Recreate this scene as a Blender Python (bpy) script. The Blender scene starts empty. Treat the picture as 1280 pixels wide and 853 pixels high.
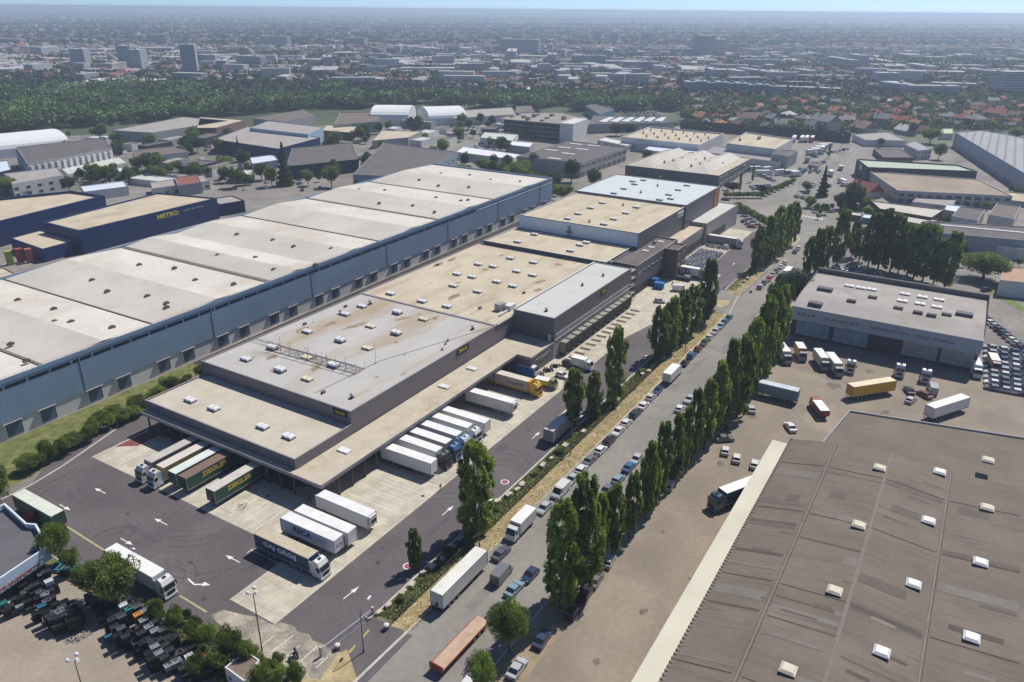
import bpy, bmesh, math, random
import numpy as np
from mathutils import Vector, Matrix, Quaternion

random.seed(7)
scene = bpy.context.scene
COL = scene.collection
R = math.radians

# ------------------------------------------------------------------ camera
CAM_H = 93.0
F_PX = 960.677
YAW, PITCH, ROLL = R(31.16942), R(23.34095), R(0.50529)
cy, sy, cp, sp = math.cos(YAW), math.sin(YAW), math.cos(PITCH), math.sin(PITCH)
FWD = Vector((cy*cp, sy*cp, -sp))
_r = Vector((sy, -cy, 0)); _u = _r.cross(FWD)
RGT = _r*math.cos(ROLL) + _u*math.sin(ROLL)
UPV = -_r*math.sin(ROLL) + _u*math.cos(ROLL)
cam_d = bpy.data.cameras.new('camera')
cam = bpy.data.objects.new('camera', cam_d); COL.objects.link(cam)
cam_d.sensor_width = 36.0; cam_d.lens = F_PX/1280*36
cam_d.clip_start = 0.5; cam_d.clip_end = 120000
M = Matrix((RGT, UPV, -FWD)).transposed().to_4x4(); M.translation = Vector((0, 0, CAM_H))
cam.matrix_world = M
scene.camera = cam

# ------------------------------------------------------------------ sun and sky
SUN_AZ, SUN_EL = R(-13.0), R(55.0)
sdir = Vector((math.cos(SUN_AZ)*math.cos(SUN_EL), math.sin(SUN_AZ)*math.cos(SUN_EL), math.sin(SUN_EL)))
sun_d = bpy.data.lights.new('sun', 'SUN'); sun_d.energy = 4.8; sun_d.angle = R(0.5); sun_d.color = (1.0, 0.95, 0.875)
sun = bpy.data.objects.new('sun', sun_d); COL.objects.link(sun)
sun.rotation_euler = (-sdir).to_track_quat('-Z', 'Y').to_euler()
world = bpy.data.worlds.new('World'); scene.world = world; world.use_nodes = True
wn = world.node_tree; bg = wn.nodes['Background']
sky = wn.nodes.new('ShaderNodeTexSky'); sky.sky_type = 'NISHITA'; sky.sun_disc = False
sky.sun_elevation = SUN_EL; sky.sun_rotation = R(90) - SUN_AZ
sky.air_density = 0.5; sky.dust_density = 0.5; sky.ozone_density = 8.0; sky.altitude = 1000
wn.links.new(sky.outputs[0], bg.inputs[0]); bg.inputs[1].default_value = 0.135
scene.view_settings.view_transform = 'Standard'; scene.view_settings.look = 'None'
scene.view_settings.exposure = 0.0; scene.view_settings.gamma = 1.0
scene.view_settings.use_curve_mapping = False
scene.cycles.max_bounces = 6; scene.cycles.diffuse_bounces = 2; scene.cycles.glossy_bounces = 2
scene.cycles.transmission_bounces = 3; scene.cycles.volume_bounces = 2; scene.cycles.transparent_max_bounces = 4
scene.cycles.use_denoising = True
HAZE = 0.00020

# survey: the photographed point (px, py) lying z metres above the ground -> metres on the site plan
def P(px, py, z=0.0):
    ray = FWD + RGT*((px-640)/F_PX) - UPV*((py-426.5)/F_PX)
    t = (CAM_H - z)/-ray.z
    return (ray.x*t, ray.y*t)

# ------------------------------------------------------------------ mesh helpers
class MB:
    def __init__(s): s.v = []; s.f = []; s.m = []
    def face(s, pts, m=0):
        n = len(s.v); s.v += [tuple(p) for p in pts]; s.f.append(tuple(range(n, n+len(pts)))); s.m.append(m)
    def prism(s, poly, z0, z1, m=0, mt=None, bottom=True):
        n = len(s.v); k = len(poly)
        a = sum(poly[i][0]*poly[(i+1) % k][1]-poly[(i+1) % k][0]*poly[i][1] for i in range(k))
        if a < 0: poly = list(poly)[::-1]
        s.v += [(p[0], p[1], z0) for p in poly] + [(p[0], p[1], z1) for p in poly]
        for i in range(k):
            j = (i+1) % k
            s.f.append((n+i, n+j, n+k+j, n+k+i)); s.m.append(m)
        s.f.append(tuple(n+k+i for i in range(k))); s.m.append(m if mt is None else mt)
        if bottom: s.f.append(tuple(n+i for i in reversed(range(k)))); s.m.append(m)
        return s
    def box(s, x0, x1, y0, y1, z0, z1, m=0):
        return s.prism([(x0, y0), (x1, y0), (x1, y1), (x0, y1)], z0, z1, m)
    def obox(s, cx, cy_, z0, z1, lx, ly, a, m=0):
        c, q = math.cos(a), math.sin(a)
        pts = [(cx+c*u-q*w, cy_+q*u+c*w) for u, w in ((-lx/2, -ly/2), (lx/2, -ly/2), (lx/2, ly/2), (-lx/2, ly/2))]
        return s.prism(pts, z0, z1, m)
    def tube(s, p0, p1, r0, r1=None, n=6, m=0, cap=True):
        r1 = r0 if r1 is None else r1
        p0, p1 = Vector(p0), Vector(p1); d = (p1-p0).normalized()
        a = d.orthogonal().normalized(); b = d.cross(a); k = len(s.v)
        for p, r in ((p0, r0), (p1, r1)):
            for i in range(n):
                t = 2*math.pi*i/n; s.v.append(tuple(p + a*math.cos(t)*r + b*math.sin(t)*r))
        for i in range(n):
            j = (i+1) % n; s.f.append((k+i, k+j, k+n+j, k+n+i)); s.m.append(m)
        if cap:
            s.f.append(tuple(k+i for i in reversed(range(n)))); s.m.append(m)
            s.f.append(tuple(k+n+i for i in range(n))); s.m.append(m)
        return s
    def extr(s, prof, y0, y1, m=0, ms=None, inset=None):
        """profile in x-z swept across y; inset = list of y insets per vertex"""
        n = len(s.v); k = len(prof); ins = inset or [0]*k
        s.v += [(p[0], y0+ins[i], p[1]) for i, p in enumerate(prof)] + [(p[0], y1-ins[i], p[1]) for i, p in enumerate(prof)]
        for i in range(k):
            j = (i+1) % k
            s.f.append((n+i, n+k+i, n+k+j, n+j)); s.m.append(ms[i] if ms else m)
        s.f.append(tuple(n+i for i in range(k))); s.m.append(m)
        s.f.append(tuple(n+k+i for i in reversed(range(k)))); s.m.append(m)
        return s
    def mesh(s, name, mats, smooth=False):
        me = bpy.data.meshes.new(name); me.from_pydata(s.v, [], s.f)
        mats = mats if isinstance(mats, (list, tuple)) else [mats]
        for q in mats: me.materials.append(q)
        me.polygons.foreach_set('material_index', s.m)
        if smooth: me.polygons.foreach_set('use_smooth', [True]*len(s.f))
        me.update(); return me

def link(name, me, parent=None, loc=None, rz=None, color=None, label=None, kind=None, cat=None, group=None, rot=None, scale=None):
    o = bpy.data.objects.new(name, me); COL.objects.link(o)
    if parent is not None: o.parent = parent
    if loc is not None: o.location = loc
    if rz is not None: o.rotation_euler = (0, 0, rz)
    if rot is not None: o.rotation_euler = rot
    if scale is not None: o.scale = scale if isinstance(scale, (tuple, list)) else (scale,)*3
    if color is not None: o.color = (*color, 1)
    if label: o['label'] = label
    if cat: o['category'] = cat
    if group: o['group'] = group
    if kind: o['kind'] = kind
    return o
def thing(name, label, cat, loc=(0, 0, 0), rz=0, group=None, color=None, scale=None):
    return link(name, None, loc=loc, rz=rz, label=label, cat=cat, group=group, color=color, scale=scale)
def grab(tree):  # list of (name, mesh, colorflag, sub) templates below a thing
    return tree

# ------------------------------------------------------------------ materials
MATS = {}
def mat(name, rgb, rough=0.85, var=0.12, scale=0.6, stain=None, stain_scale=0.06, stain_amt=0.5, objcol=False, metallic=0.0,
        bump=0.0, bump_scale=6.0, spec=0.3, fine=0.0, brick=None, wave=None, coat=0.0, objrand=0.0, stretch=None):
    if name in MATS: return MATS[name]
    m = bpy.data.materials.new(name); m.use_nodes = True; nt = m.node_tree; N = nt.nodes; L = nt.links
    b = N['Principled BSDF']; b.inputs['Roughness'].default_value = rough; b.inputs['Metallic'].default_value = metallic
    b.inputs['Specular IOR Level'].default_value = spec; b.inputs['Coat Weight'].default_value = coat
    geo = N.new('ShaderNodeNewGeometry'); pos = geo.outputs['Position']
    if objcol:
        oi = N.new('ShaderNodeObjectInfo'); base = oi.outputs['Color']
    else:
        c = N.new('ShaderNodeRGB'); c.outputs[0].default_value = (*rgb, 1); base = c.outputs[0]
    pos0 = pos
    def noise(sc, detail=4, dist=0.0, pos=None):
        pos = pos or pos0
        n = N.new('ShaderNodeTexNoise'); n.inputs['Scale'].default_value = sc; n.inputs['Detail'].default_value = detail
        n.inputs['Distortion'].default_value = dist; L.new(pos, n.inputs['Vector']); return n.outputs['Fac']
    def mulby(base, fac, lo, hi, f0=0.3, f1=0.7):
        r = N.new('ShaderNodeMapRange'); r.inputs[1].default_value = f0; r.inputs[2].default_value = f1
        r.inputs[3].default_value = lo; r.inputs[4].default_value = hi; L.new(fac, r.inputs[0])
        v = N.new('ShaderNodeVectorMath'); v.operation = 'SCALE'; L.new(base, v.inputs[0]); L.new(r.outputs[0], v.inputs['Scale'])
        return v.outputs[0]
    if var: base = mulby(base, noise(scale), 1-var, 1+var)
    if fine: base = mulby(base, noise(scale*14, 3), 1-fine, 1+fine)
    if objrand:
        oi2 = N.new('ShaderNodeObjectInfo'); base = mulby(base, oi2.outputs['Random'], 1-objrand, 1+objrand, 0, 1)
    if stain:
        sp_ = None
        if stretch:
            vm = N.new('ShaderNodeVectorMath'); vm.operation = 'MULTIPLY'; L.new(pos, vm.inputs[0]); vm.inputs[1].default_value = stretch; sp_ = vm.outputs[0]
        f = noise(stain_scale, 6, 1.2 if not stretch else .3, sp_); r = N.new('ShaderNodeMapRange'); r.inputs[1].default_value = 0.5; r.inputs[2].default_value = 0.72
        r.inputs[3].default_value = 0; r.inputs[4].default_value = stain_amt; L.new(f, r.inputs[0])
        mx = N.new('ShaderNodeMix'); mx.data_type = 'RGBA'; L.new(r.outputs[0], mx.inputs[0]); L.new(base, mx.inputs[6]); mx.inputs[7].default_value = (*stain, 1)
        base = mx.outputs[2]
    if brick:   # (width, height, mortar, mortar colour factor)
        bt = N.new('ShaderNodeTexBrick'); L.new(pos, bt.inputs['Vector']); bt.inputs['Scale'].default_value = 1.0
        bt.inputs['Brick Width'].default_value = brick[0]; bt.inputs['Row Height'].default_value = brick[1]; bt.inputs['Mortar Size'].default_value = brick[2]
        bt.inputs['Color1'].default_value = (1, 1, 1, 1); bt.inputs['Color2'].default_value = (brick[4],)*3+(1,); bt.inputs['Mortar'].default_value = (brick[3],)*3+(1,)
        bt.offset = brick[5] if len(brick) > 5 else 0.0
        mx = N.new('ShaderNodeMix'); mx.data_type = 'RGBA'; mx.blend_type = 'MULTIPLY'; mx.inputs[0].default_value = 1
        L.new(base, mx.inputs[6]); L.new(bt.outputs['Color'], mx.inputs[7]); base = mx.outputs[2]
    if wave:    # (axis, scale, depth)
        w = N.new('ShaderNodeTexWave'); w.bands_direction = wave[0]; w.inputs['Scale'].default_value = wave[1]; L.new(pos, w.inputs['Vector'])
        base = mulby(base, w.outputs['Fac'], 1-wave[2], 1, 0.0, 0.35)
    L.new(base, b.inputs['Base Color'])
    if bump:
        bp = N.new('ShaderNodeBump'); bp.inputs['Strength'].default_value = bump; bp.inputs['Distance'].default_value = 0.1
        L.new(noise(bump_scale, 5), bp.inputs['Height']); L.new(bp.outputs[0], b.inputs['Normal'])
    MATS[name] = m; return m

def leafmat(name, rgb, var=0.45, scale=0.5, trans=0.25, objrand=0.25):
    m = bpy.data.materials.new(name); m.use_nodes = True; nt = m.node_tree; N = nt.nodes; L = nt.links
    b = N['Principled BSDF']; b.inputs['Roughness'].default_value = 0.6; b.inputs['Specular IOR Level'].default_value = 0.25
    geo = N.new('ShaderNodeNewGeometry'); oi = N.new('ShaderNodeObjectInfo')
    n = N.new('ShaderNodeTexNoise'); n.inputs['Scale'].default_value = scale; n.inputs['Detail'].default_value = 3; L.new(geo.outputs['Position'], n.inputs['Vector'])
    r = N.new('ShaderNodeMapRange'); r.inputs[1].default_value = .35; r.inputs[2].default_value = .65; r.inputs[3].default_value = 1-var; r.inputs[4].default_value = 1+var; L.new(n.outputs['Fac'], r.inputs[0])
    r2 = N.new('ShaderNodeMapRange'); r2.inputs[3].default_value = 1-objrand; r2.inputs[4].default_value = 1+objrand; L.new(oi.outputs['Random'], r2.inputs[0])
    r3 = N.new('ShaderNodeMapRange'); r3.inputs[3].default_value = .7; r3.inputs[4].default_value = 1.35; L.new(geo.outputs['Random Per Island'], r3.inputs[0])
    mu = N.new('ShaderNodeMath'); mu.operation = 'MULTIPLY'; L.new(r.outputs[0], mu.inputs[0]); L.new(r2.outputs[0], mu.inputs[1])
    mu2 = N.new('ShaderNodeMath'); mu2.operation = 'MULTIPLY'; L.new(mu.outputs[0], mu2.inputs[0]); L.new(r3.outputs[0], mu2.inputs[1])
    v = N.new('ShaderNodeVectorMath'); v.operation = 'SCALE'; v.inputs[0].default_value = rgb; L.new(mu2.outputs[0], v.inputs['Scale'])
    L.new(v.outputs[0], b.inputs['Base Color'])
    if trans:
        tr = N.new('ShaderNodeBsdfTranslucent'); sc = N.new('ShaderNodeVectorMath'); sc.operation = 'MULTIPLY'; sc.inputs[1].default_value = (1.3, 1.6, .6); L.new(v.outputs[0], sc.inputs[0]); L.new(sc.outputs[0], tr.inputs[0])
        mx = N.new('ShaderNodeMixShader'); mx.inputs[0].default_value = trans; L.new(b.outputs[0], mx.inputs[1]); L.new(tr.outputs[0], mx.inputs[2])
        L.new(mx.outputs[0], N['Material Output'].inputs[0])
    MATS[name] = m; return m

asphalt = mat('yard_asphalt', (0.12, 0.106, 0.108), var=.12, scale=.12, fine=.14, stain=(0.088, 0.076, 0.079), stain_scale=.05, stain_amt=.7, bump=.2)
road_m = mat('road_asphalt', (0.245, 0.228, 0.2), var=.12, scale=.05, fine=.08, stain=(0.17, 0.16, 0.15), stain_scale=.07, stain_amt=.6)
concrete = mat('dock_concrete', (0.52, 0.47, 0.375), var=.14, scale=.35, fine=.12, stain=(0.36, 0.32, 0.26), stain_scale=.22, stain_amt=.7, brick=(5.0, 4.0, .05, .72, .95))
worn = mat('worn_concrete', (0.34, 0.3, 0.24), var=.35, scale=.25, fine=.3, stain=(0.16, 0.14, 0.13), stain_scale=.3, stain_amt=.8)
lot_m = mat('lot_paving', (0.265, 0.22, 0.168), var=.16, scale=.07, fine=.08, stain=(0.2, 0.165, 0.14), stain_scale=.06, stain_amt=.7)
gravel_m = mat('gravel', (0.32, 0.27, 0.215), var=.12, scale=.1, fine=.08, stain=(0.23, 0.195, 0.155), stain_scale=.06, stain_amt=.6, bump=.1)
dry_m = mat('dry_grass', (0.42, 0.335, 0.185), var=.2, scale=.4, fine=.25, stain=(0.2, 0.17, 0.07), stain_scale=.25, stain_amt=.7, bump=.6)
green_m = mat('verge_grass', (0.13, 0.15, 0.045), var=.3, scale=.5, fine=.3, stain=(0.25, 0.2, 0.08), stain_scale=.3, stain_amt=.8, bump=.6)
ground_m = mat('district_ground', (0.2, 0.18, 0.155), var=.25, scale=.02, fine=.2, stain=(0.075, 0.095, 0.045), stain_scale=.012, stain_amt=.9)
kerb_m = mat('kerb_stone', (0.5, 0.46, 0.4), var=.15)
white_line = mat('white_line_paint', (0.72, 0.7, 0.66), var=.15, scale=1.5)
yellow_line = mat('yellow_line_paint', (0.42, 0.38, 0.2), var=.2, scale=1.5)
red_paint = mat('red_marking_paint', (0.3, 0.09, 0.12), var=.15)
# ------------------------------------------------------------------ ground, roads, yards
def sheet(name, poly, z, m):
    mb = MB(); mb.face([(p[0], p[1], z) for p in poly])
    a = sum(poly[i][0]*poly[(i+1) % len(poly)][1]-poly[(i+1) % len(poly)][0]*poly[i][1] for i in range(len(poly)))
    if a < 0: mb.f[0] = mb.f[0][::-1]
    return link(name, mb.mesh(name, m), kind='structure')
# district ground: one sheet out to the horizon, lifting into low hills far to the right
far_ground = mat('far_ground', (0.085, 0.11, 0.055), var=.4, scale=.0022, stain=(0.2, 0.185, 0.15), stain_scale=.006, stain_amt=.8)
def ground_sheet():
    rs = [0, 300, 700, 1200, 2000, 3200, 5000, 7500, 10500, 14000, 18000, 24000, 34000]
    n = 96; mb = MB(); mb.v.append((0, 0, 0)); k0 = 1
    for r in rs[1:]:
        for i in range(n):
            t = 2*math.pi*i/n; x, y = r*math.cos(t), r*math.sin(t); h = 0
            if r > 7000:
                az = math.degrees(math.atan2(y, x)); h = (1-math.exp(-(r-7000)/9000))*(10*math.exp(-((az-12)/22)**2)+8*(math.sin(az*.21)+1)*.5)
            mb.v.append((x, y, h))
    for i in range(n): mb.f.append((0, 1+i, 1+(i+1) % n)); mb.m.append(0)
    for q in range(len(rs)-2):
        a, b = 1+q*n, 1+(q+1)*n
        for i in range(n):
            j = (i+1) % n; mb.f.append((a+i, b+i, b+j, a+j)); mb.m.append(1 if q >= 1 else 0)
    link('ground', mb.mesh('ground', [ground_m, far_ground]), kind='structure')
ground_sheet()

sheet('industrial_ground', [(28, -60), (640, -60), (690, 95), (690, 330), (420, 420), (120, 420), (30, 300)], .02, mat('industrial_ground', (0.24, 0.215, 0.19), var=.2, scale=.03, fine=.15, stain=(0.13, 0.12, 0.105), stain_scale=.03, stain_amt=.8))
# main yard of the warehouse
sheet('yard', [(54, 72), (62, 70.6), (350, 70.6), (356, 76), (356, 106), (100, 110), (100, 160), (92, 168), (86, 168), (72, 158.5), (64, 157), (54, 157)], .05, asphalt)
sheet('loading_apron', [(63.3, 83.2), (206, 83.2), (233, 78), (282, 77), (282, 98), (78, 110), (77.7, 94.2), (63.3, 94.2)], .07, concrete)
sheet('west_loading_apron', [(77.7, 98), (92, 98), (92, 157), (77.7, 157)], .075, concrete)
sheet('far_loading_apron', [(282.4, 84.5), (352, 84), (352, 98), (282.4, 98)], .07, concrete)
sheet('worn_parking_pad', [P(*q) for q in ((262, 770), (280, 763), (300, 768), (322, 772), (340, 781), (352, 779), (367, 783), (372, 790), (386, 793), (391, 801), (405, 806), (413, 813), (424, 816), (400, 850), (352, 842), (318, 818), (290, 795))], .072, worn)
# west edge: lane and grass
sheet('west_grass', [(40, 128), (53.6, 128), (53.6, 158), (60, 160), (70, 161), (84, 170), (110, 172), (180, 172), (180, 180), (40, 180)], .04, green_m)
sheet('service_lane', [(64, 157), (72, 158.5), (88, 163.5), (130, 166), (280, 169), (280, 172.5), (110, 170.5), (84, 168), (70, 162)], .06, asphalt)
# verge between yard and road
sheet('green_verge', [(73.5, 66.8), (244, 66.6), (244, 70.4), (73.5, 70.6)], .06, green_m)
sheet('dry_verge', [(73.5, 63.9), (96, 63.5), (160, 63.0), (242, 62.3), (240, 66.8), (73, 66.9)], .065, dry_m)
sheet('far_dry_verge', [(262, 65), (300, 63.8), (352, 62.8), (358, 66), (340, 70.2), (266, 70.2)], .065, dry_m)
sheet('gate_island', [(247, 66.5), (252, 64.8), (256, 66), (254, 69.5), (249, 70)], .068, dry_m)
sheet('near_verge', [(40, 62), (60, 61.5), (65.5, 69.5), (60, 72.2), (51.5, 73.5), (40, 76)], .066, dry_m)
# main road
sheet('main_road', [(40, 48.4), (120, 47.7), (200, 47.1), (300, 46.0), (352, 41), (380, 18), (400, 18), (398, 44), (430, 60), (480, 68), (705, 78), (712, 92), (575, 84), (480, 80), (440, 77), (420, 82), (402, 96), (418, 118), (430, 150), (422, 152), (405, 120), (392, 99), (345, 98), (345, 92), (358, 76), (356, 66), (348, 62), (260, 63.4), (240, 64.2), (73, 64.6), (40, 64.6)], .055, road_m)
sheet('gate_drive', [(60, 62.5), (73.2, 62.5), (73.2, 72), (62, 71.5)], .062, asphalt)
sheet('far_gate_drive', [(243.5, 62), (262, 62), (265.6, 72), (246, 72)], .062, road_m)
sheet('right_lot', [(40, -40), (232, -40), (232, 42), (216, 42), (205, 44.2), (120, 44.6), (40, 45.2)], .045, lot_m)
sheet('tree_strip', [(40, 43.0), (120, 42.2), (300, 40.5), (300, 46), (200, 47.1), (120, 47.7), (40, 48.4)], .052, mat('trodden_verge', (0.3, 0.235, 0.15), var=.2, scale=.3, fine=.2, stain=(0.2, 0.19, 0.09), stain_scale=.2, stain_amt=.8, bump=.3))
sheet('gravel_lot', [(20, 70), (51, 74), (53, 84), (53, 128), (40, 140), (20, 140)], .05, gravel_m)
sheet('rear_road', [(318, -40), (330, 3), (345, 8), (380, 18), (372, 6), (338, -14), (330, -40)], .06, road_m)
sheet('rear_lawn', [(300, -26), (318, -14), (316, -11), (290, -28)], .07, mat('lawn', (0.13, 0.2, 0.05), var=.2))
sheet('east_yard', [(400, 20), (470, 20), (500, 60), (540, 70), (520, 76), (440, 72), (432, 58)], .05, road_m)
sheet('square_road', [(270, 250), (300, 262), (420, 300), (500, 330), (500, 345), (410, 318), (290, 275), (262, 262)], .06, road_m)
sheet('rear_lane', [(150, 272), (340, 276), (350, 190), (360, 150), (400, 140), (400, 150), (368, 156), (356, 284), (150, 280)], .058, road_m)
sheet('shared_car_park', [(405, 98), (425, 86), (470, 84), (560, 88), (600, 96), (640, 150), (500, 158), (430, 118)], .05, road_m)
grass_m = mat('meadow', (0.3, 0.32, 0.14), var=.2, scale=.05)
# kerbs and fence foot along the yard
def kerb(name, pts, w=.3, h=.16, m=kerb_m, z=0):
    mb = MB()
    for a, b in zip(pts, pts[1:]):
        l = math.dist(a, b); mb.obox((a[0]+b[0])/2, (a[1]+b[1])/2, z, z+h, l, w, math.atan2(b[1]-a[1], b[0]-a[0]))
    return link(name, mb.mesh(name, m), kind='structure')
kerb('yard_kerb', [(73.4, 70.75), (160, 70.8), (243.8, 70.9)], w=.35, h=.2)
kerb('yard_kerb', [(266, 70.6), (340, 70.6)], w=.35, h=.2)
kerb('road_kerb', [(60, 64.2), (73.5, 63.8)], w=.45, h=.12)
kerb('road_kerb', [(73.5, 63.8), (96, 63.4), (160, 62.9), (242, 62.2)], w=.25, h=.14)
kerb('road_kerb', [(242.5, 62.1), (262, 64.6), (300, 63.6), (350, 62.7), (358.3, 66), (341, 70.3)], w=.3, h=.14)
kerb('road_kerb', [(40, 48.3), (120, 47.6), (200, 47.0), (300, 45.9)], w=.25, h=.14)
kerb('lane_kerb', [(54, 157.1), (64, 157.1), (72, 158.7), (88, 163.7), (92, 168)], w=.4, h=.14)
kerb('west_kerb', [(53.8, 157), (53.8, 128)], w=.3, h=.14)
# painted markings
def mark(name, polys, m, z=.085):
    mb = MB()
    for ip, p in enumerate(polys):
        a = sum(p[i][0]*p[(i+1) % len(p)][1]-p[(i+1) % len(p)][0]*p[i][1] for i in range(len(p)))
        if a < 0: p = p[::-1]
        mb.face([(q[0], q[1], z+(ip % 13)*.0003) for q in p])
    return link(name, mb.mesh(name, m), kind='structure')
def bar(x0, y0, x1, y1, w):
    d = math.dist((x0, y0), (x1, y1)); ux, uy = (x1-x0)/d, (y1-y0)/d; nx, ny = -uy*w/2, ux*w/2
    return [(x0+nx, y0+ny), (x1+nx, y1+ny), (x1-nx, y1-ny), (x0-nx, y0-ny)]
def arrow(tip, tail, w=.2):
    d = math.dist(tip, tail); ux, uy = (tip[0]-tail[0])/d, (tip[1]-tail[1])/d; hx, hy = tip[0]-ux*1.7, tip[1]-uy*1.7
    return [bar(*tail, hx, hy, w), [tip, (hx-uy*.46, hy+ux*.46), (hx+uy*.46, hy-ux*.46)]]
ar = []
for tip, tail in (((70.8, 144.9), (70.8, 141.0)), ((63.6, 141.6), (63.6, 145.4)), ((70.8, 125.1), (70.8, 121.1)), ((63.5, 121.2), (63.5, 125.1)),
                  ((70.7, 104.2), (70.7, 100.3)), ((77.4, 77.6), (73.6, 77.8)), ((105.6, 77.4), (101.7, 77.5)), ((141, 77.2), (137, 77.2)), ((185, 76.6), (181, 76.6)), ((226, 75.5), (222, 75.6)), ((300, 77), (296, 77))):
    ar += arrow(tip, tail)
ar += [bar(62.9, 104.6, 62.5, 102.4, .3), bar(62.5, 102.4, 63.3, 101.2, .3), [(63.9, 99.9), (63.9, 101.5), (62.9, 101.0)]]
mark('lane_arrows', ar, white_line)
yl = [bar(60.2, 137, 59.6, 119.6, .35), bar(59.4, 102.2, 59.2, 95.0, .35), bar(60.2, 147, 60.2, 152, .3)]
mark('yellow_line', yl, yellow_line)
bays = []
for x in np.arange(93.6, 166, 3.95):
    bays += [bar(x, 84.6, x, 98.5, .14)]
    bays += [bar(x+1.1, 85.8, x+1.1, 96, .10), bar(x+2.6, 85.8, x+2.6, 96, .10)]
for y in np.arange(101.5, 156, 3.95):
    bays += [bar(79, y, 91.5, y, .14), bar(81, y+1.2, 91, y+1.2, .10)]
for x in np.arange(183, 236, 3.75): bays += [bar(x, 85.5, x, 92.5, .12)]
for x in np.arange(286, 350, 3.8): bays += [bar(x, 86, x, 94.5, .12)]
bays += [bar(74.2, 101.4, 74.2, 86.5, .14), bar(73.2, 101.3, 74.8, 101.3, .14), bar(71.2, 88.8, 73.3, 88.8, .14), bar(172, 84, 172, 90, .14)]
mark('bay_lines', bays, white_line, .088)
mark('parking_lines', [bar(*P(a, b), *P(c, d), .13) for a, b, c, d in ((328, 807.5, 343, 795), (339, 816, 366.5, 795), (354, 824.5, 375, 807), (370.5, 832, 396, 809), (395, 836, 410, 822))] + [bar(61.5, 72.4, 62, 71.2, .14)], white_line, .09)
mark('yellow_dashes', [bar(61.5+i*3.6, 68.4+i*.35, 63.2+i*3.6, 68.6+i*.35, .4) for i in range(3)], mat('bright_yellow_paint', (0.36, 0.34, 0.1), var=.3, scale=2), .09)
for c in ((86.1, 73.7), (118.4, 73.1)):
    mark('speed_disc', [[(c[0]+.95*math.cos(t), c[1]+.95*math.sin(t)) for t in np.linspace(0, 2*math.pi, 24, endpoint=False)]], white_line, .086)
    mark('speed_disc', [[(c[0]+.72*math.cos(t), c[1]+.72*math.sin(t)) for t in np.linspace(0, 2*math.pi, 24, endpoint=False)]], red_paint, .092)
jl = []
for i in range(7): jl.append(bar(392.5+i*.2, 62+i*1.5, 396+i*.2, 62+i*1.5, .7))
jl += [bar(362, 63, 371, 54, .4), bar(385, 80, 393, 92, .4)]
for x in range(450, 690, 14): jl.append(bar(x, 74.2+(x-450)*.04, x+6, 74.4+(x-450)*.04, .25))
mark('crossing_marks', jl, white_line)
mark('red_hatch', [[(86, 152.5), (92, 152.5), (92, 156.5), (83, 156.5)]], mat('red_surface', (0.2, 0.07, 0.07)), .09)

# tyre marks and patched trenches on the yard
tq = random.Random(12); tm = []
for i in range(46):
    cx, cy_ = tq.choice([(tq.uniform(58, 76), tq.uniform(96, 150)), (tq.uniform(66, 230), tq.uniform(73, 82))]); r_ = tq.uniform(4, 13); a0 = tq.uniform(0, 6.28); sw = tq.uniform(.5, 1.6); w_ = tq.uniform(.12, .3)
    for dr in (0, 1.9):
        prev = None
        for k in range(9):
            t = a0+sw*k/8; p = (cx+(r_+dr)*math.cos(t), cy_+(r_+dr)*math.sin(t))
            if prev and 54.5 < p[0] < 340 and 71.5 < p[1] < (156 if p[0] < 77 else 82.8) and 54.5 < prev[0] and 71.5 < prev[1] < (156 if prev[0] < 77 else 82.8): tm.append(bar(*prev, *p, w_))
            prev = p
mark('tyre_marks', tm, mat('tyre_mark', (0.085, 0.075, 0.077), var=.3, scale=.8), .057)
pt_ = []
for x0, y0, l, w_, a in ((150, 74, 9, 1.2, 0), (95, 75.5, 14, .9, .05), (66, 118, 1.2, 9, 0), (70, 96, 5, 3.2, .1), (210, 76.5, 12, 1.4, 0), (58, 140, 2, 6, 0), (128, 80, 4, 2, 0), (190, 79.5, 7, 1.1, .02)): pt_.append([(x0, y0), (x0+l, y0+a), (x0+l, y0+w_+a), (x0, y0+w_)])
mark('asphalt_patches', pt_, mat('patched_asphalt', (0.095, 0.085, 0.09), var=.2, scale=.5), .0545)
rp = []
for i in range(26):
    x0 = tq.uniform(62, 330); y0 = tq.uniform(48.5, 58); rp.append([(x0, y0), (x0+tq.uniform(2, 16), y0+.05), (x0+tq.uniform(2, 14), y0+tq.uniform(.5, 2.2)), (x0, y0+tq.uniform(.5, 1.8))])
mark('road_patches', rp, mat('road_patch', (0.19, 0.18, 0.17), var=.15, scale=.4), .0595)
mark('manhole_covers', [[(x+.4*math.cos(t), y+.4*math.sin(t)) for t in np.linspace(0, 6.28, 10, endpoint=False)] for x, y in ((84, 79), (112, 75), (140, 80), (168, 75.5), (200, 78.5), (66, 108), (69, 131), (61, 98), (92, 90), (105, 84.8), (120, 91), (150, 89), (88, 112), (84, 125))], chas if 'chas' in globals() else mat('iron_cover', (0.05, 0.05, 0.05), var=.2), .084)
mark('lot_stains', [[(x+r*math.cos(t)*(1+.3*math.sin(3*t+x)), y+r*.7*math.sin(t)*(1+.3*math.cos(2*t+y))) for t in np.linspace(0, 6.28, 14, endpoint=False)] for x, y, r in ((150, 36, 1.1), (98, 33, .9), (140, 30.5, .6), (190, 30, 1.6), (205, 22, 2.2), (212, 5, 1.8), (196, 8, 1.3), (120, 38, .6), (176, 36, 1.5), (220, 15, 1.4), (110, 29, .5), (84, 35, .7))], mat('oil_stain', (0.16, 0.13, 0.11), var=.3, scale=1), .052)

sheet('rear_alley', [(122, 158), (345, 158), (345, 185), (122, 180)], .045, mat('dark_alley', (0.045, 0.04, 0.04), var=.3, scale=.2))
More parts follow.
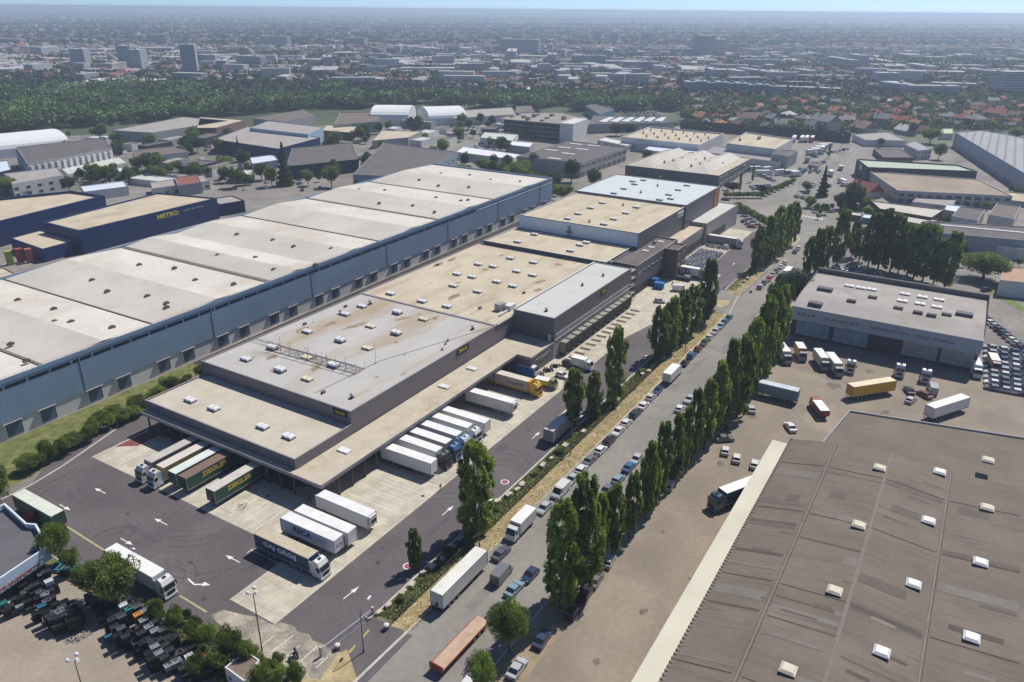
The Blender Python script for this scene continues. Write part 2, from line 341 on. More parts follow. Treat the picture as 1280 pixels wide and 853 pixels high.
# ------------------------------------------------------------------ buildings
beige_roof = mat('beige_roof', (0.535, 0.462, 0.338), var=.10, scale=.12, fine=.08, stain=(0.38, 0.3, 0.2), stain_scale=.12, stain_amt=.7, stretch=(.45, 1.6, 1), brick=(18, 1.05, .035, .9, .97))
grey_roof = mat('grey_roof', (0.46, 0.44, 0.41), var=.06, scale=.1, fine=.05, stain=(0.37, 0.28, 0.18), stain_scale=.07, stain_amt=.9, stretch=(.5, 1.5, 1), brick=(20, 2.1, .04, .93, .98))
lower_roof = mat('lower_roof', (0.53, 0.48, 0.39), var=.06, scale=.2, fine=.06, stain=(0.42, 0.36, 0.27), stain_scale=.12, stain_amt=.5, brick=(12, 1.05, .04, .84, .96))
canopy_roof = mat('canopy_roof', (0.51, 0.45, 0.35), var=.08, scale=.3, fine=.08, stain=(0.4, 0.28, 0.15), stain_scale=.2, stain_amt=.6, brick=(9, 1.0, .04, .88, .97))
pale_roof = mat('pale_roof', (0.53, 0.54, 0.5), var=.05, scale=.1, fine=.04, stain=(0.44, 0.44, 0.4), stain_scale=.1, stain_amt=.5)
lblue_roof = mat('pale_blue_roof', (0.55, 0.59, 0.6), var=.04, scale=.1, fine=.03, brick=(40, 2.0, .04, .93, .98))
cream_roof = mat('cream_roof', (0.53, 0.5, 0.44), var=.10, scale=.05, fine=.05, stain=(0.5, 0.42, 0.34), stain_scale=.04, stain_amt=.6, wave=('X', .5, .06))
dark_roof = mat('dark_roof', (0.13, 0.115, 0.11), var=.15, scale=.2, fine=.1)
brown_roof = mat('brown_shed_roof', (0.178, 0.146, 0.115), var=.14, scale=.12, fine=.06, stain=(0.115, 0.095, 0.08), stain_scale=.35, stain_amt=.6, stretch=(3.5, .3, 1), brick=(1.1, 30, .05, .86, .97))
concrete_roof = mat('concrete_roof', (0.36, 0.33, 0.3), var=.08, scale=.2, fine=.08, stain=(0.28, 0.25, 0.22), stain_scale=.1, stain_amt=.6)
taupe = mat('taupe_cladding', (0.18, 0.16, 0.17), rough=.6, var=.04, wave=('X', 2.6, .10), spec=.4)
slate = mat('slate_cladding', (0.115, 0.108, 0.122), rough=.55, var=.04, wave=('X', 1.3, .12), spec=.4)
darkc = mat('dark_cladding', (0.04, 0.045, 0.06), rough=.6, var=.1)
trim = mat('grey_trim', (0.3, 0.28, 0.28), rough=.5, var=.05)
white_clad = mat('pale_cladding', (0.6, 0.68, 0.74), rough=.6, var=.04, wave=('X', 2.0, .05))
blue_clad = mat('blue_grey_cladding', (0.24, 0.33, 0.42), rough=.55, var=.05, scale=.05, stain=(0.2, 0.28, 0.36), stain_scale=.15, stain_amt=.6, wave=('X', .26, .07))
white_wall = mat('white_wall', (0.62, 0.61, 0.58), var=.08, scale=.3, stain=(0.45, 0.44, 0.4), stain_scale=.2, stain_amt=.5)
grey_wall = mat('grey_wall', (0.33, 0.33, 0.33), var=.1)
navy_wall = mat('navy_cladding', (0.012, 0.03, 0.11), rough=.5, var=.08)
glass = mat('window_glass', (0.035, 0.045, 0.055), rough=.15, var=.2, spec=.6)
frame_m = mat('white_frame', (0.65, 0.64, 0.62), var=.03)
brick_m = mat('brown_brick', (0.12, 0.08, 0.065), var=.15, fine=.1)
orange_clad = mat('orange_cladding', (0.33, 0.15, 0.07), var=.08)
black_m = mat('black_rubber', (0.02, 0.02, 0.02), rough=.8, var=.1)
sky_m = mat('rooflight_acrylic', (0.72, 0.72, 0.7), rough=.4, var=.05, objrand=.06, spec=.5)
sky_y = mat('yellowed_rooflight', (0.66, 0.62, 0.42), rough=.5, var=.05)
upstand = mat('dark_upstand', (0.1, 0.1, 0.12), rough=.6)
yellow_sign = mat('yellow_lettering', (0.75, 0.62, 0.03), var=0)
sign_back = mat('dark_green_panel', (0.02, 0.03, 0.025), var=.1)
steel = mat('galvanised_steel', (0.36, 0.35, 0.34), rough=.5, metallic=.3, var=.1)

def poly_off(poly, d):
    """inset a ccw polygon by d"""
    k = len(poly); out = []
    for i in range(k):
        p0, p1, p2 = Vector(poly[i-1]), Vector(poly[i]), Vector(poly[(i+1) % k])
        a = (p1-p0).normalized(); b = (p2-p1).normalized()
        na, nb = Vector((-a.y, a.x)), Vector((-b.y, b.x)); h = (na+nb).normalized(); c = max(.3, h.dot(na))
        q = p1 + h*(d/c); out.append((q.x, q.y))
    return out
def ccw(poly):
    a = sum(poly[i][0]*poly[(i+1) % len(poly)][1]-poly[(i+1) % len(poly)][0]*poly[i][1] for i in range(len(poly)))
    return list(poly) if a > 0 else list(poly)[::-1]
def shell(par, poly, z0, z1, wm, rm, par_h=.5, par_w=.35, cap=None, name='wall', rname='roof'):
    poly = ccw(poly); inner = poly_off(poly, par_w); k = len(poly); w = MB()
    for i in range(k):
        j = (i+1) % k; a, b, c, d = poly[i], poly[j], inner[i], inner[j]
        w.face([(*a, z0), (*b, z0), (*b, z1), (*a, z1)], 0)
        w.face([(*d, z1-par_h-.1), (*c, z1-par_h-.1), (*c, z1), (*d, z1)], 0)
        w.face([(*a, z1), (*b, z1), (*d, z1), (*c, z1)], 1)
    wo = link(name, w.mesh(name, [wm, cap or trim]), par)
    r = MB(); r.face([(*p, z1-par_h) for p in inner]); ro = link(rname, r.mesh(rname, rm), par)
    return wo, ro
SKY1 = None
def sk_mesh(w, l, h, m, name='skylight'):
    mb = MB(); mb.box(-w/2, w/2, -l/2, l/2, 0, h*.55, 1)
    n = len(mb.v); x0, x1, y0, y1 = -w/2-.05, w/2+.05, -l/2-.05, l/2+.05
    for (a, b) in ((y0, -.04), (.04, y1)):
        mb.v += [(x0, a, h*.55), (x1, a, h*.55), (x1, b, h*.55), (x0, b, h*.55), (x0+.15, a+.12, h), (x1-.15, a+.12, h), (x1-.15, b-.12, h), (x0+.15, b-.12, h)]
        for f in ((0, 1, 5, 4), (1, 2, 6, 5), (2, 3, 7, 6), (3, 0, 4, 7), (4, 5, 6, 7)): mb.f.append(tuple(n+i for i in f)); mb.m.append(0)
        n += 8
    return mb.mesh(name, [m, upstand])
SKW = sk_mesh(1.7, 2.7, .75, sky_m); SKH = sk_mesh(1.8, 2.7, 1.05, sky_m); SKY_ = sk_mesh(1.7, 2.7, .6, sky_y)
def skylight(par, pt, z, me=None, rz=0, s=1):
    return link('skylight', me or SKW, par, loc=(pt[0], pt[1], z), rz=rz, scale=s)
def cowl_mesh():
    mb = MB(); mb.box(-.4, .4, -.4, .4, 0, .3, 0); mb.tube((0, 0, .3), (0, 0, .8), .3, .3, 10, 0); mb.tube((0, 0, .8), (0, 0, 1.25), .6, .15, 10, 1)
    return mb.mesh('vent_cowl', [upstand, steel])
COWL = cowl_mesh()
def cowl(par, pt, z, s=1): return link('vent_cowl', COWL, par, loc=(*pt, z), scale=s)

def text_mesh(txt, size, depth, m, bold=0.0):
    cu = bpy.data.curves.new('lettering', 'FONT'); cu.body = txt; cu.size = size; cu.extrude = depth; cu.offset = bold
    cu.align_x = 'CENTER'; cu.align_y = 'CENTER'; cu.resolution_u = 3
    o = bpy.data.objects.new('lettering', cu); me = bpy.data.meshes.new_from_object(o); bpy.data.objects.remove(o)
    me.materials.clear(); me.materials.append(m); return me
def wall_text(par, txt, loc, normal, size, m, name='lettering', bold=0.0, width=None, label=None):
    me = text_mesh(txt, size, .02, m, bold)
    nx, ny = normal; up = Vector((0, 0, 1)); n = Vector((nx, ny, 0)).normalized(); x = up.cross(n)
    mt = Matrix((x, up, n)).transposed().to_4x4()
    sc = 1.0
    if width:
        xs = [v.co.x for v in me.vertices]; sc = width/(max(xs)-min(xs))
    o = link(name, me, par, loc=loc, rot=mt.to_euler(), scale=(sc, 1, 1)); return o

def window_mesh(w, h, d=.08, frame=.07, mull=0):
    mb = MB(); mb.box(-w/2, w/2, -d, .0, 0, h, 1)
    mb.box(-w/2+frame, w/2-frame, -d-.02, -d+.004, frame, h-frame, 0)
    for i in range(mull):
        x = -w/2+(i+1)*w/(mull+1); mb.box(x-.03, x+.03, -d-.04, -d+.02, frame, h-frame, 1)
    return mb.mesh('window', [glass, frame_m])
_wc = {}
def windows(par, a, b, z, w, h, n, name='window', mull=0, m=0.6, frame=.07):
    """n windows on the outer face running a -> b (outside on the right hand)"""
    key = (round(w, 2), round(h, 2), mull, frame)
    if key not in _wc: _wc[key] = window_mesh(w, h, mull=mull, frame=frame)
    ang = math.atan2(b[1]-a[1], b[0]-a[0]); L_ = math.dist(a, b)
    for i in range(n):
        t = (m + w/2 + (L_-2*m-w)*(i/(n-1) if n > 1 else .5))/L_
        link(name, _wc[key], par, loc=(a[0]+(b[0]-a[0])*t, a[1]+(b[1]-a[1])*t, z), rz=ang)
def door_mesh(w, h, m, name='door'):
    mb = MB(); mb.box(-w/2, w/2, -.1, 0, 0, h, 0); mb.box(-w/2-.12, -w/2, -.14, 0, 0, h+.12, 1); mb.box(w/2, w/2+.12, -.14, 0, 0, h+.12, 1); mb.box(-w/2, w/2, -.14, 0, h, h+.12, 1)
    for k in range(1, int(h/.6)): mb.box(-w/2, w/2, -.115, -.1, k*.6-.02, k*.6+.02, 1)
    return mb.mesh(name, [m, upstand])

# ---- the main warehouse
wh = thing('warehouse', 'large grey freight warehouse with beige flat roofs and yellow lettered signs', 'warehouse')
# canopy roof slab (L shaped) with fascia
can = [(90.8, 99.1), (166.2, 98.8), (166.2, 94.3), (179.0, 94.3), (179.0, 107.6), (92.6, 107.6), (92.6, 156.7), (90.8, 156.7)]
mb = MB(); mb.prism(can, 4.75, 5.5, 0, 1); link('canopy', mb.mesh('canopy', [trim, canopy_roof]), wh)
mb = MB(); ci = poly_off(ccw(can), .0)
for a, b in zip([(90.8, 156.7), (90.8, 99.1), (166.2, 98.8), (166.2, 94.3)], [(90.8, 99.1), (166.2, 98.8), (166.2, 94.3), (179, 94.3)]):
    l = math.dist(a, b); mb.obox((a[0]+b[0])/2, (a[1]+b[1])/2, 5.5, 5.66, l+.2, .22, math.atan2(b[1]-a[1], b[0]-a[0]))
link('gutter', mb.mesh('gutter', trim), wh)
shell(wh, [(92.4, 107.7), (109.6, 107.7), (109.6, 156.8), (92.4, 156.8)], 4.76, 7.95, taupe, lower_roof, .35)
shell(wh, [(109.6, 107.85), (169.5, 107.85), (169.5, 157.9), (109.6, 157.9)], 0, 11.1, taupe, grey_roof, .25)
shell(wh, [(169.5, 107.9), (236.5, 107.9), (236.5, 158.3), (169.5, 158.3)], 0, 11.12, taupe, beige_roof, .28)
shell(wh, [(236.5, 105.0), (260, 105.0), (260, 156.0), (236.5, 156.0)], 0, 12.4, darkc, beige_roof, .3, cap=frame_m)
shell(wh, [(179.0, 94.3), (233.3, 94.3), (233.3, 107.86), (179.0, 107.86)], 5.6, 12.9, slate, pale_roof, .2)
# wall behind docks and lower storey
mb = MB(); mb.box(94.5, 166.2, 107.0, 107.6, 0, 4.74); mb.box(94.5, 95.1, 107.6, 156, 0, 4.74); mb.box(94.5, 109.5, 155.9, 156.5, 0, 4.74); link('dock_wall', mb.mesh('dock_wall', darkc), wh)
mb = MB(); mb.box(166.3, 179, 94.4, 107, 0, 4.74); link('dock_wall', mb.mesh('dock_wall', slate), wh)
mb = MB(); mb.box(179.0, 233.2, 94.35, 107, 0, 5.6); link('lower_wall', mb.mesh('lower_wall', trim), wh)
col_m = mat('yellow_brown_post', (0.11, 0.085, 0.045), var=.2)
mb0 = MB(); mb0.box(-.15, .15, -.15, .15, 0, 4.75); PILLAR = mb0.mesh('pillar', col_m)
for x in np.arange(92.2, 166, 3.95): link('pillar', PILLAR, wh, loc=(x, 99.6, 0))
for y in np.arange(103.5, 156.5, 3.95): link('pillar', PILLAR, wh, loc=(91.3, y, 0))
shut = mat('dock_shutter', (0.09, 0.085, 0.08), var=.2)
# dock shelters along the office front
def dock_house():
    mb = MB(); w = 2.75; mb.prism([(-w/2, -1.9), (w/2, -1.9), (w/2, 0), (-w/2, 0)], 4.1, 4.35, 0)
    mb.box(-w/2, -w/2+.45, -1.9, 0, 1.0, 4.1, 0); mb.box(w/2-.45, w/2, -1.9, 0, 1.0, 4.1, 0); mb.box(-w/2+.45, w/2-.45, -1.9, 0, 0.05, 1.05, 1)
    mb.box(-w/2+.45, w/2-.45, -.5, -.4, 1.05, 4.1, 2); mb.box(-w/2, -w/2+.35, -2.05, -1.9, 1.0, 4.1, 2); mb.box(w/2-.35, w/2, -2.05, -1.9, 1.0, 4.1, 2)
    return mb.mesh('dock_shelter', [mat('dock_shelter_hood', (0.3, 0.28, 0.23), var=.15), upstand, black_m])
DH = dock_house()
for i in range(13): link('dock_shelter', DH, wh, loc=(184.3+i*3.75, 94.3, 0))
# dock doors under the canopy
DD = door_mesh(2.7, 3.2, shut, 'dock_door')
for x in np.arange(96.5, 164, 3.95): link('dock_door', DD, wh, loc=(x, 107.0, 1.1))
for y in np.arange(104, 155, 3.95): link('dock_door', DD, wh, loc=(94.5, y, 1.1), rz=-math.pi/2)
# office ribbon windows
windows(wh, (180, 94.3), (232.6, 94.3), 6.1, 1.0, 1.55, 42, m=.3, frame=.16)
mb = MB(); mb.box(179.6, 233, 94.15, 94.28, 5.86, 5.94); link('ledge', mb.mesh('ledge', frame_m), wh)
windows(wh, (168.3, 94.3), (177.5, 94.3), 3.0, 1.2, 1.0, 6, m=.2)
link('door', door_mesh(1.1, 2.1, frame_m), wh, loc=(179.0, 95.7, 5.6), rz=-math.pi/2)
link('door', door_mesh(1.1, 2.1, upstand), wh, loc=(167.4, 94.4, .1))
# downlights: text signs
def sign(par, a, b, z0, z1, nrm, txt='ZIEGLER'):
    mb = MB(); cx, cy_ = (a[0]+b[0])/2, (a[1]+b[1])/2; l = math.dist(a, b); nx, ny = nrm
    mb.obox(cx+nx*.08, cy_+ny*.08, z0, z1, l, .15, math.atan2(b[1]-a[1], b[0]-a[0])); s = link('sign', mb.mesh('sign', sign_back), par)
    wall_text(s, txt, (cx+nx*.18, cy_+ny*.18, (z0+z1)/2), nrm, (z1-z0)*.62, yellow_sign, bold=.0, width=l*.72)
sign(wh, (150.2, 107.85), (155.6, 107.85), 9.0, 10.7, (0, -1))
sign(wh, (109.6, 113.0), (109.6, 108.9), 9.2, 10.7, (-1, 0))
sign(wh, (209.6, 94.3), (213.9, 94.3), 10.4, 12.1, (0, -1))
# roof furniture
for p in ((238, 500.3), (267.2, 510.8), (328.4, 533.6), (361, 546)): skylight(wh, P(*p, 7.9), 7.6)
tall = [(340.4, 434.1), (425.2, 425), (350.2, 461.9), (417, 456.2), (496.6, 390.2), (495.3, 415.9)]
yel = [(383.3, 446.8), (384.1, 473.5), (463.2, 407.7), (458.9, 434.9), (529.2, 398.9)]
for p in ((307.7, 448.9), (384, 414.5), (431.5, 392.7), (452.3, 382.8)): skylight(wh, P(*p, 11.2), 10.85)
for p in tall: skylight(wh, P(*p, 11.4), 10.85, SKH)
for p in yel: skylight(wh, P(*p, 11.2), 10.85, SKY_)
for p in ((488, 366.7), (527.4, 376.2), (558.7, 382.6), (566.8, 356.8), (597.1, 364), (571.3, 342.2), (590.3, 345.9), (620.9, 351.7), (640.9, 357.2), (597.8, 330), (616.5, 332.7), (646, 338.8), (665.8, 343.6), (637.9, 322.5), (666.8, 327.6)):
    skylight(wh, P(*p, 11.3), 10.84)
for p in ((647, 301.8), (668, 292.6), (713, 313), (724.9, 305.8), (732.7, 302.8)): skylight(wh, P(*p, 12.6), 12.1)
flat = sk_mesh(1.8, 2.9, .35, sky_m)
for p in ((590, 460.5), (555.3, 482.9), (430.2, 562.8)): skylight(wh, P(*p, 5.7), 5.5, flat)
for p, z, s in (((426, 392), 11, 1.1), ((463, 380), 11, 1.1), ((440, 497), 11, 1), ((591, 411.5), 11, 1), ((683, 389), 12.8, 1), ((728, 357), 12.8, .9), ((754, 345), 12.8, .9), ((763, 330), 12.8, 1.1), ((557, 430), 11, .6), ((553, 437), 11, .6), ((560, 426), 11, .6)): cowl(wh, P(*p, z), z-.15, s)
mb = MB()
for p in ((381, 405), (404, 490.5), (432, 383), (547, 331), (687, 310), (655, 366), (600, 385)):
    q = P(*p, 11.1); mb.box(q[0]-.5, q[0]+.5, q[1]-.35, q[1]+.35, 10.85, 11.4)
link('roof_vent', mb.mesh('roof_vent', upstand), wh)
mb = MB(); mb.tube((*P(613, 409, 11), 10.93), (*P(475, 451, 11), 10.93), .045); mb.tube((*P(475, 451, 11), 10.93), (*P(394, 491, 11), 10.93), .045); link('roof_cable', mb.mesh('roof_cable', upstand), wh)
# air handling plant on the beige roof beside the office
q = P(628, 386, 11.3); mb = MB(); mb.box(q[0]-1.6, q[0]+1.2, q[1]-.4, q[1]+1.8, 10.85, 13.0); mb.box(q[0]+.2, q[0]+3.4, q[1]-2.6, q[1]-.6, 10.85, 12.4, 1); mb.box(q[0]-5, q[0]+.2, q[1]-2.3, q[1]-1.8, 11.1, 11.5, 1)
link('roof_plant', mb.mesh('roof_plant', [steel, frame_m]), wh)
mb = MB(); mb.box(180, 233.3, 107.9, 108.35, 12.2, 12.95); mb.box(170, 179, 107.6, 107.84, 11.0, 11.25); link('roof_edge_duct', mb.mesh('roof_edge_duct', frame_m), wh)
# external steel stair at the office end
mb = MB()
for k in range(4):
    z0 = k*2.8; mb.box(234, 238.5, 94.4, 96.4, z0+2.7, z0+2.8)
    for s in range(10): x = 234.4+s*.4 if k % 2 else 238.0-s*.4; mb.box(x-.2, x+.2, 94.5, 95.3, z0+.28*s, z0+.28*s+.05)
for x, y in ((234, 94.4), (238.5, 94.4), (234, 96.4), (238.5, 96.4)): mb.tube((x, y, 0), (x, y, 12.6), .08)
for z in (3.8, 6.6, 9.4, 12.2): mb.tube((234, 94.4, z), (238.5, 94.4, z), .05)
link('fire_stair', mb.mesh('fire_stair', steel), wh)
# dark steps plates in the concrete in front of the docks
mb = MB()
for i in range(13): x = 183.2+i*3.75; mb.box(x-.45, x+1.0, 88.3, 91.6, .0, .11)
link('wheel_guide_plates', mb.mesh('wheel_guide_plates', mat('rusty_plate', (0.11, 0.08, 0.06), var=.3)), kind='structure')
# standing dirt and repairs on the flat roofs
dq = random.Random(4); dirt = mat('roof_dirt', (0.3, 0.23, 0.15), var=.3, scale=.8, fine=.3); dirt2 = mat('roof_damp_ring', (0.25, 0.19, 0.13), var=.4, scale=1, fine=.4); rep = mat('roof_repair_felt', (0.42, 0.36, 0.27), var=.1)
for i in range(46):
    on2 = i % 2; x = dq.uniform(172, 234) if on2 else dq.uniform(114, 166); y = dq.uniform(110, 156); z = (10.842 if on2 else 10.852)+.003*(i % 5); k = dq.random(); mb = MB()
    if k < .5:
        r = dq.uniform(.3, 1.1); st = dq.uniform(1.2, 3.5); a = dq.uniform(-.3, .3); pts = []
        for t in np.linspace(0, 2*math.pi, 13, endpoint=False):
            rr_ = r*(1+dq.uniform(-.35, .35)); u, v = rr_*st*math.cos(t), rr_*math.sin(t); pts.append((x+u*math.cos(a)-v*math.sin(a), y+u*math.sin(a)+v*math.cos(a), z))
        mb.face(pts); link('dirt_patch', mb.mesh('dirt_patch', [dirt, dirt2][i % 2]), wh)
    elif k < .75:
        l, w_ = dq.uniform(2, 9), dq.uniform(.5, 1.0); mb.face([(x, y, z), (x+l, y, z), (x+l, y+w_, z), (x, y+w_, z)]); link('felt_patch', mb.mesh('felt_patch', rep), wh)
    else:
        mb.tube((x, y, z-.05), (x, y, z+.35), .09, n=7); link('roof_outlet', mb.mesh('roof_outlet', upstand), wh)
# roof truss sign and mast
tr = thing('rooftop_sign_frame', 'long steel lattice sign frame standing on the grey warehouse roof', 'sign frame')
mb = MB(); a0 = P(363, 436, 11); a1 = P(456, 461, 11)
def tp(t, s, z):  # along, across
    dx, dy = a1[0]-a0[0], a1[1]-a0[1]; l = math.hypot(dx, dy); nx, ny = dy/l, -dx/l
    return (a0[0]+dx*t-nx*s, a0[1]+dy*t-ny*s, z)
S_ = -3.4
for s in (0, S_):
    for z in ((11.0, 13.2) if s else (11.0,)): mb.tube(tp(-.15, s, z), tp(1, s, z), .1, n=4)
for i in range(25):
    t = i/24; mb.tube(tp(t, 0, 11), tp(t, S_, 11), .06, n=4)
    if i < 24: mb.tube(tp(t, 0 if i % 2 else S_, 11), tp((i+1)/24, S_ if i % 2 else 0, 11), .05, n=4)
for i in range(9):
    t = i/8; mb.tube(tp(t, S_, 10.9), tp(t, S_, 13.8), .08, n=4); mb.tube(tp(t, S_, 13.2), tp(t, -1.0, 11.0), .05, n=4)
    if i % 2 == 0: mb.tube(tp(t, 0, 10.9), tp(t, 0, 13.0), .05, n=4)
link('lattice', mb.mesh('lattice', steel), tr)
mb = MB(); mb.tube(tp(-.1, -1, 10.9), tp(-.1, -1, 14.4), .05); mb.tube(tp(-.15, 0, 10.9), tp(-.02, S_, 13.6), .07); mb.tube(tp(-.02, 0, 10.9), tp(-.15, S_, 13.6), .07)
for k in range(14): mb.tube(tp(-.3+k*.025, S_, 13.0), tp(-.3+k*.025, S_-1.2, 14.6-.3*(k % 3)), .05)
for s in (0, -1.6): mb.tube(tp(-.62, s, 11.1), tp(-.05, s, 11.1), .06, n=4)
link('brace', mb.mesh('brace', steel), tr)
ms = thing('roof_mast', 'thin aerial mast on the grey roof at the end of the lattice frame', 'mast')
q = P(469.7, 453.5, 11); mb = MB(); mb.box(q[0]-.3, q[0]+.3, q[1]-.3, q[1]+.3, 10.84, 11.0); mb.tube((*q, 11), (*q, 16.4), .06, .04); link('pole', mb.mesh('pole', steel), ms)

# ---- neighbours attached along the same line
nb = thing('depot', 'pale blue and slate depot with a beige roof behind the freight warehouse', 'depot')
shell(nb, [(260.1, 103.2), (309.5, 103.2), (309.5, 154), (260.1, 154)], 0, 17.6, slate, beige_roof, .35, cap=frame_m)
mb = MB(); mb.box(260.0-.06, 260.09, 103.3, 154, 12.4, 17.3); mb.box(260.1, 309, 154.0, 154.1, 0, 17.3); link('end_cladding', mb.mesh('end_cladding', white_clad), nb)
for p in ((709.6, 272.4), (722.8, 266.4), (738.4, 259.1), (752.9, 252.9), (755, 279.3), (767.3, 273), (782.3, 265.5), (795.5, 258.2)): skylight(nb, P(*p, 17.9), 17.25)
mb = MB(); q = (259.7, 131.5)
for k in range(8): mb.box(259.0, 259.9, 131+.0, 132.2, 12.6+k*.5, 12.65+k*.5)
mb.box(258.6, 259.9, 130, 133, 13.9, 14.0); link('ladder', mb.mesh('ladder', steel), nb)
for p in ((737, 276), (779, 255.5)): cowl(nb, P(*p, 17.9), 17.25, .9)
mb = MB(); mb.box(301.2, 308.2, 103.0, 103.19, 14.4, 16.6); s = link('sign', mb.mesh('sign', frame_m), nb)
mb = MB(); mb.box(302, 303, 102.94, 103.0, 14.9, 15.9); mb.box(303.4, 307.4, 102.94, 103.0, 15.3, 15.6); link('sign_mark', mb.mesh('sign_mark', navy_wall), s)
nb2 = thing('depot', 'tall slate depot with a pale blue flat roof, nearest the road junction', 'depot')
shell(nb2, [(309.7, 102.6), (355, 102.6), (355, 155), (309.7, 155)], 0, 18.3, slate, lblue_roof, .3, cap=trim)
mb = MB(); mb.box(348, 355.1, 102.4, 102.58, 9, 18.2); mb.box(355.05, 355.2, 102.5, 112, 9, 18.2); link('orange_cladding', mb.mesh('orange_cladding', orange_clad), nb2)
for p in ((767.6, 241.3), (779.9, 235.7), (793.3, 230), (790.8, 226.5), (804.6, 225), (824.6, 249.5), (838.4, 248.2), (835.9, 243.2), (847.8, 237.2), (858.9, 231.7)): skylight(nb2, P(*p, 18.4), 18.0)
for p in ((801, 240.5), (822, 232), (825, 222)): cowl(nb2, P(*p, 18.4), 18.0)
ex = thing('loading_hall', 'low grey loading hall with a beige roof and a row of dark dock doors', 'loading hall')
shell(ex, [(281, 96.4), (318, 96.4), (318, 105.5), (281, 105.5)], 0, 8.2, trim, beige_roof, .3)
for x in np.arange(284, 318, 3.3): link('dock_door', DD, ex, loc=(x, 96.4, .9))
ex2 = thing('loading_hall', 'low grey loading hall with a pale roof at the foot of the tall slate depot', 'loading hall')
shell(ex2, [(318.2, 95.6), (361, 94.6), (361, 107.5), (318.2, 107.5)], 0, 9.6, trim, pale_roof, .3)
for x in np.arange(322, 345, 3.6): link('dock_door', DD, ex2, loc=(x, 95.55-(x-318)*.023, .9))
bo = thing('office_block', 'dark flat roofed office wing with a brown brick stair tower between the two depots', 'office')
shell(bo, [(241, 95.2), (281, 95.2), (281, 104.9), (241, 104.9)], 3.4, 11.6, slate, dark_roof, .5)
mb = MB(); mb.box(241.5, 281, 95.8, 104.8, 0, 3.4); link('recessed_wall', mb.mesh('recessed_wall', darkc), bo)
shell(bo, [(267, 90.0), (276.5, 90.0), (276.5, 95.1), (267, 95.1)], 0, 11.5, brick_m, dark_roof, .5, name='stair_tower')
windows(bo, (242, 95.2), (266, 95.2), 7.2, 2.2, 1.3, 6); windows(bo, (268, 90), (275.5, 90), 8.2, 1.5, 1.4, 2); windows(bo, (268, 90), (275.5, 90), 4.4, 1.5, 1.4, 2); windows(bo, (277, 95.2), (281, 95.2), 7.2, 1.5, 1.3, 2)
for p in ((825.9, 300.9), (814, 308), (807, 312.4)): skylight(bo, P(*p, 11.6), 11.1, flat, s=.8)
for p in ((812, 299), (818, 302)): cowl(bo, P(*p, 12), 11.1, 1.2)

# ---- long blue warehouse to the left
BO = R(1.15); bw = thing('long_blue_warehouse', 'very long blue grey warehouse with a cream roof in the left half', 'warehouse', loc=(69.9, 180.1, 0), rz=BO)
X0, X1, D_ = -45.0, 275.4, 74.0
mb = MB(); mb.box(X0, X1, .25, D_, 0, 4.3); link('base_wall', mb.mesh('base_wall', white_wall), bw)
mb = MB(); mb.box(X0, X1, 0, D_+.3, 4.3, 13.7); link('cladding', mb.mesh('cladding', blue_clad), bw)
seams = [X0, 14, 44.5, 86, 108, 140, 177.5, 220.6, X1]
rf = MB(); bi = 0
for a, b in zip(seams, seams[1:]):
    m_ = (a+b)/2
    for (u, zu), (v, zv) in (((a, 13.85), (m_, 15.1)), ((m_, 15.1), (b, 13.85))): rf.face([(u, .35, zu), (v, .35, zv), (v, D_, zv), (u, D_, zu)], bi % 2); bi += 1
link('roof', rf.mesh('roof', [cream_roof, mat('cream_roof_sunlit', (0.6, 0.565, 0.5), var=.1, scale=.04, fine=.05, stain=(0.45, 0.38, 0.3), stain_scale=.03, stain_amt=.7)]), bw)  # lighter cream on sunward gable slopes: their brighter light is painted into the colour
mb = MB(); mb.box(X0, X1, -.1, .35, 13.71, 14.75); mb.box(X0, X1, D_, D_+.35, 13.71, 14.7); mb.box(X1-.3, X1+.05, .35, D_, 13.71, 14.7); link('parapet', mb.mesh('parapet', blue_clad), bw)
gb_ = mat('gutter_brown', (0.18, 0.15, 0.13), var=.3, scale=1)
for s_, w_ in ((14, .8), (44.5, .4), (86, 1.7), (140, .5), (177.5, 1.4), (220.6, .6)):
    mb = MB(); mb.box(s_-w_/2, s_+w_/2, .4, D_-.1, 13.94, 14.14); link('roof_gutter', mb.mesh('roof_gutter', gb_), bw)
_m = MB(); _m.box(-2.45, 2.45, -.05, -.003, 0, .75); DW = _m.mesh('window', mat('strip_glass', (0.012, 0.014, 0.018), rough=.3, var=.1))
for i in range(46):
    x = X0+3+i*5.4
    if x < 206: link('window', DW, bw, loc=(x, 0, 12.3))
LG = door_mesh(.1, .1, upstand)
mb = MB(); mb.box(206, X1, -.08, -.003, 12.2, 12.5); link('light_strip', mb.mesh('light_strip', frame_m), bw)
BD = door_mesh(3.3, 3.4, mat('dark_blue_door', (0.1, 0.15, 0.19), var=.1)); GD = door_mesh(2.9, 3.2, mat('green_door', (0.03, 0.2, 0.02), var=.1))
_m = MB(); _m.box(-2.6, 1.9, -.75, -.003, 4.0, 4.12); DCAN = _m.mesh('door_canopy', trim)
xs = []
x = -40
while x < 268: xs += [x, x+8.1]; x += 20.3
for i, x in enumerate(xs):
    if x < X1-3: link('door', GD if i in (27, 25) else BD, bw, loc=(x+3.4, .25, .5)); link('door_canopy', DCAN, bw, loc=(x+3.4, .25, 0))
mb = MB()
for x in (-18, 22, 62, 102.5, 142, 182, 222, 262): mb.box(x-.12, x+.12, -.14, -.003, 4.4, 14)
link('downpipe', mb.mesh('downpipe', trim), bw)
mb = MB(); mb.box(-.8, .8, -.45, .45, 0, .55); mb.box(-.35, .35, -.3, .3, .55, .8); RV = mb.mesh('roof_vent', mat('roof_vent_grey', (0.12, 0.115, 0.1), var=.1))
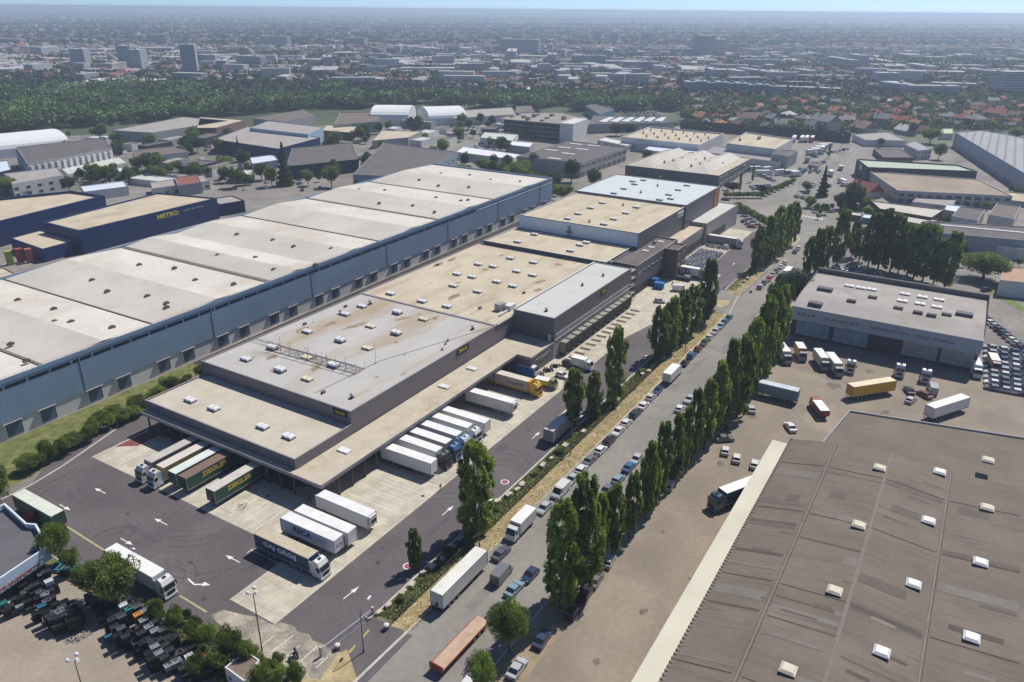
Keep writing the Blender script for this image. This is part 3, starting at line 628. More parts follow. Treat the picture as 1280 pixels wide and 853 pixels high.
for p in ((13, 430), (22, 375), (33, 451), (67, 386), (68, 402), (88, 403), (89, 402), (140, 409), (115, 350), (134, 364), (184, 370), (208, 379), (208, 384), (174, 331), (218, 335), (244, 350), (292, 355), (272, 319), (319, 322), (342, 337), (394, 331), (296, 293), (341, 300), (367, 308), (414, 311), (449, 237), (481, 238), (474, 254), (516, 257), (545, 247), (586, 234), (613, 225), (587, 219), (650, 227), (543, 265), (551, 217), (585, 250), (576, 251), (524, 225), (548, 232)):
    q = Vector(P(*p, 14.8)) - Vector((69.9, 180.1)); q = Matrix.Rotation(-BO, 2) @ q
    link('roof_vent', RV, bw, loc=(q.x, q.y, 14.5))
mb = MB()
for i in range(160): mb.tube((X0+i*2, -.05, 14.7), (X0+i*2, -.05, 15.3), .03, n=4)
mb.tube((X0, -.05, 15.3), (X1, -.05, 15.3), .03, n=4); link('guard_rail', mb.mesh('guard_rail', trim), bw)
# ------------------------------------------------------------------ buildings of the right half
HALLS = []
def roof_poly(pts, z): return [P(x, y, z) for x, y in pts]
def hall(label, pts, z, wm, rm, cat='building', par_h=.4, name='industrial_hall', world_poly=None, cap=None, group=None):
    t = thing(name, label, cat, group=group); poly = ccw(world_poly or roof_poly(pts, z)); HALLS.append(poly); shell(t, poly, 0, z, wm, rm, par_h, cap=cap); return t, poly
def on_roof(x, y, pad=2.5):
    for pl in HALLS:
        if all((b[0]-a[0])*(y-a[1])-(b[1]-a[1])*(x-a[0]) > -pad*math.dist(a, b) for a, b in zip(pl, pl[1:]+pl[:1])): return True
    return False
def near_edges(poly):
    """edges facing the camera side, (a, b) with the outside on the right hand"""
    out = []
    for i in range(len(poly)):
        a, b = poly[i], poly[(i+1) % len(poly)]; nx, ny = b[1]-a[1], a[0]-b[0]
        if nx*((a[0]+b[0])/2)+ny*((a[1]+b[1])/2) < 0: out.append((a, b))
    return out

# grey workshop with two skylight groups
GX0, GX1, GY0, GY1, GZ = 232.5, 270.5, -10.3, 40.8, 10.6
gw = thing('grey_workshop', 'grey two storey workshop with lettered front band behind the lorry yard', 'workshop')
gp = [(GX0, GY0), (GX1, GY0), (GX1, GY1), (GX0, GY1)]
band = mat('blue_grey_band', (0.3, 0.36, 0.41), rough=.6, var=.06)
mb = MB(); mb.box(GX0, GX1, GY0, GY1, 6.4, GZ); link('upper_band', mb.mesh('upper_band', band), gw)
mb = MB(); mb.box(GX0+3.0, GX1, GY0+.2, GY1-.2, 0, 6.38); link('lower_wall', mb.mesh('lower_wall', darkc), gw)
mb = MB(); xm = GX0+10
for (u, zu), (v, zv) in (((GX0, GZ+.02), (xm, GZ+1.2)), ((xm, GZ+1.2), (GX1-1.2, GZ+.5))): mb.face([(u, GY0+.2, zu), (v, GY0+.2, zv), (v, GY1-.2, zv), (u, GY1-.2, zu)])
link('roof', mb.mesh('roof', concrete_roof), gw)
mb = MB(); mb.box(GX1-1.2, GX1, GY0, GY1, GZ, GZ+2.1); link('rear_parapet', mb.mesh('rear_parapet', dark_roof), gw)
mb = MB()
for y in (GY0, GY1-.2): mb.face([(GX0, y, GZ), (GX1, y, GZ), (GX1, y, GZ+1.9), (xm, y, GZ+1.4)]); mb.face([(GX0, y+.2, GZ), (xm, y+.2, GZ+1.4), (GX1, y+.2, GZ+1.9), (GX1, y+.2, GZ)])
link('gable_trim', mb.mesh('gable_trim', trim), gw)
FL = sk_mesh(2.3, 2.9, .5, sky_m); VD = sk_mesh(2.2, 3.2, .8, shut, 'roof_vent')
def grz(x): return GZ+1.2*(x-GX0)/10 if x < xm else GZ+1.2-.7*(x-xm)/26.8
for p in ((1062, 357.5), (1076, 360), (1089.5, 362), (1131.5, 367.5), (1153, 371.2), (1174, 374.7), (1128, 377), (1150, 380.5), (1171, 384.5)):
    q = P(*p, GZ+1); skylight(gw, q, grz(q[0]), FL)
for p in ((1064, 378), (1122.5, 387), (1147, 392.5), (1164, 396), (1183, 395), (1090.5, 373)):
    q = P(*p, GZ+1); link('roof_vent', VD, gw, loc=(*q, grz(q[0])), scale=.8)
mb = MB()
for p, w in (((1031, 363.5), 4.5), ((1019.5, 379.5), 4), ((1205, 395), 4.5)):
    q = P(*p, GZ+1); mb.box(q[0]-1.2, q[0]+1.2, q[1]-w/2, q[1]+w/2, grz(q[0])-.6, grz(q[0])+1)
link('roof_hatch', mb.mesh('roof_hatch', upstand), gw)
lt = mat('dark_red_lettering', (0.13, 0.11, 0.12), var=0)
for y, w, txt in ((36, 5.5, 'IRIT'), (26.5, 10, 'TRANSPORT'), (13, 10.5, 'REPARATION'), (4.5, 4, 'GLD'), (-1, 5, 'PNEUS')):
    wall_text(gw, txt, (GX0-.03, y, 8.4), (-1, 0), 1.15, lt, width=w, bold=.02)
for y0, y1 in ((29.5, 39), (18.5, 28)):
    mb = MB(); mb.box(GX0+2.8, GX0+2.99, y0, y1, .8, 5.2)
    for k in range(3): mb.box(GX0+2.75, GX0+2.8, y0+(k+.98)*(y1-y0)/3-.06, y0+(k+.98)*(y1-y0)/3+.06, .8, 5.2, 1)
    link('loading_door', mb.mesh('loading_door', [mat('sky_blue_door', (0.2, 0.33, 0.4), var=.1), frame_m]), gw)
for y0, y1 in ((-.2, 9), (-9.2, -1)):
    mb = MB(); mb.box(GX0+2.8, GX0+2.99, y0, y1, 1.0, 5.4); link('shutter_door', mb.mesh('shutter_door', mat('grey_shutter', (0.36, 0.35, 0.34), wave=('Z', 1.5, .1))), gw)

# brown shed filling the lower right corner
sh = thing('brown_shed', 'huge brown profiled roof shed with square rooflights filling the lower right corner', 'shed')
yA, yB, yC, yD, yE, yF = 23.4, 14.5, 3.5, -7.5, -19.5, -31.5
xa, xb = 48, 157
mb = MB(); mb.box(xa, xb, yF, yA, 0, 6.9); link('wall', mb.mesh('wall', white_wall), sh)
mb = MB()
prof = [(yA, 7.0), (yB, 6.4+2.6), (14.1, 8.6), (13.7, 9.0), (yC+.2, 9.9), (yC-.2, 9.9), (yD+.3, 8.9), (yD, 8.5), (yD-.3, 8.9), (yE, 9.9), (yF, 8.9)]
for (y0, z0), (y1, z1) in zip(prof, prof[1:]):
    mb.face([(xa, y0, z0), (xb, y0, z0), (xb, y1, z1), (xa, y1, z1)][::-1])
mb.face([(xb, yA, 6.9)]+[(xb, y, z) for y, z in prof]+[(xb, yF, 6.9)], 1); mb.face(([(xa, yA, 6.9)]+[(xa, y, z) for y, z in prof]+[(xa, yF, 6.9)])[::-1], 1)
link('roof', mb.mesh('roof', [brown_roof, white_wall]), sh)
mb = MB(); mb.prism([(xa, yA), (xb-1.5, yA), (xb-1.5, yA+3.4), (xa, yA+3.4)], 5.6, 6.5, 0); link('lean_to_roof', mb.mesh('lean_to_roof', mat('pale_lean_to_roof', (0.6, 0.57, 0.45), var=.08, scale=.1)), sh)
mb = MB(); mb.box(xa, xb, yA+3.0, yA+3.2, 0, 5.59); link('lean_to_wall', mb.mesh('lean_to_wall', white_wall), sh)
mb = MB()
for x in np.arange(xa, xb, .9): mb.box(x, x+.35, yA-.5, yA+.06, 6.95, 7.2)
for y in (13.95, yD): mb.box(xa, xb, y-.28, y+.28, 8.55, 8.72)
mb.box(xa, xb, yC-.25, yC+.25, 9.85, 9.98)
link('ridge_and_gutter', mb.mesh('ridge_and_gutter', mat('roof_flashing', (0.2, 0.17, 0.15), var=.1)), sh)
def dome_mesh(m):
    mb = MB(); mb.box(-1.05, 1.05, -1.05, 1.05, 0, .4, 1); n = len(mb.v); mb.v += [(x*1.12, y*1.12, .4) for x, y in ((-1, -1), (1, -1), (1, 1), (-1, 1))]+[(x*.75, y*.75, .72) for x, y in ((-1, -1), (1, -1), (1, 1), (-1, 1))]
    for f in ((0, 1, 5, 4), (1, 2, 6, 5), (2, 3, 7, 6), (3, 0, 4, 7), (4, 5, 6, 7)): mb.f.append(tuple(n+i for i in f)); mb.m.append(0)
    return mb.mesh('rooflight', [m, upstand])
shades = [mat(f'aged_sheet_{n}', c, var=.1, scale=.4, fine=.06) for n, c in (('dark', (0.095, 0.078, 0.066)), ('umber', (0.125, 0.104, 0.086)), ('grey', (0.185, 0.165, 0.145)), ('pale', (0.21, 0.18, 0.155)))]
sq = random.Random(8)
def shz0(y):
    for (y0, z0), (y1, z1) in zip(prof, prof[1:]):
        if y1 <= y <= y0: return z0+(z1-z0)*(y0-y)/(y0-y1)
    return 9
bays_ = [(22.8, 14.8), (13.5, 3.8), (3.1, -7.0), (-8.0, -19)]
for i in range(64):
    y0, y1 = bays_[sq.choice([0, 0, 1, 1, 1, 2, 2, 3])]; x = sq.uniform(70, 150) if i < 46 else sq.uniform(88, 122); w_ = sq.choice([.35, .5, .8, 1.2, 2.4]) ; u0, u1 = (0, 1) if sq.random() < .35 else sorted((sq.random(), sq.random()))
    if u1-u0 < .25: u1 = min(1, u0+.4)
    ya_, yb_ = y0+(y1-y0)*u0, y0+(y1-y0)*u1; m_ = shades[sq.choice([0, 0, 1, 1, 1, 2, 3]) if w_ < 2 else sq.choice([1, 2])]
    mb = MB(); dz = .02+.004*(i % 5); mb.face([(x, yb_, shz0(yb_)+dz), (x+w_, yb_, shz0(yb_)+dz), (x+w_, ya_, shz0(ya_)+dz), (x, ya_, shz0(ya_)+dz)]); link('roof_sheet', mb.mesh('roof_sheet', m_), sh)
for x in (84, 106, 128, 146):
    for y0, y1 in bays_: mb = MB(); mb.box(x-.06, x+.06, y1, y0, 0, .01); mb.v = [(a, b, shz0(b)+.05+c*3) for a, b, c in mb.v]; link('roof_joint', mb.mesh('roof_joint', shades[1]), sh)
RL = dome_mesh(sky_m); RL2 = dome_mesh(mat('cream_rooflight', (0.62, 0.58, 0.45), var=.04))
def shz(y):
    for (y0, z0), (y1, z1) in zip(prof, prof[1:]):
        if y1 <= y <= y0: return z0+(z1-z0)*(y0-y)/(y0-y1)
    return 9
for i, p in enumerate(((1099, 587.5), (1175, 588.5), (1073, 659), (1161, 649.7), (1234, 635.4), (1042.7, 740.8), (1142.3, 728.9), (1225.6, 703.4), (1102, 815), (1214.4, 797), (985, 838), (1235, 575.6))):
    q = P(*p, 9.6); link('rooflight', RL if i in (1, 3, 6, 8, 9, 7) else RL2, sh, loc=(*q, shz(q[1])-.05))
# annexe roofs behind the shed
a1, _ = hall('low grey roofed annexe at the far end of the brown shed', [(1060, 507), (1175, 530), (1175, 556), (1050, 530)], 7.1, grey_wall, brown_roof, name='shed_annexe', world_poly=[(157.3, 17.5), (178, 14.8), (186.5, -26), (157.3, -32)])

# transport office, bottom left, ribbed pale front with lettering
tb = thing('ribbed_building', 'flat roofed building with pale ribbed fascia and red lettering, lower left edge', 'building')
e0, e1, e2, e3 = (51.9, 126.2), (42, 124.2), (30, 122), (53.8, 136.5)
tp_ = [(30, 122.6), (51.8, 126.3), (54.2, 134.5), (53.4, 136.2), (54.6, 146), (30, 146)]
mb = MB(); pp = ccw(tp_); inn = poly_off(pp, .35)
rib = mat('ribbed_pale_cladding', (0.5, 0.62, 0.72), rough=.5, var=.04, wave=('X', 1.1, .4))
for i in range(len(pp)):
    j = (i+1) % len(pp)
    mb.face([(*pp[i], 2.9), (*pp[j], 2.9), (*pp[j], 5.6), (*pp[i], 5.6)]); mb.face([(*inn[j], 4.7), (*inn[i], 4.7), (*inn[i], 5.6), (*inn[j], 5.6)], 1)
    mb.face([(*pp[i], 5.6), (*pp[j], 5.6), (*inn[j], 5.6), (*inn[i], 5.6)], 1); mb.face([(*inn[i], 2.9), (*inn[j], 2.9), (*pp[j], 2.9), (*pp[i], 2.9)], 1)
link('fascia', mb.mesh('fascia', [rib, white_clad]), tb)
mb = MB(); mb.prism(poly_off(pp, 1.2), 0, 4.7, 0, 1); link('wall', mb.mesh('wall', [darkc, mat('bitumen_roof', (0.12, 0.115, 0.125), var=.12, scale=.3)]), tb)
nrm = Vector((3.7, -21.8)).normalized()
c_ = Vector((30, 122.6)).lerp(Vector((51.8, 126.3)), .69)
wall_text(tb, 'BI TRANSPORTS', (c_.x+nrm.x*.06, c_.y+nrm.y*.06, 3.5), nrm, .95, mat('red_lettering', (0.45, 0.1, 0.05), var=0), width=9, bold=.01)
# small flat roofed hut
ht = thing('small_hut', 'small white hut with brown flat roof among bushes at the bottom edge', 'hut')
shell(ht, [(50.9, 75.6), (54.9, 77.0), (55.0, 80.0), (51.2, 80.3)], 0, 3.1, white_wall, mat('rusty_flat_roof', (0.2, 0.15, 0.12), var=.2), .15, .2, cap=frame_m)
windows(ht, (51.2, 80.2), (50.9, 75.7), 1.2, .8, .7, 2)

# navy halls, left
nv = thing('navy_hall', 'navy blue store with beige roof and yellow lettering behind the blue warehouse', 'store')
nz = 10.0; npoly = [P(98.7, 288.5, nz), P(271, 247.5, nz), P(197, 241, nz), P(53.7, 277.5, nz)]
shell(nv, npoly, 0, nz, navy_wall, beige_roof, .6, .6, cap=navy_wall)
a, b = Vector(P(98.7, 288.5, nz)), Vector(P(271, 247.5, nz)); d = (b-a).normalized(); n_ = Vector((d.y, -d.x)); c_ = a.lerp(b, .60)
wall_text(nv, 'METRO', (c_.x+n_.x*.06, c_.y+n_.y*.06, 7.6), n_, 2.6, yellow_sign, width=11, bold=.06)
c_ = a.lerp(b, .80); wall_text(nv, 'cash & carry', (c_.x+n_.x*.06, c_.y+n_.y*.06, 7.9), n_, 1.5, mat('pale_lettering', (0.35, 0.45, 0.5), var=0), width=11)
nv2 = thing('navy_hall', 'navy walled hall with a beige roof at the left edge', 'store')
shell(nv2, [P(-60, 293, 10), P(131, 246, 10), P(90, 240, 10), P(-60, 255, 10)], 0, 10.6, navy_wall, beige_roof, 1.2, .8, cap=navy_wall)
hall('low navy porch with a small beige roof beside parked lorries at the left edge', None, 5.5, navy_wall, beige_roof, 'porch', name='navy_porch', world_poly=[P(12, 296, 6), P(52.5, 310, 6), P(97, 298, 6), P(50, 286, 6)], cap=navy_wall)
hall('low navy block at the right end of the lettered navy store', None, 6, navy_wall, concrete_roof, name='navy_annexe', world_poly=[P(274, 253, 7), P(305, 248, 7), P(290, 242, 7), P(262, 246, 7)], cap=navy_wall)
hall('flat beige roof at the left edge below the navy halls', None, 4, grey_wall, beige_roof, name='low_hall', world_poly=[P(-40, 345, 4), P(-40, 370, 4), P(28, 346, 4), P(5, 334, 4)])

# halls of the middle distance
d1, dp = hall('dark roofed hall with white rooflight strips and a glazed front, beyond the round trees', [(646, 195.5), (726, 203.5), (783, 184.5), (712, 176)], 9.1, grey_wall, dark_roof)
FS = sk_mesh(2.6, 9, .4, sky_m)
for p in ((692.5, 198), (710, 192), (727, 186.5), (741.5, 182), (689, 187.5), (705, 184.3), (720, 180)): link('skylight', FS, d1, loc=(*P(*p, 9.1), 8.7))
windows(d1, dp and P(726, 203.5, 9.1), P(783, 184.5, 9.1), 5.8, 5, 1.8, 9, mull=3); windows(d1, P(726, 203.5, 9.1), P(783, 184.5, 9.1), 1.0, 5, 2.4, 9)
f2 = thing('factory', 'factory with three ridged beige roofs beyond the pale blue roof', 'factory')
fx0, fx1, fy0, fy1, fz = 432, 499, 126, 183, 8.0
shell(f2, [(fx0, fy0), (fx1, fy0), (fx1, fy1), (fx0, fy1)], 0, fz, mat('green_grey_wall', (0.12, 0.15, 0.14), var=.2, scale=.1), beige_roof, .4, cap=frame_m)
mb = MB()
for k in range(3):
    ya = fy1-2-k*17; yb = ya-15
    mb.face([(fx0+2, ya, fz-.3), (fx0+2, yb, fz-.3), (fx0+14, (ya+yb)/2, fz+2.4)][::-1])
    mb.face([(fx0+2, ya, fz-.3), (fx0+14, (ya+yb)/2, fz+2.4), (fx1-2, (ya+yb)/2, fz+2.4), (fx1-2, ya, fz-.3)][::-1])
    mb.face([(fx0+2, yb, fz-.3), (fx1-2, yb, fz-.3), (fx1-2, (ya+yb)/2, fz+2.4), (fx0+14, (ya+yb)/2, fz+2.4)][::-1])
link('ridged_roof', mb.mesh('ridged_roof', cream_roof), f2)
for k in range(16): q = P(825+k*5.6, 199+((k*7) % 5)*2.2, 8); cowl(f2, q, 7.6, 1.5)
windows(f2, (fx0+2, fy0), (fx1-2, fy0), 5.0, 7, 1.5, 7, mull=5); windows(f2, (fx0+2, fy0), (fx1-2, fy0), 1.2, 7, 1.8, 7, mull=5)
w3, _ = hall('white walled hall with a wide cream roof left of the white box hall', None, 9, white_wall, beige_roof, cap=frame_m, par_h=1.2, world_poly=[P(776.6, 171, 9), P(874, 181, 9), P(905, 166.5, 9), P(813, 158, 9)])
for k in range(20): cowl(w3, P(800+(k % 7)*13+k*.6, 160.5+(k//7)*4.5+(k % 7)*1.1, 9), 7.9, 1.4)
w4, wp = hall('white box hall with beige roof beside the lorry park and small office', None, 9.5, white_wall, beige_roof, cap=frame_m, par_h=1.0, world_poly=[P(908, 179, 9.5), P(969, 186.4, 9.5), P(991.6, 173.3, 9.5), P(933.4, 165, 9.5)])
for p in ((925, 174.5), (948, 173), (950, 172)): cowl(w4, P(*p, 9.5), 8.6, 1.8)
ms_, _ = hall('low blue grey link roof between the white halls', None, 4.5, white_wall, trim, name='link_building', world_poly=[P(880, 190, 4.5), P(975, 203, 4.5), P(982, 198, 4.5), P(895, 182, 4.5)])
of5 = thing('office_building', 'small two storey office with pale vertical fins beside the white box hall', 'office')
op = [P(964.4, 192.5, 8.2), P(984.5, 195.2, 8.2), P(997, 188.4, 8.2), P(975.6, 187.2, 8.2)]; shell(of5, op, 0, 8.2, grey_wall, dark_roof, .4)
FIN = MB(); FIN.box(-.25, .25, -.5, 0, .5, 7.8); FINm = FIN.mesh('fin', frame_m)
oo = ccw(op)
for a, b in near_edges(oo):
    ang = math.atan2(b[1]-a[1], b[0]-a[0])
    for t in np.linspace(.05, .95, 8): link('fin', FINm, of5, loc=(a[0]+(b[0]-a[0])*t, a[1]+(b[1]-a[1])*t, 0), rz=ang)
hb, hp = hall('low white building with a dark strip window left of the white halls', None, 5, white_wall, white_wall, world_poly=[P(747, 175, 5), P(784, 182.5, 5), P(793, 179, 5), P(757, 171.5, 5)])
for a, b in near_edges(hp): windows(hb, a, b, 2.5, 2.2, 1.2, 5)
hall('long white shed roof between the roundabout trees and the white halls', None, 5, white_wall, white_clad, world_poly=[P(805, 187, 5), P(866, 195, 5), P(876, 189, 5), P(815, 180, 5)])
sk5, _ = hall('dark shed with broad white rooflight bands near the hedge', None, 7.5, grey_wall, dark_roof, world_poly=[P(735.3, 155.4, 7.5), P(843, 153, 7.5), P(822.5, 146.8, 7.5), P(742.8, 144, 7.5)])
for k in range(6):
    q = [P(748+k*14, 152-k*.2, 7.6), P(757+k*14, 153-k*.2, 7.6), P(768+k*13, 147.0, 7.6), P(762+k*13, 146.5, 7.6)]; mb = MB(); mb.prism(q, 7.2, 7.7); link('rooflight_band', mb.mesh('rooflight_band', sky_m), sk5)
tl, _ = hall('grey hall with a teal end wall by the woodland', None, 8, mat('teal_wall', (0.06, 0.22, 0.28), var=.1), dark_roof, world_poly=[P(731.6, 132, 8), P(749, 143, 8), P(768, 136.6, 8), P(743, 129.6, 8)])
fb = thing('concrete_block', 'five storey white gabled block with open concrete floors', 'building')
fz = 14; fpl = ccw([P(624, 148, fz), P(716.6, 156, fz), P(734.4, 149.5, fz), P(702, 141, fz), P(650, 141, fz)])
mb = MB()
for k in range(5): mb.prism(fpl, k*3.3+.02, k*3.3+.5, 0)
mb.prism(poly_off(fpl, 3), .1, 13.4, 1); link('floors', mb.mesh('floors', [mat('raw_concrete', (0.3, 0.26, 0.22), var=.2, scale=.1), darkc]), fb)
mb = MB(); q = [P(700, 155, fz), P(716.6, 156.2, fz), P(734.4, 149.7, fz), P(718, 149, fz)]; mb.prism(q, 0, 14.6, 0); link('gable', mb.mesh('gable', white_wall), fb)
mb = MB()
for i, p in enumerate(((640, 146), (655, 147), (668, 146), (684, 148), (690, 145), (705, 149), (672, 144), (648, 143.5), (660, 150), (678, 151))): w_ = P(*p, fz); mb.box(w_[0]-1.5, w_[0]+1.5, w_[1]-1.5, w_[1]+1.5, 13.7, 15+(i % 3)*.6)
link('roof_plant', mb.mesh('roof_plant', trim), fb)
# arched tent halls, far centre left
def arch(label, a, b, depth, h, m, name='arched_hall'):
    a, b = Vector(P(*a)), Vector(P(*b)); d = (b-a); l = d.length; t = thing(name, label, 'hall', loc=(a.x, a.y, 0), rz=math.atan2(d.y, d.x)); mb = MB(); n = 10
    pr = [(depth*(1-math.cos(math.pi*i/n))/2, h*.45+h*.55*math.sin(math.pi*i/n)) for i in range(n+1)]
    sgn = -1 if d.x*1 > 0 and (a.x*d.y-a.y*d.x) < 0 else 1
    pr = [(sgn*-y, z) for y, z in pr]; pr = [(pr[0][0], 0)]+pr+[(pr[-1][0], 0)]
    for (y0, z0), (y1, z1) in zip(pr, pr[1:]): mb.face([(0, y0, z0), (l, y0, z0), (l, y1, z1), (0, y1, z1)])
    mb.face([(0, y, z) for y, z in pr]); mb.face([(l, y, z) for y, z in pr][::-1]); link('shell', mb.mesh('shell', m), t); return t
tent_m = mat('white_membrane', (0.7, 0.71, 0.72), var=.04, scale=.05)
arch('white arched membrane hall at the wood edge, the left one of the pair', (475, 148), (520, 148.5), -46, 14, tent_m)
arch('white arched membrane hall at the wood edge, the right one of the pair', (523, 149), (568, 147.5), -46, 13, tent_m)
arch('long white arched hall cut by the left picture edge', (-70, 195), (62, 181), -40, 13, tent_m)
# blurred industrial quarter left of centre
ind = [
 ('grey concrete hall with pale buttress fins along its front', [(34, 205), (140, 185), (128, 172), (20, 184)], 11, 'fin', grey_wall, dark_roof),
 ('white office with rows of small windows at the left edge', [(15, 230), (80, 219), (72, 209), (5, 217)], 8, 'win', white_wall, concrete_roof),
 ('long white hall between the finned hall and the navy halls', [(85, 218), (160, 203), (150, 196), (75, 210)], 5, None, white_wall, pale_roof),
 ('grey hall at the edge of the wood with a stepped roof', [(140, 163), (190, 166), (285, 151), (230, 146)], 9, None, grey_wall, concrete_roof),
 ('royal blue fronted hall with a grey roof below the wood', [(266, 174), (348, 186), (400, 172), (310, 158)], 9, None, navy_wall, concrete_roof),
 ('pale blue banded hall standing behind the royal blue one', [(312, 160), (385, 168), (404, 159), (336, 151)], 11, None, mat('pale_blue_wall', (0.3, 0.42, 0.5), var=.1), concrete_roof),
 ('beige flat roof hall with a brown front at the wood edge', [(246, 160), (270, 160), (306, 150), (250, 146)], 9, None, mat('brown_wall', (0.2, 0.13, 0.1), var=.1), beige_roof),
 ('brown topped shed furthest up against the wood', [(316, 148), (352, 152), (394, 144), (380, 137)], 8, None, grey_wall, brown_roof),
 ('slate blue workshop with glazed front behind the cream roof', [(441, 218), (520, 222), (572, 190), (480, 178)], 9, 'win', mat('slate_blue_wall', (0.22, 0.28, 0.32), var=.1), dark_roof),
 ('low white shed behind the trees at the end of the blue warehouse', [(570, 190), (640, 199), (652, 193), (580, 183)], 5, None, white_wall, tent_m),
 ('small white flat roof pavilion left of the dark roofed hall', [(634, 181), (662, 184), (668, 178), (640, 176)], 5, None, grey_wall, tent_m),
 ('long low grey shed right of the arched halls', [(566, 148), (645, 143), (640, 134), (575, 138)], 7, None, white_wall, concrete_roof),
 ('white two storey house right of the long grey shed', [(646, 140), (668, 140), (664, 132), (645, 133)], 9, 'win', white_wall, brown_roof),
 ('brown roofed depot left of the arched halls', [(418, 156), (475, 152), (470, 140), (425, 141)], 8, None, grey_wall, brown_roof),
 ('low brown roofed workshop beside the curved road, left of centre', [(170, 197), (235, 190), (225, 182), (165, 188)], 5, None, white_wall, brown_roof),
 ('pale building with lilac awning beside the tall dark conifer', [(315, 205), (348, 200), (342, 193), (312, 197)], 5, None, mat('lilac_wall', (0.35, 0.33, 0.5), var=.1), white_clad),
 ('dark green roofed long shed right of the tall conifer', [(358, 208), (448, 199), (440, 178), (365, 185)], 8, None, darkc, dark_roof),
 ('white flat workshop beside the navy annexe', [(190, 236), (262, 226), (255, 219), (188, 228)], 5, 'win', white_wall, concrete_roof),
 ('small red brown roofed workshop above the navy store', [(222, 232), (252, 228), (246, 218), (218, 222)], 6, None, grey_wall, mat('red_brown_roof', (0.24, 0.1, 0.07), var=.1)),
 ('pale blue roofed shed above the navy hall', [(105, 240), (160, 233), (155, 226), (100, 233)], 5, None, white_wall, white_clad),
 ('small lean white canopy by the roundabout', [(288, 219), (318, 218), (316, 212), (290, 212)], 5, None, mat('teal_green_wall', (0.1, 0.25, 0.25), var=.1), pale_roof),
 ('grey warehouse cut by the left edge above the white office', [(-30, 222), (14, 212), (10, 200), (-30, 206)], 8, None, darkc, white_clad),
 ('round ended sandy roof hall in the blurred quarter', [(465, 176), (510, 172), (528, 164), (478, 163)], 6, None, grey_wall, beige_roof),
 ('grey shed with pale roof left of the concrete block', [(600, 172), (640, 176), (648, 168), (606, 165)], 6, 'win', white_wall, pale_roof),
 ('narrow cream shed in front of the wood, right of the brown shed', [(402, 163), (440, 166), (446, 158), (408, 156)], 6, None, brick_m, beige_roof),
]
for lab, pts, z, fx, wm, rm in ind:
    t, pl = hall(lab, pts, z, wm, rm)
    es = near_edges(pl)
    if fx == 'fin':
        for a, b in es[:2]:
            ang = math.atan2(b[1]-a[1], b[0]-a[0])
            for k in range(14):
                u = (k+.5)/14; link('fin', FINm, t, loc=(a[0]+(b[0]-a[0])*u, a[1]+(b[1]-a[1])*u, 0), rz=ang, scale=(4, 2, 1.2))
    if fx == 'win':
        for a, b in es:
            n = int(min(10, math.dist(a, b)//5)); 
            for zz in np.arange(1.2, z-2.2, 3.2): windows(t, a, b, zz, 2.2, 1.5, max(1, n))
# right of the road
gr, gpoly = hall('dark walled hall with a long pale green roof right of the road', [(1071, 198.5), (1085, 209), (1222, 214), (1198, 206)], 9.4, darkc, mat('green_roof', (0.42, 0.5, 0.38), var=.06), par_h=.8)
mb = MB(); a, b = Vector(P(1071, 198.5, 9.4)), Vector(P(1085, 209, 9.4)); d = (b-a).normalized(); n_ = Vector((-abs(d.y), abs(d.x)*(1 if d.x*d.y < 0 else -1))); c_ = a.lerp(b, .45)
mb.obox(c_.x-.25, c_.y+.05, 5, 8, 6, .3, math.atan2(d.y, d.x)); link('sign_panel', mb.mesh('sign_panel', frame_m), gr)
brn, bp_ = hall('brown flat roof hall with pale framed windows facing the road', [(1087, 214), (1122.5, 238), (1266, 245), (1222, 224)], 7, mat('pale_grey_wall', (0.42, 0.43, 0.42), var=.1), mat('brown_flat_roof', (0.3, 0.24, 0.18), var=.15, scale=.05, stain=(0.42, 0.36, 0.24), stain_scale=.03, stain_amt=.8), cap=frame_m, par_h=.5)
for a, b in near_edges(bp_):
    n = int(math.dist(a, b)//4.5); windows(brn, a, b, 3.8, 3, 1.8, n); windows(brn, a, b, .8, 3, 2, n)
hall('low white roofed workshop in two steps below the brown roof hall', [(1100, 261), (1165, 272), (1180, 262), (1089, 251)], 5.5, mat('dark_red_wall', (0.1, 0.04, 0.03), var=.1), cream_roof)
hall('second low cream roof in front of the stepped workshop', [(1108, 272), (1160, 282), (1172, 275), (1112, 264)], 4.5, navy_wall, cream_roof)
lg, lgp = hall('long grey hall with small white rooflights cut by the right edge', [(1159, 290), (1310, 303), (1330, 286), (1157, 276)], 8, mat('blue_grey_wall', (0.28, 0.32, 0.36), var=.08), dark_roof)
for k in range(14): link('skylight', FL, lg, loc=(*P(1180+k*8, 281+k*.75, 8), 7.5), scale=.8)
hall('white roof canopy at the right edge below the long grey hall', [(1212, 301), (1320, 318), (1330, 306), (1212, 297)], 5, white_wall, tent_m)
hall('pale house with a peach roof at the right edge', [(1250, 350), (1310, 356), (1310, 335), (1255, 333)], 6, white_wall, mat('peach_roof', (0.42, 0.28, 0.18), var=.1), 'house', name='pale_house')
br_, brp = hall('long pale blue warehouse with roller doors at the upper right edge', [(1194, 165.5), (1325, 243), (1360, 186), (1228, 163)], 10.5, mat('pale_blue_cladding', (0.3, 0.36, 0.42), var=.06), mat('ribbed_grey_roof', (0.34, 0.34, 0.35), var=.1, scale=.05, wave=('Y', .06, .35)))
for a, b in near_edges(brp): windows(br_, a, b, .8, 4, 3.6, int(math.dist(a, b)//9), mull=0)
wh2, wp2 = hall('small white two storey block with a dark side wall and window grid', [(1131, 180), (1147.8, 188.3), (1164.7, 187), (1145, 176)], 6.6, white_wall, grey_wall)
for a, b in near_edges(wp2):
    for zz in (1.2, 4.0): windows(wh2, a, b, zz, 1.2, 1.3, max(2, int(math.dist(a, b)//2.6)))
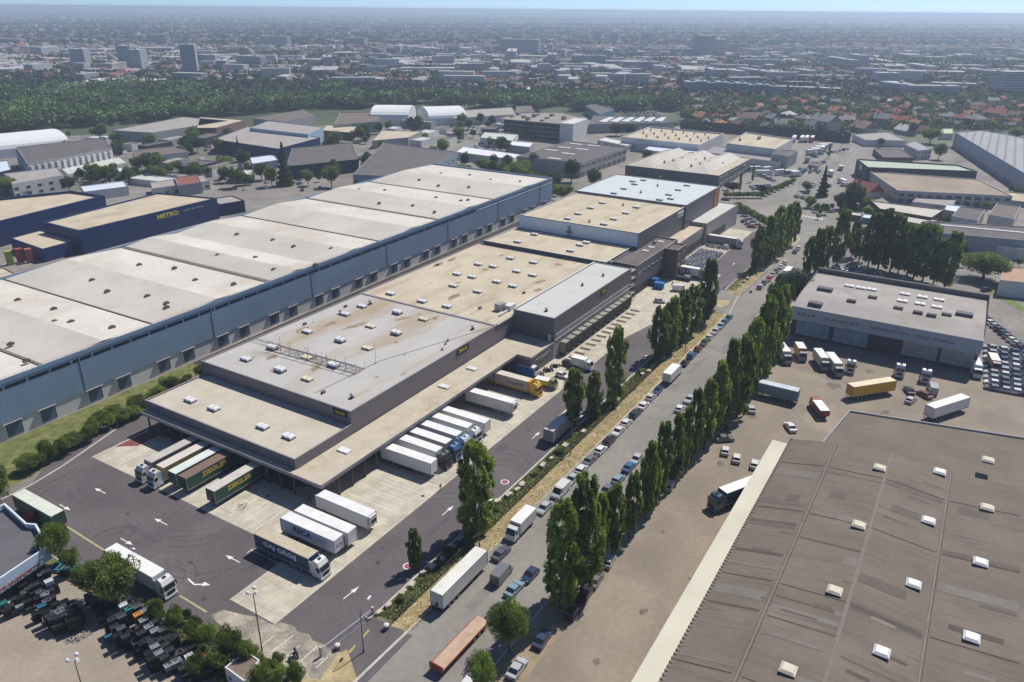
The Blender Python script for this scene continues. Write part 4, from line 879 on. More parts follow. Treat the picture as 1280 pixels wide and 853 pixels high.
hall('low white building range facing the street bend', [(1066, 168), (1082, 175), (1134, 176), (1110, 165)], 5, white_wall, concrete_roof)
hall('low brown and grey flat roofs in front of the white range', [(1092, 186), (1105, 197), (1142, 197), (1126, 186)], 4, brick_m, dark_roof)
hall('yellow green roofed kiosk among trees near the blue warehouse', [(1175, 167), (1192, 167), (1191, 160.5), (1178, 161)], 5, white_wall, mat('lime_roof', (0.5, 0.55, 0.3), var=.1))
hall('long dark hall with pale roof at the upper right edge', [(1246, 140), (1300, 146), (1300, 140), (1250, 136.5)], 6, darkc, pale_roof)
hall('white greenhouse sheds beyond the red roofs, upper right', [(1178, 149), (1225, 151), (1222, 144), (1184, 143)], 4, white_wall, tent_m)
hall('row of dark garages below the red roofed house', [(1060, 268), (1076, 270), (1078, 266), (1062, 264)], 3, brick_m, pale_roof, name='garage')
hall('blue tarpaulined store beside the dark garages', [(1078, 272), (1096, 274), (1098, 269), (1080, 267)], 3, mat('tarp_blue', (0.08, 0.2, 0.35), var=.1), white_clad, name='store')
for i, (lab, pts, z, wm, rm) in enumerate([
 ('grey gabled house block right of the stepped cream roofs', [(1190, 270), (1222, 276), (1232, 262), (1200, 258)], 7, white_wall, dark_roof),
 ('small pale blue roofed shed between grey houses, right edge', [(1180, 262), (1200, 266), (1206, 258), (1184, 255)], 5, white_wall, white_clad),
 ('brown roofed house near the right edge above the long grey hall', [(1236, 268), (1268, 274), (1276, 258), (1246, 254)], 7, white_wall, brown_roof),
 ('low white extension beneath the brown flat roof hall', [(1140, 252), (1190, 258), (1196, 248), (1150, 244)], 4, white_wall, concrete_roof),
 ('sandy low roof at the right edge above the brown house', [(1230, 246), (1310, 256), (1310, 244), (1238, 238)], 3, grey_wall, beige_roof),
 ('small grey flat shed behind the ivy wall corner', [(1010, 206), (1022, 208), (1026, 203), (1014, 202)], 3, grey_wall, dark_roof)]):
    hall(lab, pts, z, wm, rm)
HALLS += [ccw([(432, 126), (499, 126), (499, 183), (432, 183)]), ccw(npoly), ccw([P(-60, 293, 10), P(131, 246, 10), P(90, 240, 10), P(-60, 255, 10)]), ccw([(24, 176), (345, 182), (344, 258), (22, 252)]), ccw([(90, 90), (362, 90), (362, 160), (90, 160)]), ccw([(GX0, GY0), (GX1, GY0), (GX1, GY1), (GX0, GY1)])]
# busy quarter left of centre: small sheds, each its own thing
qr = random.Random(77)
for i in range(150):
    px = qr.uniform(0, 640); py = qr.uniform(178, 232) - max(0, px-430)*.16
    if 330 < px < 460 and py > 176: continue
    x, y = P(px, py); l, w_, h = qr.uniform(8, 30), qr.uniform(7, 15), qr.uniform(3.5, 7); a = R(qr.choice([5, 12, 20, 100]))
    if on_roof(x, y, 3) or on_roof(x+l*math.cos(a), y+l*math.sin(a), 3) or on_roof(x+l*.5*math.cos(a)-w_*math.sin(a), y+l*.5*math.sin(a)+w_*math.cos(a), 3): continue
    c, s_ = math.cos(a), math.sin(a); poly = [(x+c*u-s_*v, y+s_*u+c*v) for u, v in ((0, 0), (l, 0), (l, w_), (0, w_))]
    col = qr.choice([('white', white_wall, pale_roof), ('grey', grey_wall, concrete_roof), ('dark', darkc, dark_roof), ('brown roofed', white_wall, brown_roof), ('blue roofed', white_wall, white_clad)])
    hall(f"small {col[0]} shed or unit in the busy quarter behind the navy halls", None, h, col[1], col[2], 'shed', name='small_unit', world_poly=poly, group=f'small {col[0]} units of the busy quarter')
sheet('curved_road', [P(*p) for p in ((250, 262), (330, 252), (420, 240), (470, 226), (560, 205), (600, 196), (604, 200), (575, 211), (480, 238), (425, 256), (335, 268), (262, 276))], .07, road_m)
sheet('curved_road', [P(*p) for p in ((60, 255), (150, 240), (230, 218), (300, 205), (345, 190), (352, 194), (310, 212), (240, 226), (160, 248), (60, 264))], .07, road_m)
sheet('curved_road', [P(*p) for p in ((500, 172), (560, 178), (600, 196), (590, 198), (550, 184), (500, 178))], .072, road_m)
sheet('roadside_grass', [P(*p) for p in ((100, 345), (180, 318), (300, 268), (306, 272), (190, 325), (108, 350))], .06, green_m)
sheet('roadside_grass', [P(*p) for p in ((270, 268), (330, 262), (345, 270), (310, 276))], .08, green_m)
# ------------------------------------------------------------------ vehicles
paint = mat('vehicle_paint', (1, 1, 1), rough=.35, var=0, objcol=True, spec=.5, coat=.5)
panel = mat('trailer_panel', (1, 1, 1), rough=.5, var=.07, scale=.5, fine=.03, objcol=True, spec=.4)
rooft = mat('trailer_roof_sheet', (1, 1, 1), rough=.6, var=.08, fine=.04, scale=.6, objcol=True)
autog = mat('car_glass', (0.02, 0.025, 0.03), rough=.08, var=0, spec=.8)
chrome = mat('headlight_glass', (0.6, 0.6, 0.58), rough=.15, var=0, metallic=.4)
tail = mat('tail_lamp', (0.35, 0.02, 0.02), rough=.3, var=0)
rim_m = mat('alloy_rim', (0.4, 0.4, 0.4), rough=.4, metallic=.6, var=0)
chas = mat('chassis_black', (0.03, 0.03, 0.032), rough=.7, var=.2)
def wheel_mesh(r, w):
    mb = MB(); mb.tube((0, -w/2, 0), (0, w/2, 0), r, n=14, m=0); mb.tube((0, -w/2-.01, 0), (0, w/2+.01, 0), r*.58, n=10, m=1); return mb.mesh('wheel', [black_m, rim_m])
WH_C = wheel_mesh(.32, .22); WH_T = wheel_mesh(.5, .32); WH_V = wheel_mesh(.35, .24)

def car_templates():
    T = {}
    def make(kind, prof, glassx, L_, W_, wr, wx):
        # body: lower profile + upper shell in one mesh; glass strip as its own part
        lo, beltz, up = prof
        b = MB(); hw = W_/2
        b.extr(lo, -hw, hw, 0, inset=[.0]*len(lo))
        # cabin roof and pillars
        (x0, x1, rx0, rx1, rz) = up; t = .16
        n = len(b.v); b.v += [(rx0, -hw+t, rz), (rx1, -hw+t, rz), (rx1, hw-t, rz), (rx0, hw-t, rz), (rx0, -hw+t, rz-.05), (rx1, -hw+t, rz-.05), (rx1, hw-t, rz-.05), (rx0, hw-t, rz-.05)]
        for f in ((0, 1, 2, 3), (7, 6, 5, 4), (0, 4, 5, 1), (1, 5, 6, 2), (2, 6, 7, 3), (3, 7, 4, 0)): b.f.append(tuple(n+i for i in f)); b.m.append(0)
        for sx, tx in ((x0, rx0), (x1, rx1), ((x0+x1)/2, (rx0+rx1)/2)):
            for s in (-1, 1): b.tube((sx, s*(hw-.05), beltz), (tx, s*(hw-t+.01), rz-.02), .045, n=4)
        g = MB(); n = 0
        g.v = [(x0, -hw+.04, beltz), (x1, -hw+.04, beltz), (x1, hw-.04, beltz), (x0, hw-.04, beltz), (rx0, -hw+t, rz-.04), (rx1, -hw+t, rz-.04), (rx1, hw-t, rz-.04), (rx0, hw-t, rz-.04)]
        g.f = [(0, 1, 5, 4), (1, 2, 6, 5), (2, 3, 7, 6), (3, 0, 4, 7)]; g.m = [0]*4
        h = MB(); h.box(-.03, .05, -.2, .2, 0, .16)
        T[kind] = dict(body=b.mesh('body', paint), windows=g.mesh('windows', autog), wheels=[(x, s*(hw-.1)) for x in wx for s in (-1, 1)], wr=wr, wm=WH_V if wr > .33 else WH_C,
                       light=h.mesh('headlight', chrome), tl=h.mesh('tail_light', tail), fx=L_/2-.02, hz=beltz-.32, hw=hw)
    # hatchback 4.0
    make('hatchback', ([(-1.95, .28), (-2.0, .55), (-1.93, .92), (-1.75, .98), (.8, .96), (1.7, .78), (1.95, .6), (1.98, .3)], .95, (-1.78, .95, -1.35, .25, 1.47)), 0, 3.96, 1.72, .32, (-1.22, 1.25))
    make('saloon', ([(-2.2, .28), (-2.25, .6), (-2.2, .9), (-1.5, .98), (.95, .94), (2.0, .78), (2.22, .6), (2.25, .3)], .93, (-1.7, 1.05, -1.0, .35, 1.42)), 0, 4.5, 1.76, .32, (-1.35, 1.38))
    make('estate', ([(-2.2, .3), (-2.25, .6), (-2.2, 1.0), (-2.1, 1.06), (.95, 1.02), (1.95, .88), (2.2, .65), (2.24, .32)], 1.0, (-2.15, 1.1, -1.9, .4, 1.6)), 0, 4.5, 1.8, .34, (-1.35, 1.38))
    make('van', ([(-2.6, .35), (-2.6, 1.2), (-2.6, 2.25), (-2.5, 2.32), (1.0, 2.32), (1.02, 1.3), (2.2, 1.1), (2.6, .8), (2.6, .35)], 1.28, (.98, 1.95, 1.0, 1.3, 2.26)), 0, 5.2, 1.95, .35, (-1.6, 1.75))
    return T
CARS = car_templates()
CC = {'white': (.68, .68, .67), 'silver': (.42, .43, .44), 'grey': (.15, .155, .165), 'black': (.02, .02, .024), 'dark blue': (.02, .04, .11), 'blue': (.03, .12, .28), 'red': (.38, .03, .03), 'teal': (.05, .11, .13),
      'light blue': (.22, .32, .38), 'maroon': (.12, .03, .04), 'beige': (.4, .36, .28), 'dark green': (.03, .08, .05), 'green': (.08, .3, .1), 'pink white': (.62, .52, .54), 'purple': (.12, .1, .14), 'yellow': (.75, .55, .05), 'orange': (.6, .22, .04)}
CAR_N = 0
def car(pt, rz, color, kind='hatchback', label='', group='parked cars', detail=2, z=.06, name=None):
    T = CARS[kind]; rgb = CC[color]; j = 1+random.uniform(-.1, .1); rgb = tuple(min(.8, c*j) for c in rgb)
    nm = name or ('van' if kind == 'van' else 'parked_car')
    t = thing(nm, label, 'van' if kind == 'van' else 'car', (pt[0], pt[1], z), rz, group)
    link('body', T['body'], t, color=rgb); link('windows', T['windows'], t)
    if detail >= 1:
        for x, y in T['wheels']: link('wheel', T['wm'], t, loc=(x, y, T['wr']))
    if detail >= 2:
        for s in (-1, 1): link('headlight', T['light'], t, loc=(T['fx'], s*(T['hw']-.32), T['hz'])); link('tail_light', T['tl'], t, loc=(-T['fx']-.03, s*(T['hw']-.25), T['hz']))
    return t

ORD = ['first', 'second', 'third', 'fourth', 'fifth', 'sixth', 'seventh', 'eighth', 'ninth', 'tenth', 'eleventh', 'twelfth', 'thirteenth', 'fourteenth', 'fifteenth', 'sixteenth', 'seventeenth', 'eighteenth', 'nineteenth', 'twentieth', 'twenty first', 'twenty second', 'twenty third', 'twenty fourth', 'twenty fifth', 'twenty sixth']
def row(lst, where, group, rz=0.0, jit=.04, detail=2, y=None):
    for i, (px, py, c, k) in enumerate(lst):
        q = P(px, py, .7); 
        if y is not None: q = (q[0], y+random.uniform(-.12, .12))
        car(q, rz+random.uniform(-jit, jit)+(math.pi if random.random() < .25 else 0), c, k, f"{c} {k}, {ORD[i]} of the cars {where}", group, detail)
row([(621, 689, 'purple', 'saloon'), (674, 633, 'silver', 'hatchback'), (694, 612, 'white', 'van'), (709, 597.5, 'silver', 'hatchback'), (722.6, 585.2, 'white', 'hatchback'), (734.8, 574, 'grey', 'saloon'), (746.8, 561, 'white', 'hatchback'), (757.4, 550.2, 'black', 'estate'),
     (769, 538, 'white', 'saloon'), (780, 527.5, 'white', 'hatchback'), (792, 516.5, 'black', 'estate'), (803.4, 506.6, 'white', 'saloon'), (812.9, 496.2, 'pink white', 'hatchback'), (822, 488, 'dark blue', 'hatchback')],
    'along the dry verge beyond the white trailer', 'cars parked along the dry verge', y=61.0)
row([(857.2, 453.8, 'black', 'hatchback'), (865.4, 444.2, 'blue', 'estate'), (874.2, 436.4, 'maroon', 'hatchback'), (880.3, 428.6, 'dark green', 'hatchback'), (887, 421.4, 'pink white', 'hatchback'), (894.8, 414.6, 'silver', 'hatchback'), (901.6, 408, 'light blue', 'hatchback'), (906.9, 402, 'blue', 'hatchback'), (912.5, 396.6, 'teal', 'hatchback')],
    'along the verge before the second gate', 'cars parked along the dry verge', y=60.9)
row([(950.4, 358.4, 'silver', 'estate'), (956.1, 352.9, 'grey', 'hatchback'), (960.8, 349.0, 'red', 'hatchback'), (965.6, 343.5, 'silver', 'hatchback'), (970.5, 338.6, 'grey', 'saloon'), (976, 333.2, 'white', 'saloon'), (994, 314.5, 'purple', 'hatchback'), (998, 310, 'white', 'hatchback'), (981.5, 328, 'white', 'hatchback')],
    'along the kerb beyond the second gate', 'cars parked beyond the second gate')
row([(619.5, 765, 'teal', 'saloon'), (643, 735.6, 'light blue', 'saloon'), (662.8, 718.4, 'dark blue', 'hatchback'), (747, 623.5, 'white', 'hatchback'), (758, 613, 'grey', 'hatchback'), (772.8, 599, 'light blue', 'hatchback'), (786.5, 583.5, 'blue', 'saloon'), (795.5, 574, 'silver', 'hatchback'), (850, 510.6, 'white', 'hatchback'), (862, 499, 'silver', 'saloon')],
    'parked beside the poplar row, road side', 'cars parked beside the poplars')
row([(587, 853, 'white', 'hatchback'), (646.4, 835, 'silver', 'saloon'), (678, 798, 'dark blue', 'saloon'), (716, 764, 'black', 'hatchback'), (731, 743.7, 'black', 'saloon'), (744.8, 724.5, 'grey', 'saloon'), (761, 700.7, 'silver', 'hatchback'), (837, 605.5, 'silver', 'estate'), (850.8, 585.5, 'pink white', 'saloon')],
    'parked under the poplars on the lorry yard side', 'cars parked under the poplars', rz=.08)
for i, (px, py, c, k, rz) in enumerate([(915.7, 513.5, 'silver', 'saloon', -.9), (901, 533.5, 'black', 'hatchback', -1.2), (905.7, 548, 'grey', 'saloon', -.9), (897, 545, 'beige', 'hatchback', -1.0), (906.8, 563, 'white', 'hatchback', .2), (921, 572.5, 'white', 'hatchback', .2), (943.5, 580, 'white', 'hatchback', .15), (988, 533.5, 'white', 'saloon', .6), (939, 511, 'silver', 'hatchback', .4)]):
    car(P(px, py, .7), rz, c, k, f"{c} {k} standing in the brown yard, {ORD[i]} from the poplars", 'cars in the brown yard')
# single cars on the warehouse side
car(P(703, 472), -math.pi/2-.12, 'white', 'hatchback', 'white hatchback in the dock yard behind the two poplars', detail=2)
car(P(712, 458), -math.pi/2-.1, 'black', 'estate', 'black people carrier beside the small white box lorry', detail=2)
car(P(824.5, 378.5), -1.25, 'silver', 'hatchback', 'silver hatchback parked on the concrete below the blue containers', detail=2)
car(P(849, 364), -1.2, 'white', 'van', 'small white van partly behind the tall dark poplar', detail=2)
for i, (px, py, c, k) in enumerate([(925.6, 266.5, 'white', 'hatchback'), (932, 267.8, 'blue', 'hatchback'), (944.6, 271.3, 'grey', 'saloon'), (931, 278.5, 'grey', 'hatchback'), (936, 281.5, 'silver', 'saloon'), (939.5, 284.8, 'red', 'saloon')]):
    car(P(px, py), -1.4, c, k, f"{c} {k}, {ORD[i]} car in the small car park by the hedge", 'cars in the hedge car park', 1)
car(P(906.6, 250.8), -1.35, 'black', 'saloon', 'black saloon driving past the orange clad corner', detail=1)
# van and car parks further off
car(P(627, 717, 1), .05, 'grey', 'van', 'dark grey van driving down the road beside the white trailer', 'vehicles on the road', name='van')
def park(pxs, cols, where, group, rz, detail=1):
    for i, (px, py) in enumerate(pxs):
        c = cols[i % len(cols)]; k = ['hatchback', 'saloon', 'hatchback', 'estate'][(i*7) % 4]
        car(P(px, py, .7), rz+random.uniform(-.08, .08), c, k, f"{c} {k}, {ORD[i % 26]} {where}", group, detail)
park([(1030-i*2.9+(i*.0), 202-(i*-1.22)) for i in range(14)], ['silver', 'grey', 'white', 'blue', 'silver', 'black'], 'down the slanted row beside the far street', 'cars in the far street row', 1.2)
park([(1060-i*5, 186+i*1.0) for i in range(6)], ['white', 'black', 'silver'], 'before the low white range', 'cars before the white range', 0)
park([(1000+i*3.1, 211+((i*5) % 3)*2.1) for i in range(9)], ['blue', 'dark blue', 'silver', 'grey', 'red', 'white'], 'in the lot below the small finned office', 'cars below the finned office', .3)
park([(940+i*3.4, 233-i*.2+((i*3) % 2)*3) for i in range(8)], ['white', 'silver', 'blue', 'dark blue', 'white'], 'in the shared park, left line', 'cars in the shared park', -.4)
park([(973+i*2.6, 234-i*1.3) for i in range(6)], ['grey', 'dark green', 'silver', 'black', 'teal'], 'in the shared park, right line', 'cars in the shared park', .9)
park([(951+i*2.2, 219+i*.9) for i in range(8)], ['silver', 'white', 'black'], 'in the shared park, back line', 'cars in the shared park', 1.1)
park([(1003.7, 247), (1008.5, 240.4), (1011.5, 236.8), (1015, 232.5), (1017.5, 230)], ['grey', 'silver', 'white', 'white', 'white'], 'queuing on the right of the junction', 'cars queuing at the junction', .5)
park([(996, 245.5)], ['grey'], 'alone on the junction', 'cars on the junction', .6)
park([(1013, 257), (1038, 264.3)], ['silver', 'silver'], 'at the junction mouth beside the white van', 'cars at the junction mouth', -.8)
car(P(1021.6, 260.5, 1), -.9, 'white', 'van', 'white van at the junction mouth between two silver cars', detail=1)
park([(826, 195), (835, 193), (733, 206), (738, 205.5), (743, 204.6), (748, 203.2), (780, 197)], ['white', 'silver', 'grey', 'white', 'black'], 'before the dark roofed hall with glazed front', 'cars before the dark roofed hall', .8)
# storage lot far right: tight rows
k_ = 0
for r_ in range(4):
    for i in range(9):
        q = P(1238+r_*14+i*.3, 434+i*6.3+r_*2.5, .7); c = ['silver', 'white', 'dark blue', 'silver', 'grey'][(i*3+r_) % 5]
        car(q, math.pi/2+.1, c, 'hatchback', f"{c} hatchback in the tightly packed storage rows at the right edge", 'stored cars at the right edge', 1)
for i in range(10):
    q = P(1228+i*5.4, 394+i*4.4, .7); c = ['black', 'grey', 'white', 'silver', 'black'][i % 5]
    car(q, -.7, c, 'hatchback', f"{c} hatchback in the slanted line along the grass strip, right edge", 'cars along the right grass strip', 1)
park([(1045+i*6.0, 333+i*1.1+((i*5) % 3)*2.2) for i in range(10)], ['white', 'silver', 'blue', 'grey'], 'behind the grey workshop among poplars', 'cars behind the grey workshop', .6)
park([(1233, 362), (1160+2, 339)], ['dark blue', 'white'], 'on the lane right of the grey workshop', 'cars on the right lane', -.8)
for r_ in range(5):   # roof top car park beyond the dark shed
    for i in range(9):
        q = P(772+i*6+r_*2, 136.5+r_*1.9+i*.5, .7); c = ['white', 'silver', 'grey', 'black', 'white', 'blue'][(i+r_*2) % 6]
        car(q, .3, c, 'hatchback', f"{c} car in the far storage lot beyond the teal ended hall", 'cars in the far storage lot', 0)
for r_ in range(3):   # cars stored on the plaza in the blurred quarter
    for i in range(9):
        q = P(575+i*5.5+r_*4, 158+r_*4+i*.5, .7); c = ['white', 'silver', 'grey', 'black'][(i+r_) % 4]
        car(q, .9, c, 'hatchback', f"{c} car on the paved square right of the arched halls", 'cars on the paved square', 0)
for i, (px, py, c) in enumerate([(415, 240, 'maroon'), (400, 176+60, 'grey'), (378, 238.5, 'maroon'), (118, 238, 'blue'), (330, 212, 'white'), (385, 209, 'white')]):
    car(P(px, py), .8, c, 'saloon', f"{c} car on the blurred road behind the blue warehouse, {ORD[i]} from the right", 'cars behind the blue warehouse', 0)

# ---- lorries
def tractor_parts():
    """tractor unit; front faces +x, x=0 at its rear end, front at 5.9"""
    body = MB()
    prof = [(3.7, .55), (3.72, 2.9), (3.85, 3.6), (4.3, 3.85), (5.1, 3.62), (5.62, 2.75), (5.86, 1.7), (5.9, .55)]
    body.extr(prof, -1.22, 1.22, 0, inset=[0, 0, .06, .16, .14, .05, .0, .02])
    body.box(3.2, 3.7, -1.2, -1.1, .9, 3.4); body.box(3.2, 3.7, 1.1, 1.2, .9, 3.4)
    g = MB(); g.face([(5.69, -1.02, 2.68), (5.69, 1.02, 2.68), (5.86, 1.08, 1.9), (5.86, -1.08, 1.9)][::-1])
    for s in (-1, 1): g.box(4.75, 5.5, s*1.2-.02, s*1.2+.02, 1.95, 2.6)
    grille = MB(); grille.box(5.9, 5.93, -.75, .75, .85, 1.6); 
    bump = MB(); bump.box(5.35, 6.0, -1.24, 1.24, .32, .72)
    visor = MB(); visor.box(5.62, 5.84, -1.1, 1.1, 2.74, 2.9)
    hatch = MB(); hatch.box(4.35, 4.85, -.32, .32, 3.78, 3.86)
    ch = MB(); ch.box(0, 5.4, -.45, .45, .7, 1.0); ch.box(1.7, 3.4, -1.15, -.6, .45, 1.0); ch.box(1.7, 3.4, .6, 1.15, .45, 1.0); ch.box(.4, 1.6, -.5, .5, 1.0, 1.25); ch.box(-.1, .0, -1.15, 1.15, .6, .9)
    hl = MB(); hl.box(5.93, 6.02, -.2, .2, 0, .16)
    mi = MB(); mi.box(5.45, 5.6, -.12, .12, 0, .8)
    return dict(cab=body.mesh('cab', paint), windscreen=g.mesh('windscreen', autog), grille=grille.mesh('grille', chas), bumper=bump.mesh('bumper', paint), sun_visor=visor.mesh('sun_visor', chas),
                roof_hatch=hatch.mesh('roof_hatch', autog), chassis=ch.mesh('chassis', chas), hl=hl.mesh('headlight', chrome), mi=mi.mesh('mirror', chas))
TR = tractor_parts()
def add_tractor(t, x0, rgb, flip=1, visor=None, seg='cab'):
    """attach a tractor whose rear is at x0 (local), facing +x"""
    def L(name, me, **k):
        return link(name, me, t, loc=(x0, 0, 0), **k)
    L('chassis', TR['chassis']); c = L('cab', TR['cab'], color=rgb)
    for n_, k_ in (('windscreen', None), ('grille', None), ('sun_visor', None), ('roof_hatch', None)): link(n_, TR[n_], c)
    link('bumper', TR['bumper'], c, color=rgb)
    for s in (-1, 1):
        link('headlight', TR['hl'], c, loc=(0, s*.9, .5)); link('mirror', TR['mi'], c, loc=(0, s*1.42, 1.9))
        for x, d in ((4.75, 0), (1.0, 0)): link('wheel', WH_T, t, loc=(x0+x, s*1.02, .5))
def trailer_meshes(L_=13.6, H_=4.0):
    z0 = 1.15; bx = MB(); w = 1.27
    bx.prism([(0, -w), (L_, -w), (L_, w), (0, w)], z0, H_-.06, 0)
    rf = MB(); rf.prism([(.06, -w+.05), (L_-.06, -w+.05), (L_-.06, w-.05), (.06, w-.05)], H_-.058, H_, 0)
    tr_ = MB()
    for s in (-1, 1):
        tr_.box(0, L_, s*w-.03, s*w+.03, z0-.08, z0+.1); tr_.box(0, L_, s*w-.02, s*w+.02, H_-.14, H_-.03)
        for x in (0, L_): tr_.box(x-.05, x+.05, s*w-.04, s*w+.04, z0, H_-.02)
    tr_.box(-.05, -.0, -w, w, H_-.15, H_-.02); tr_.box(-.06, 0, -w, w, z0-.05, z0+.12)
    ch = MB(); ch.box(.3, L_-.2, -.55, -.35, .8, z0-.01); ch.box(.3, L_-.2, .35, .55, .8, z0-.01); ch.box(4.6, 8.4, -1.2, -.8, .5, .98); ch.box(4.9, 7.6, .8, 1.2, .5, .98); ch.box(-.04, .1, -1.2, 1.2, .45, .62)
    for s in (-1, 1): ch.box(10.3, 10.5, s*.9-.08, s*.9+.08, 0.02, z0); ch.box(1.0, 4.4, s*.7-.06, s*.7+.06, .5, .75)
    dr = MB()
    dr.box(-.03, -.002, -w+.08, -.02, z0+.1, H_-.18); dr.box(-.03, -.002, .02, w-.08, z0+.1, H_-.18)
    for y in (-.85, -.35, .35, .85): dr.tube((-.06, y, z0+.05), (-.06, y, H_-.2), .025, n=5, m=1)
    fr = MB(); fr.box(L_, L_+.42, -.95, .95, 2.0, 3.75, 0); fr.box(L_+.42, L_+.44, -.7, .7, 2.2, 2.9, 1)
    return dict(box=bx.mesh('box', panel), roof=rf.mesh('roof', rooft), rails=tr_.mesh('edge_rail', trim), ch=ch.mesh('chassis', chas), doors=dr.mesh('rear_doors', [panel, steel]), fridge=fr.mesh('fridge_unit', [frame_m, chas]))
TL = trailer_meshes()
TLl = mat('tail_bar', (0.25, 0.02, 0.02), var=0)
def add_trailer(t, x0, box, roof, fridge=False, sx=1.0):
    """rear end at x0, front at x0+13.6"""
    b = link('box', TL['box'], t, loc=(x0, 0, 0), color=box, scale=(sx, 1, 1))
    link('roof', TL['roof'], t, loc=(x0, 0, 0), color=roof, scale=(sx, 1, 1)); link('edge_rail', TL['rails'], b); link('rear_doors', TL['doors'], b, color=box)
    link('chassis', TL['ch'], t, loc=(x0, 0, 0), scale=(sx, 1, 1))
    for x in (2.0, 3.31, 4.62):
        for s in (-1, 1): link('wheel', WH_T, t, loc=(x0+x*sx, s*1.04, .5))
    if fridge: link('fridge_unit', TL['fridge'], t, loc=(x0+13.6*(sx-1), 0, 0))
    return b
def side_text(par, txt, x, z, side, size, m, w, bold=.02):
    """lettering on a box side in trailer coordinates"""
    me = text_mesh(txt, size, .01, m, bold); xs = [v.co.x for v in me.vertices]; sc = w/(max(xs)-min(xs))
    n = Vector((0, side, 0)); up = Vector((0, 0, 1)); xx = up.cross(n); mt = Matrix((xx, up, n)).transposed().to_4x4()
    return link('lettering', me, par, loc=(x, side*1.29, z), rot=mt.to_euler(), scale=(sc, 1, 1))
W = (.66, .66, .64); WR = (.74, .74, .71)
def lorry(pt, rz, box, roof, cab, label, fridge=False, off=0, group=None, name='articulated_lorry'):
    """pt = centre of the trailer's rear edge on the ground"""
    t = thing(name, label, 'lorry', (pt[0], pt[1], .08), rz, group); b = add_trailer(t, 0, box, roof, fridge); add_tractor(t, 10.4, cab); return t, b
def trailer(pt, rz, box, roof, label, fridge=False, group='trailers standing at the docks'):
    t = thing('lorry_trailer', label, 'trailer', (pt[0], pt[1], .08), rz, group); b = add_trailer(t, 0, box, roof, fridge); return t, b
OUT = -math.pi/2    # pointing from the docks to the road
g_ = 'trailers standing at the docks'
white_t = mat('white_lettering', (0.7, 0.72, 0.74), var=0); dark_t = mat('dark_lettering', (0.03, 0.06, 0.1), var=0); gold_t = mat('gold_lettering', (0.6, 0.45, 0.08), var=0)
# near right hand group on the south apron
t, b = lorry((75.75, 100.2), OUT+.01, (.015, .05, .12), (.5, .43, .31), W, 'blue curtain side lorry with white lettering and white cab, nearest the yard corner')
side_text(b, 'GAJ GRGIJ', 6.4, 2.75, -1, 1.35, white_t, 8.2, .03)
lo = t
t, b = trailer((81.7, 99.8), OUT+.01, (.58, .62, .66), WR, 'white trailer with dark lettering and red couplings, next to the blue lorry')
side_text(b, 'RECA', 5.6, 2.75, -1, 1.6, dark_t, 4.6, .05)
mb = MB()
for y in (-.5, .3): mb.tube((13.6, y, 2.5), (13.68, y, 2.5), .22, n=10); 
link('red_coupling', mb.mesh('red_coupling', tail), t); side_text(b, 'TRANSPORT', 10.3, 2.95, -1, .4, trim, 3.0, 0); side_text(b, 'LOGISTIK SERVICE', 10.3, 2.4, -1, .3, trim, 3.2, 0)
trailer((84.75, 99.3), OUT+.01, W, WR, 'plain white trailer tight behind the lettered white trailer', group=g_)
trailer((90.6, 99.5), OUT, W, WR, 'white trailer standing alone under the canopy corner', True, g_)
trailer((111.7, 100.6), OUT+.02, W, WR, 'white trailer at the near end of the row of six, before the black cab', False, g_)
lorry((116.4, 102.4), OUT, W, WR, (.02, .022, .028), 'white lorry with a black cab, second in the row of six')
lorry((120.3, 102.6), OUT, (.25, .25, .27), WR, (.03, .13, .28), 'white roofed lorry with a blue cab behind the tall poplar top')
lorry((124.3, 102.6), OUT, (.5, .53, .58), WR, (.42, .55, .66), 'white lorry with a pale blue cab half hidden by the poplar top')
lorry((128.6, 102.6), OUT, W, WR, W, 'white lorry with a white cab, fifth in the row of six')
trailer((132.6, 100.4), OUT, W, WR, 'white trailer at the far end of the row of six', False, g_)
trailer((144.2, 100.2), OUT+.02, (.62, .61, .58), WR, 'off white trailer standing alone between the white row and the yellow lorry', True, g_)
t, b = lorry((156.7, 102.3), OUT+.01, (.42, .36, .3), (.6, .55, .46), (.62, .32, .02), 'yellow cab lorry with a beige lettered curtain and yellow skirt')
mb = MB()
for s in (-1, 1): mb.box(0, 13.6, s*1.28-.02, s*1.28+.02, .95, 1.55)
mb.box(12.9, 13.65, -1.3, 1.3, 1.2, 4.02); mb.box(-.02, .7, -1.3, 1.3, 1.2, 4.02); link('yellow_skirt', mb.mesh('yellow_skirt', mat('yellow_panel', (0.55, 0.3, 0.02), var=.05)), t)
side_text(b, 'TRANSPORT', 9.2, 2.5, -1, 1.1, dark_t, 5.6, .02)
# west docks
WST = math.pi
def wd(y, *a, **k): return lorry((93.0, y), WST, *a, **k)
t, b = lorry((93.2, 138.5), WST, (.11, .11, .12), (.5, .47, .42), W, 'dark sided lorry with beige roof and white cab, outermost at the west docks')
t, b = lorry((93.2, 134.55), WST, (.3, .22, .06), (.62, .56, .5), W, 'ochre sided lorry with white cab beside the green trailers')
gd = (.012, .07, .045)
t, b = trailer((93.1, 130.5), WST, gd, (.62, .68, .62), 'green trailer with a pale roof between the ochre lorry and the brown roofed trailer', group=g_); side_text(b, 'ZIEGLER', 7.5, 2.9, -1, .8, gold_t, 6.0, .03); side_text(b, 'ZIEGLER', 7.5, 2.9, 1, .8, gold_t, 6.0, .03)
t, b = trailer((93.1, 127.2), WST, gd, (.2, .135, .1), 'green trailer with gold lettering and a brown roof', group=g_); side_text(b, 'ZIEGLER', 6.6, 2.85, 1, 1.45, gold_t, 6.6, .05); side_text(b, 'ZIEGLER', 6.6, 2.85, -1, 1.45, gold_t, 6.6, .05)
